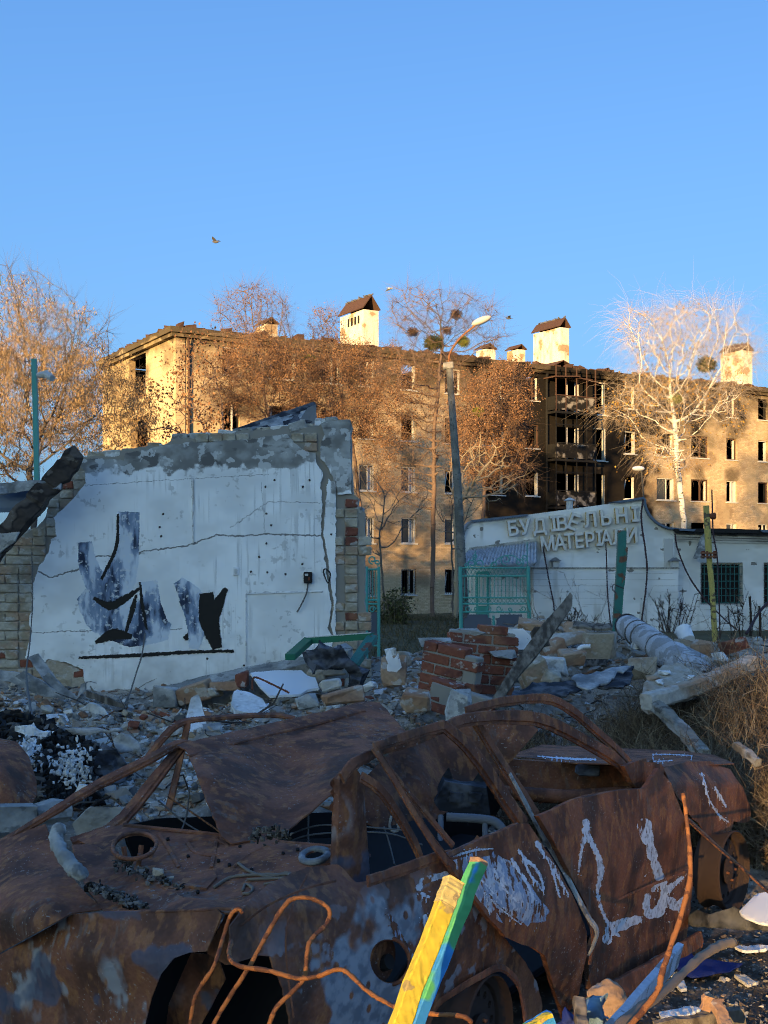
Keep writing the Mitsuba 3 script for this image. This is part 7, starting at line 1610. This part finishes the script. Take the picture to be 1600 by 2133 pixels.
weed_tuft(1412, 1235, 1318, 13, 'dark spiky weed clump before the shop wall, right of two', 9, 2)
weed_tuft(1212, 1262, 1312, 13, 'single dark dried flower stalk before the white wall', 3, 3)
weed_tuft(1190, 1268, 1312, 13, 'dark feathery weed just right of the plank top', 7, 4)
weed_tuft(1545, 1225, 1325, 13, 'arching dark weed near the barred window', 8, 5)

# ------------------------------------------------------------------ foreground: painted planks, rods, scraps
def beam(uvd, wpx, hpx, roll=0.0, nseg=14, jit=.0005, seed=0):
    p = np.array([P(*q) for q in uvd]); A, B = p[0], p[-1]
    pts = np.array([A + (B - A) * t for t in np.linspace(0, 1, nseg)]) + np.random.default_rng(seed).normal(0, jit, (nseg, 3))
    t = (B - A) / np.linalg.norm(B - A); side_ = np.cross(t, [0, 1, 0]); side_ /= np.linalg.norm(side_); dep = np.cross(side_, t)
    c, s_ = math.cos(math.radians(roll)), math.sin(math.radians(roll)); a, b = side_ * c + dep * s_, dep * c - side_ * s_
    d = uvd[0][2]; w, h = wpx * d / F / 2, hpx * d / F / 2; V = []; ch = min(w, h) * .18
    prof = [(-w + ch, -h), (w - ch, -h), (w, -h + ch), (w, h - ch), (w - ch, h), (-w + ch, h), (-w, h - ch), (-w, -h + ch)]
    for q in pts: V += [q + a * x + b * y for x, y in prof]
    k_ = 8; Fs = []
    for i in range(nseg - 1):
        for j in range(k_): x, y = i * k_ + j, i * k_ + (j + 1) % k_; Fs += [[x, y, y + k_], [x, y + k_, x + k_]]
    for e in (0, (nseg - 1) * k_):
        for j in range(1, k_ - 1): Fs.append([e, e + j, e + j + 1])
    m = M(V, Fs); m.fix_normals(); return m
PD = 1.35
procmat('mat_pale_yellow', paint_over((.55, .45, .17), (.30, .24, .12), 120, .58), .8, .2, lambda p, n, uv: fbm(p.x * 150, p.y * 150, p.z * 150, 3), .004)
yk = thing('painted_plank', 'bright yellow painted batten standing in the sunlit foreground', 'plank')
part(yk, 'batten', beam([(946, 1836, PD), (806, 2200, PD - .12)], 38, 28, 12, seed=1), 'mat_yellow_wood')
part(yk, 'bare_end', beam([(947, 1833, PD - .0005), (925, 1888, PD - .0185)], 39.2, 29.2, 12, seed=2), 'mat_pale_yellow', label='worn pale end of the yellow batten')
bk_ = thing('painted_plank', 'blue painted plank with green paint patches crossing behind the yellow batten', 'plank')
part(bk_, 'plank', beam([(996, 1797, PD + .10), (838, 2200, PD)], 28, 30, 28, seed=3), 'mat_blue_wood')
part(bk_, 'end_grain', beam([(998, 1792, PD + .10), (996, 1799, PD + .098)], 29, 31, 28, 3, seed=4), 'mat_tan_brick')
p3 = thing('painted_plank', 'end of a yellow and blue painted plank at the bottom edge right of the batten', 'plank')
part(p3, 'plank', beam([(1150, 2122, 1.75), (1020, 2200, 1.7)], 36, 24, 0, seed=5), 'mat_blue_wood'); part(p3, 'yellow_edge', beam([(1146, 2112, 1.735), (1015, 2192, 1.685)], 9, 20, 0, seed=6), 'mat_yellow_wood')
RD = 1.75
for pts, r_, lab in (([(395, 2140, RD), (404, 2085, RD), (418, 2055, RD), (447, 2010, RD), (466, 1950, RD + .05), (480, 1908, RD + .05), (496, 1893, RD + .05), (506, 1903, RD + .05)], 4.6, 'hooked rusty rod left of the big rod loop'),
                     ([(436, 2150, RD), (470, 2090, RD), (520, 2012, RD), (560, 1940, RD + .03), (590, 1890, RD + .05), (612, 1872, RD + .06), (650, 1872, RD + .06), (684, 1892, RD + .05), (682, 1922, RD + .04), (650, 1955, RD), (640, 1985, RD - .02), (634, 2035, RD - .03), (610, 2065, RD - .04), (575, 2100, RD - .05), (556, 2150, RD - .05)], 5.0, 'big loop of rusty rod in front of the blue grey quarter panel'),
                     ([(482, 1962, RD + .1), (477, 1985, RD + .05), (484, 2003, RD), (505, 2014, RD - .02), (560, 2022, RD - .04), (620, 2038, RD - .06), (660, 2034, RD - .07), (700, 2020, RD - .09), (724, 2026, RD - .1), (760, 2060, RD - .14), (800, 2086, RD - .18), (840, 2103, RD - .22), (900, 2112, RD - .26), (960, 2116, RD - .28), (985, 2130, RD - .28)], 5.2, 'rusty rod curling right towards the yellow batten, its end in the sun')):
    single('rusty_rod', ptube(pts, r_, 7, 7), 'mat_rebar', lab, 'rod', True)
single('rusty_rod', ptube([(1423, 1652, 2.3), (1432, 1720, 2.28), (1438, 1790, 2.25), (1436, 1840, 2.22), (1418, 1910, 2.18), (1398, 1970, 2.14), (1378, 2030, 2.1), (1372, 2060, 2.08), (1340, 2105, 2.05), (1290, 2160, 2.0)], [4.4, 4.6, 5, 5.4, 5.6, 5.8, 6, 6, 6.5, 7], 8, 6), 'mat_rebar', 'upright orange rusty rod catching the sun before the front door', 'rod', True)
single('bent_pipe', ptube([(1527, 1962, 2.7), (1500, 1970, 2.65), (1465, 1990, 2.55), (1420, 2030, 2.4), (1370, 2075, 2.25), (1310, 2120, 2.1), (1262, 2165, 2.0)], [9.5, 9.5, 9, 9, 10, 11, 12], 10, 6), 'mat_rope', 'brownish bent pipe arching over the lower right ground', 'pipe', True)
single('pale_board', beam([(1412, 1988, 3.1), (1250, 2180, 2.3)], 50, 14, 0, seed=9), 'mat_pale_wood', 'pale flaking board lying under the bent pipe', 'board')
def on_g(pts, lift): return lambda uv: np.array([on_ground(a, b, lift)[1] for a, b in np.asarray(uv)])
single('blue_tarp', sheet([(1415, 1985), (1432, 1975), (1450, 1998), (1500, 2000), (1548, 2008), (1520, 2022), (1480, 2028), (1440, 2036), (1410, 2020)], on_g(None, .035), 9, .006, .03, 9, ragged=1.2), 'mat_bluecloth', 'deep blue plastic scrap lying on the ground at lower right', 'plastic', True)
single('bent_sheet', sheet([(1420, 1918), (1450, 1895), (1480, 1905), (1530, 1888), (1560, 1912), (1620, 1925), (1640, 1934), (1560, 1938), (1500, 1934), (1440, 1930)], depth_from([(1420, 1918, 5.3), (1530, 1888, 4.95), (1640, 1934, 4.7), (1480, 1934, 5.0), (1560, 1912, 4.95)]), 8, .006, .05, 6, ragged=.8), 'mat_felt', 'curled dark metal sheet lying behind the front wheel', 'sheet metal', True)
single('white_sheet', sheet([(1540, 1898), (1575, 1862), (1640, 1850), (1640, 1930), (1590, 1925), (1552, 1912)], tilt(1850, 4.9, 1930, 4.6), 10, .008, .02, 4), 'mat_white', 'white sheet of panel standing at the right edge behind the front wheel', 'sheet', True)
for i, (pts, mt, lab) in enumerate((([(1372, 2108), (1440, 2095), (1462, 2100), (1432, 2112), (1378, 2120)], 'mat_plaster_bit', 'grey flat chip on the ground below the bent pipe'), ([(1402, 2028), (1425, 2042), (1430, 2058), (1418, 2060), (1404, 2044)], 'mat_plaster_bit', 'small white torn chip beside the bent pipe'),
                                   ([(1530, 1972), (1580, 1968), (1610, 1970), (1590, 1978), (1545, 1980)], 'mat_white', 'white flat scrap on the gravel at the right edge'), ([(1528, 2032), (1552, 2030), (1580, 2045), (1560, 2052)], 'mat_plaster_bit', 'pale sunlit chip on the gravel at lower right'),
                                   ([(1340, 2000), (1385, 1985), (1395, 1992), (1350, 2018)], 'mat_concrete', 'grey shard under the door sill'))):
    single('flat_chip', sheet(pts, on_g(None, .03), 7, .012, .01, 9, ragged=.8, seed=i), mt, lab, 'chip')
st = thing('broken_wood', 'splintered wood with orange sunlit stubs at the bottom right', 'wood')
part(st, 'stub', beam([(1478, 2076, 2.6), (1470, 2102, 2.6)], 20, 16, 0, 5, .003, 1), 'mat_tan_brick'); part(st, 'stub', beam([(1495, 2086, 2.55), (1522, 2160, 2.45)], 24, 18, 0, 6, .003, 2), 'mat_tan_brick')
part(st, 'board', beam([(1540, 2118, 2.6), (1360, 2150, 2.6)], 44, 20, 0, 8, .004, 3), 'mat_wood')
wb = thing('wood_block', 'dark wooden block with a sunlit end, at the bottom edge below the rear door', 'wood')
part(wb, 'block', beam([(1206, 2086, 2.5), (1216, 2170, 2.4)], 24, 20, 0, 6, .002, 4), 'mat_wood'); part(wb, 'end', beam([(1206, 2080, 2.5), (1206.5, 2092, 2.499)], 22, 19, 0, 3, .001, 5), 'mat_tan_brick')
single('plastic_bag', sheet([(1220, 2080), (1236, 2072), (1254, 2080), (1260, 2110), (1252, 2160), (1222, 2160)], 2.6, 6, .03, .06, 14, ragged=1), 'mat_palecloth', 'pale blue crumpled plastic bag beside the wooden block', 'plastic bag', True)
single('plastic_bag', sheet([(1170, 2130), (1190, 2118), (1205, 2135), (1200, 2170), (1165, 2170)], 2.5, 6, .03, .06, 14, ragged=1), 'mat_bluecloth', 'small bright blue plastic scrap left of the wooden block', 'plastic bag', True)
single('sack', (lambda m: M(np.array(m.vertices) + P(1268, 2085, 3.0), m.faces))((lambda m: M(m.vertices * [.052, .05, .05] * (1 + .5 * (meshkit.fbm(m.vertices * 2.2, 3, 4)[:, None] - .5)), m.faces))(trimesh.creation.icosphere(subdivisions=3))), 'mat_tan_brick', 'brown rounded bundle lying behind the blue plastic bag', 'bundle', True)
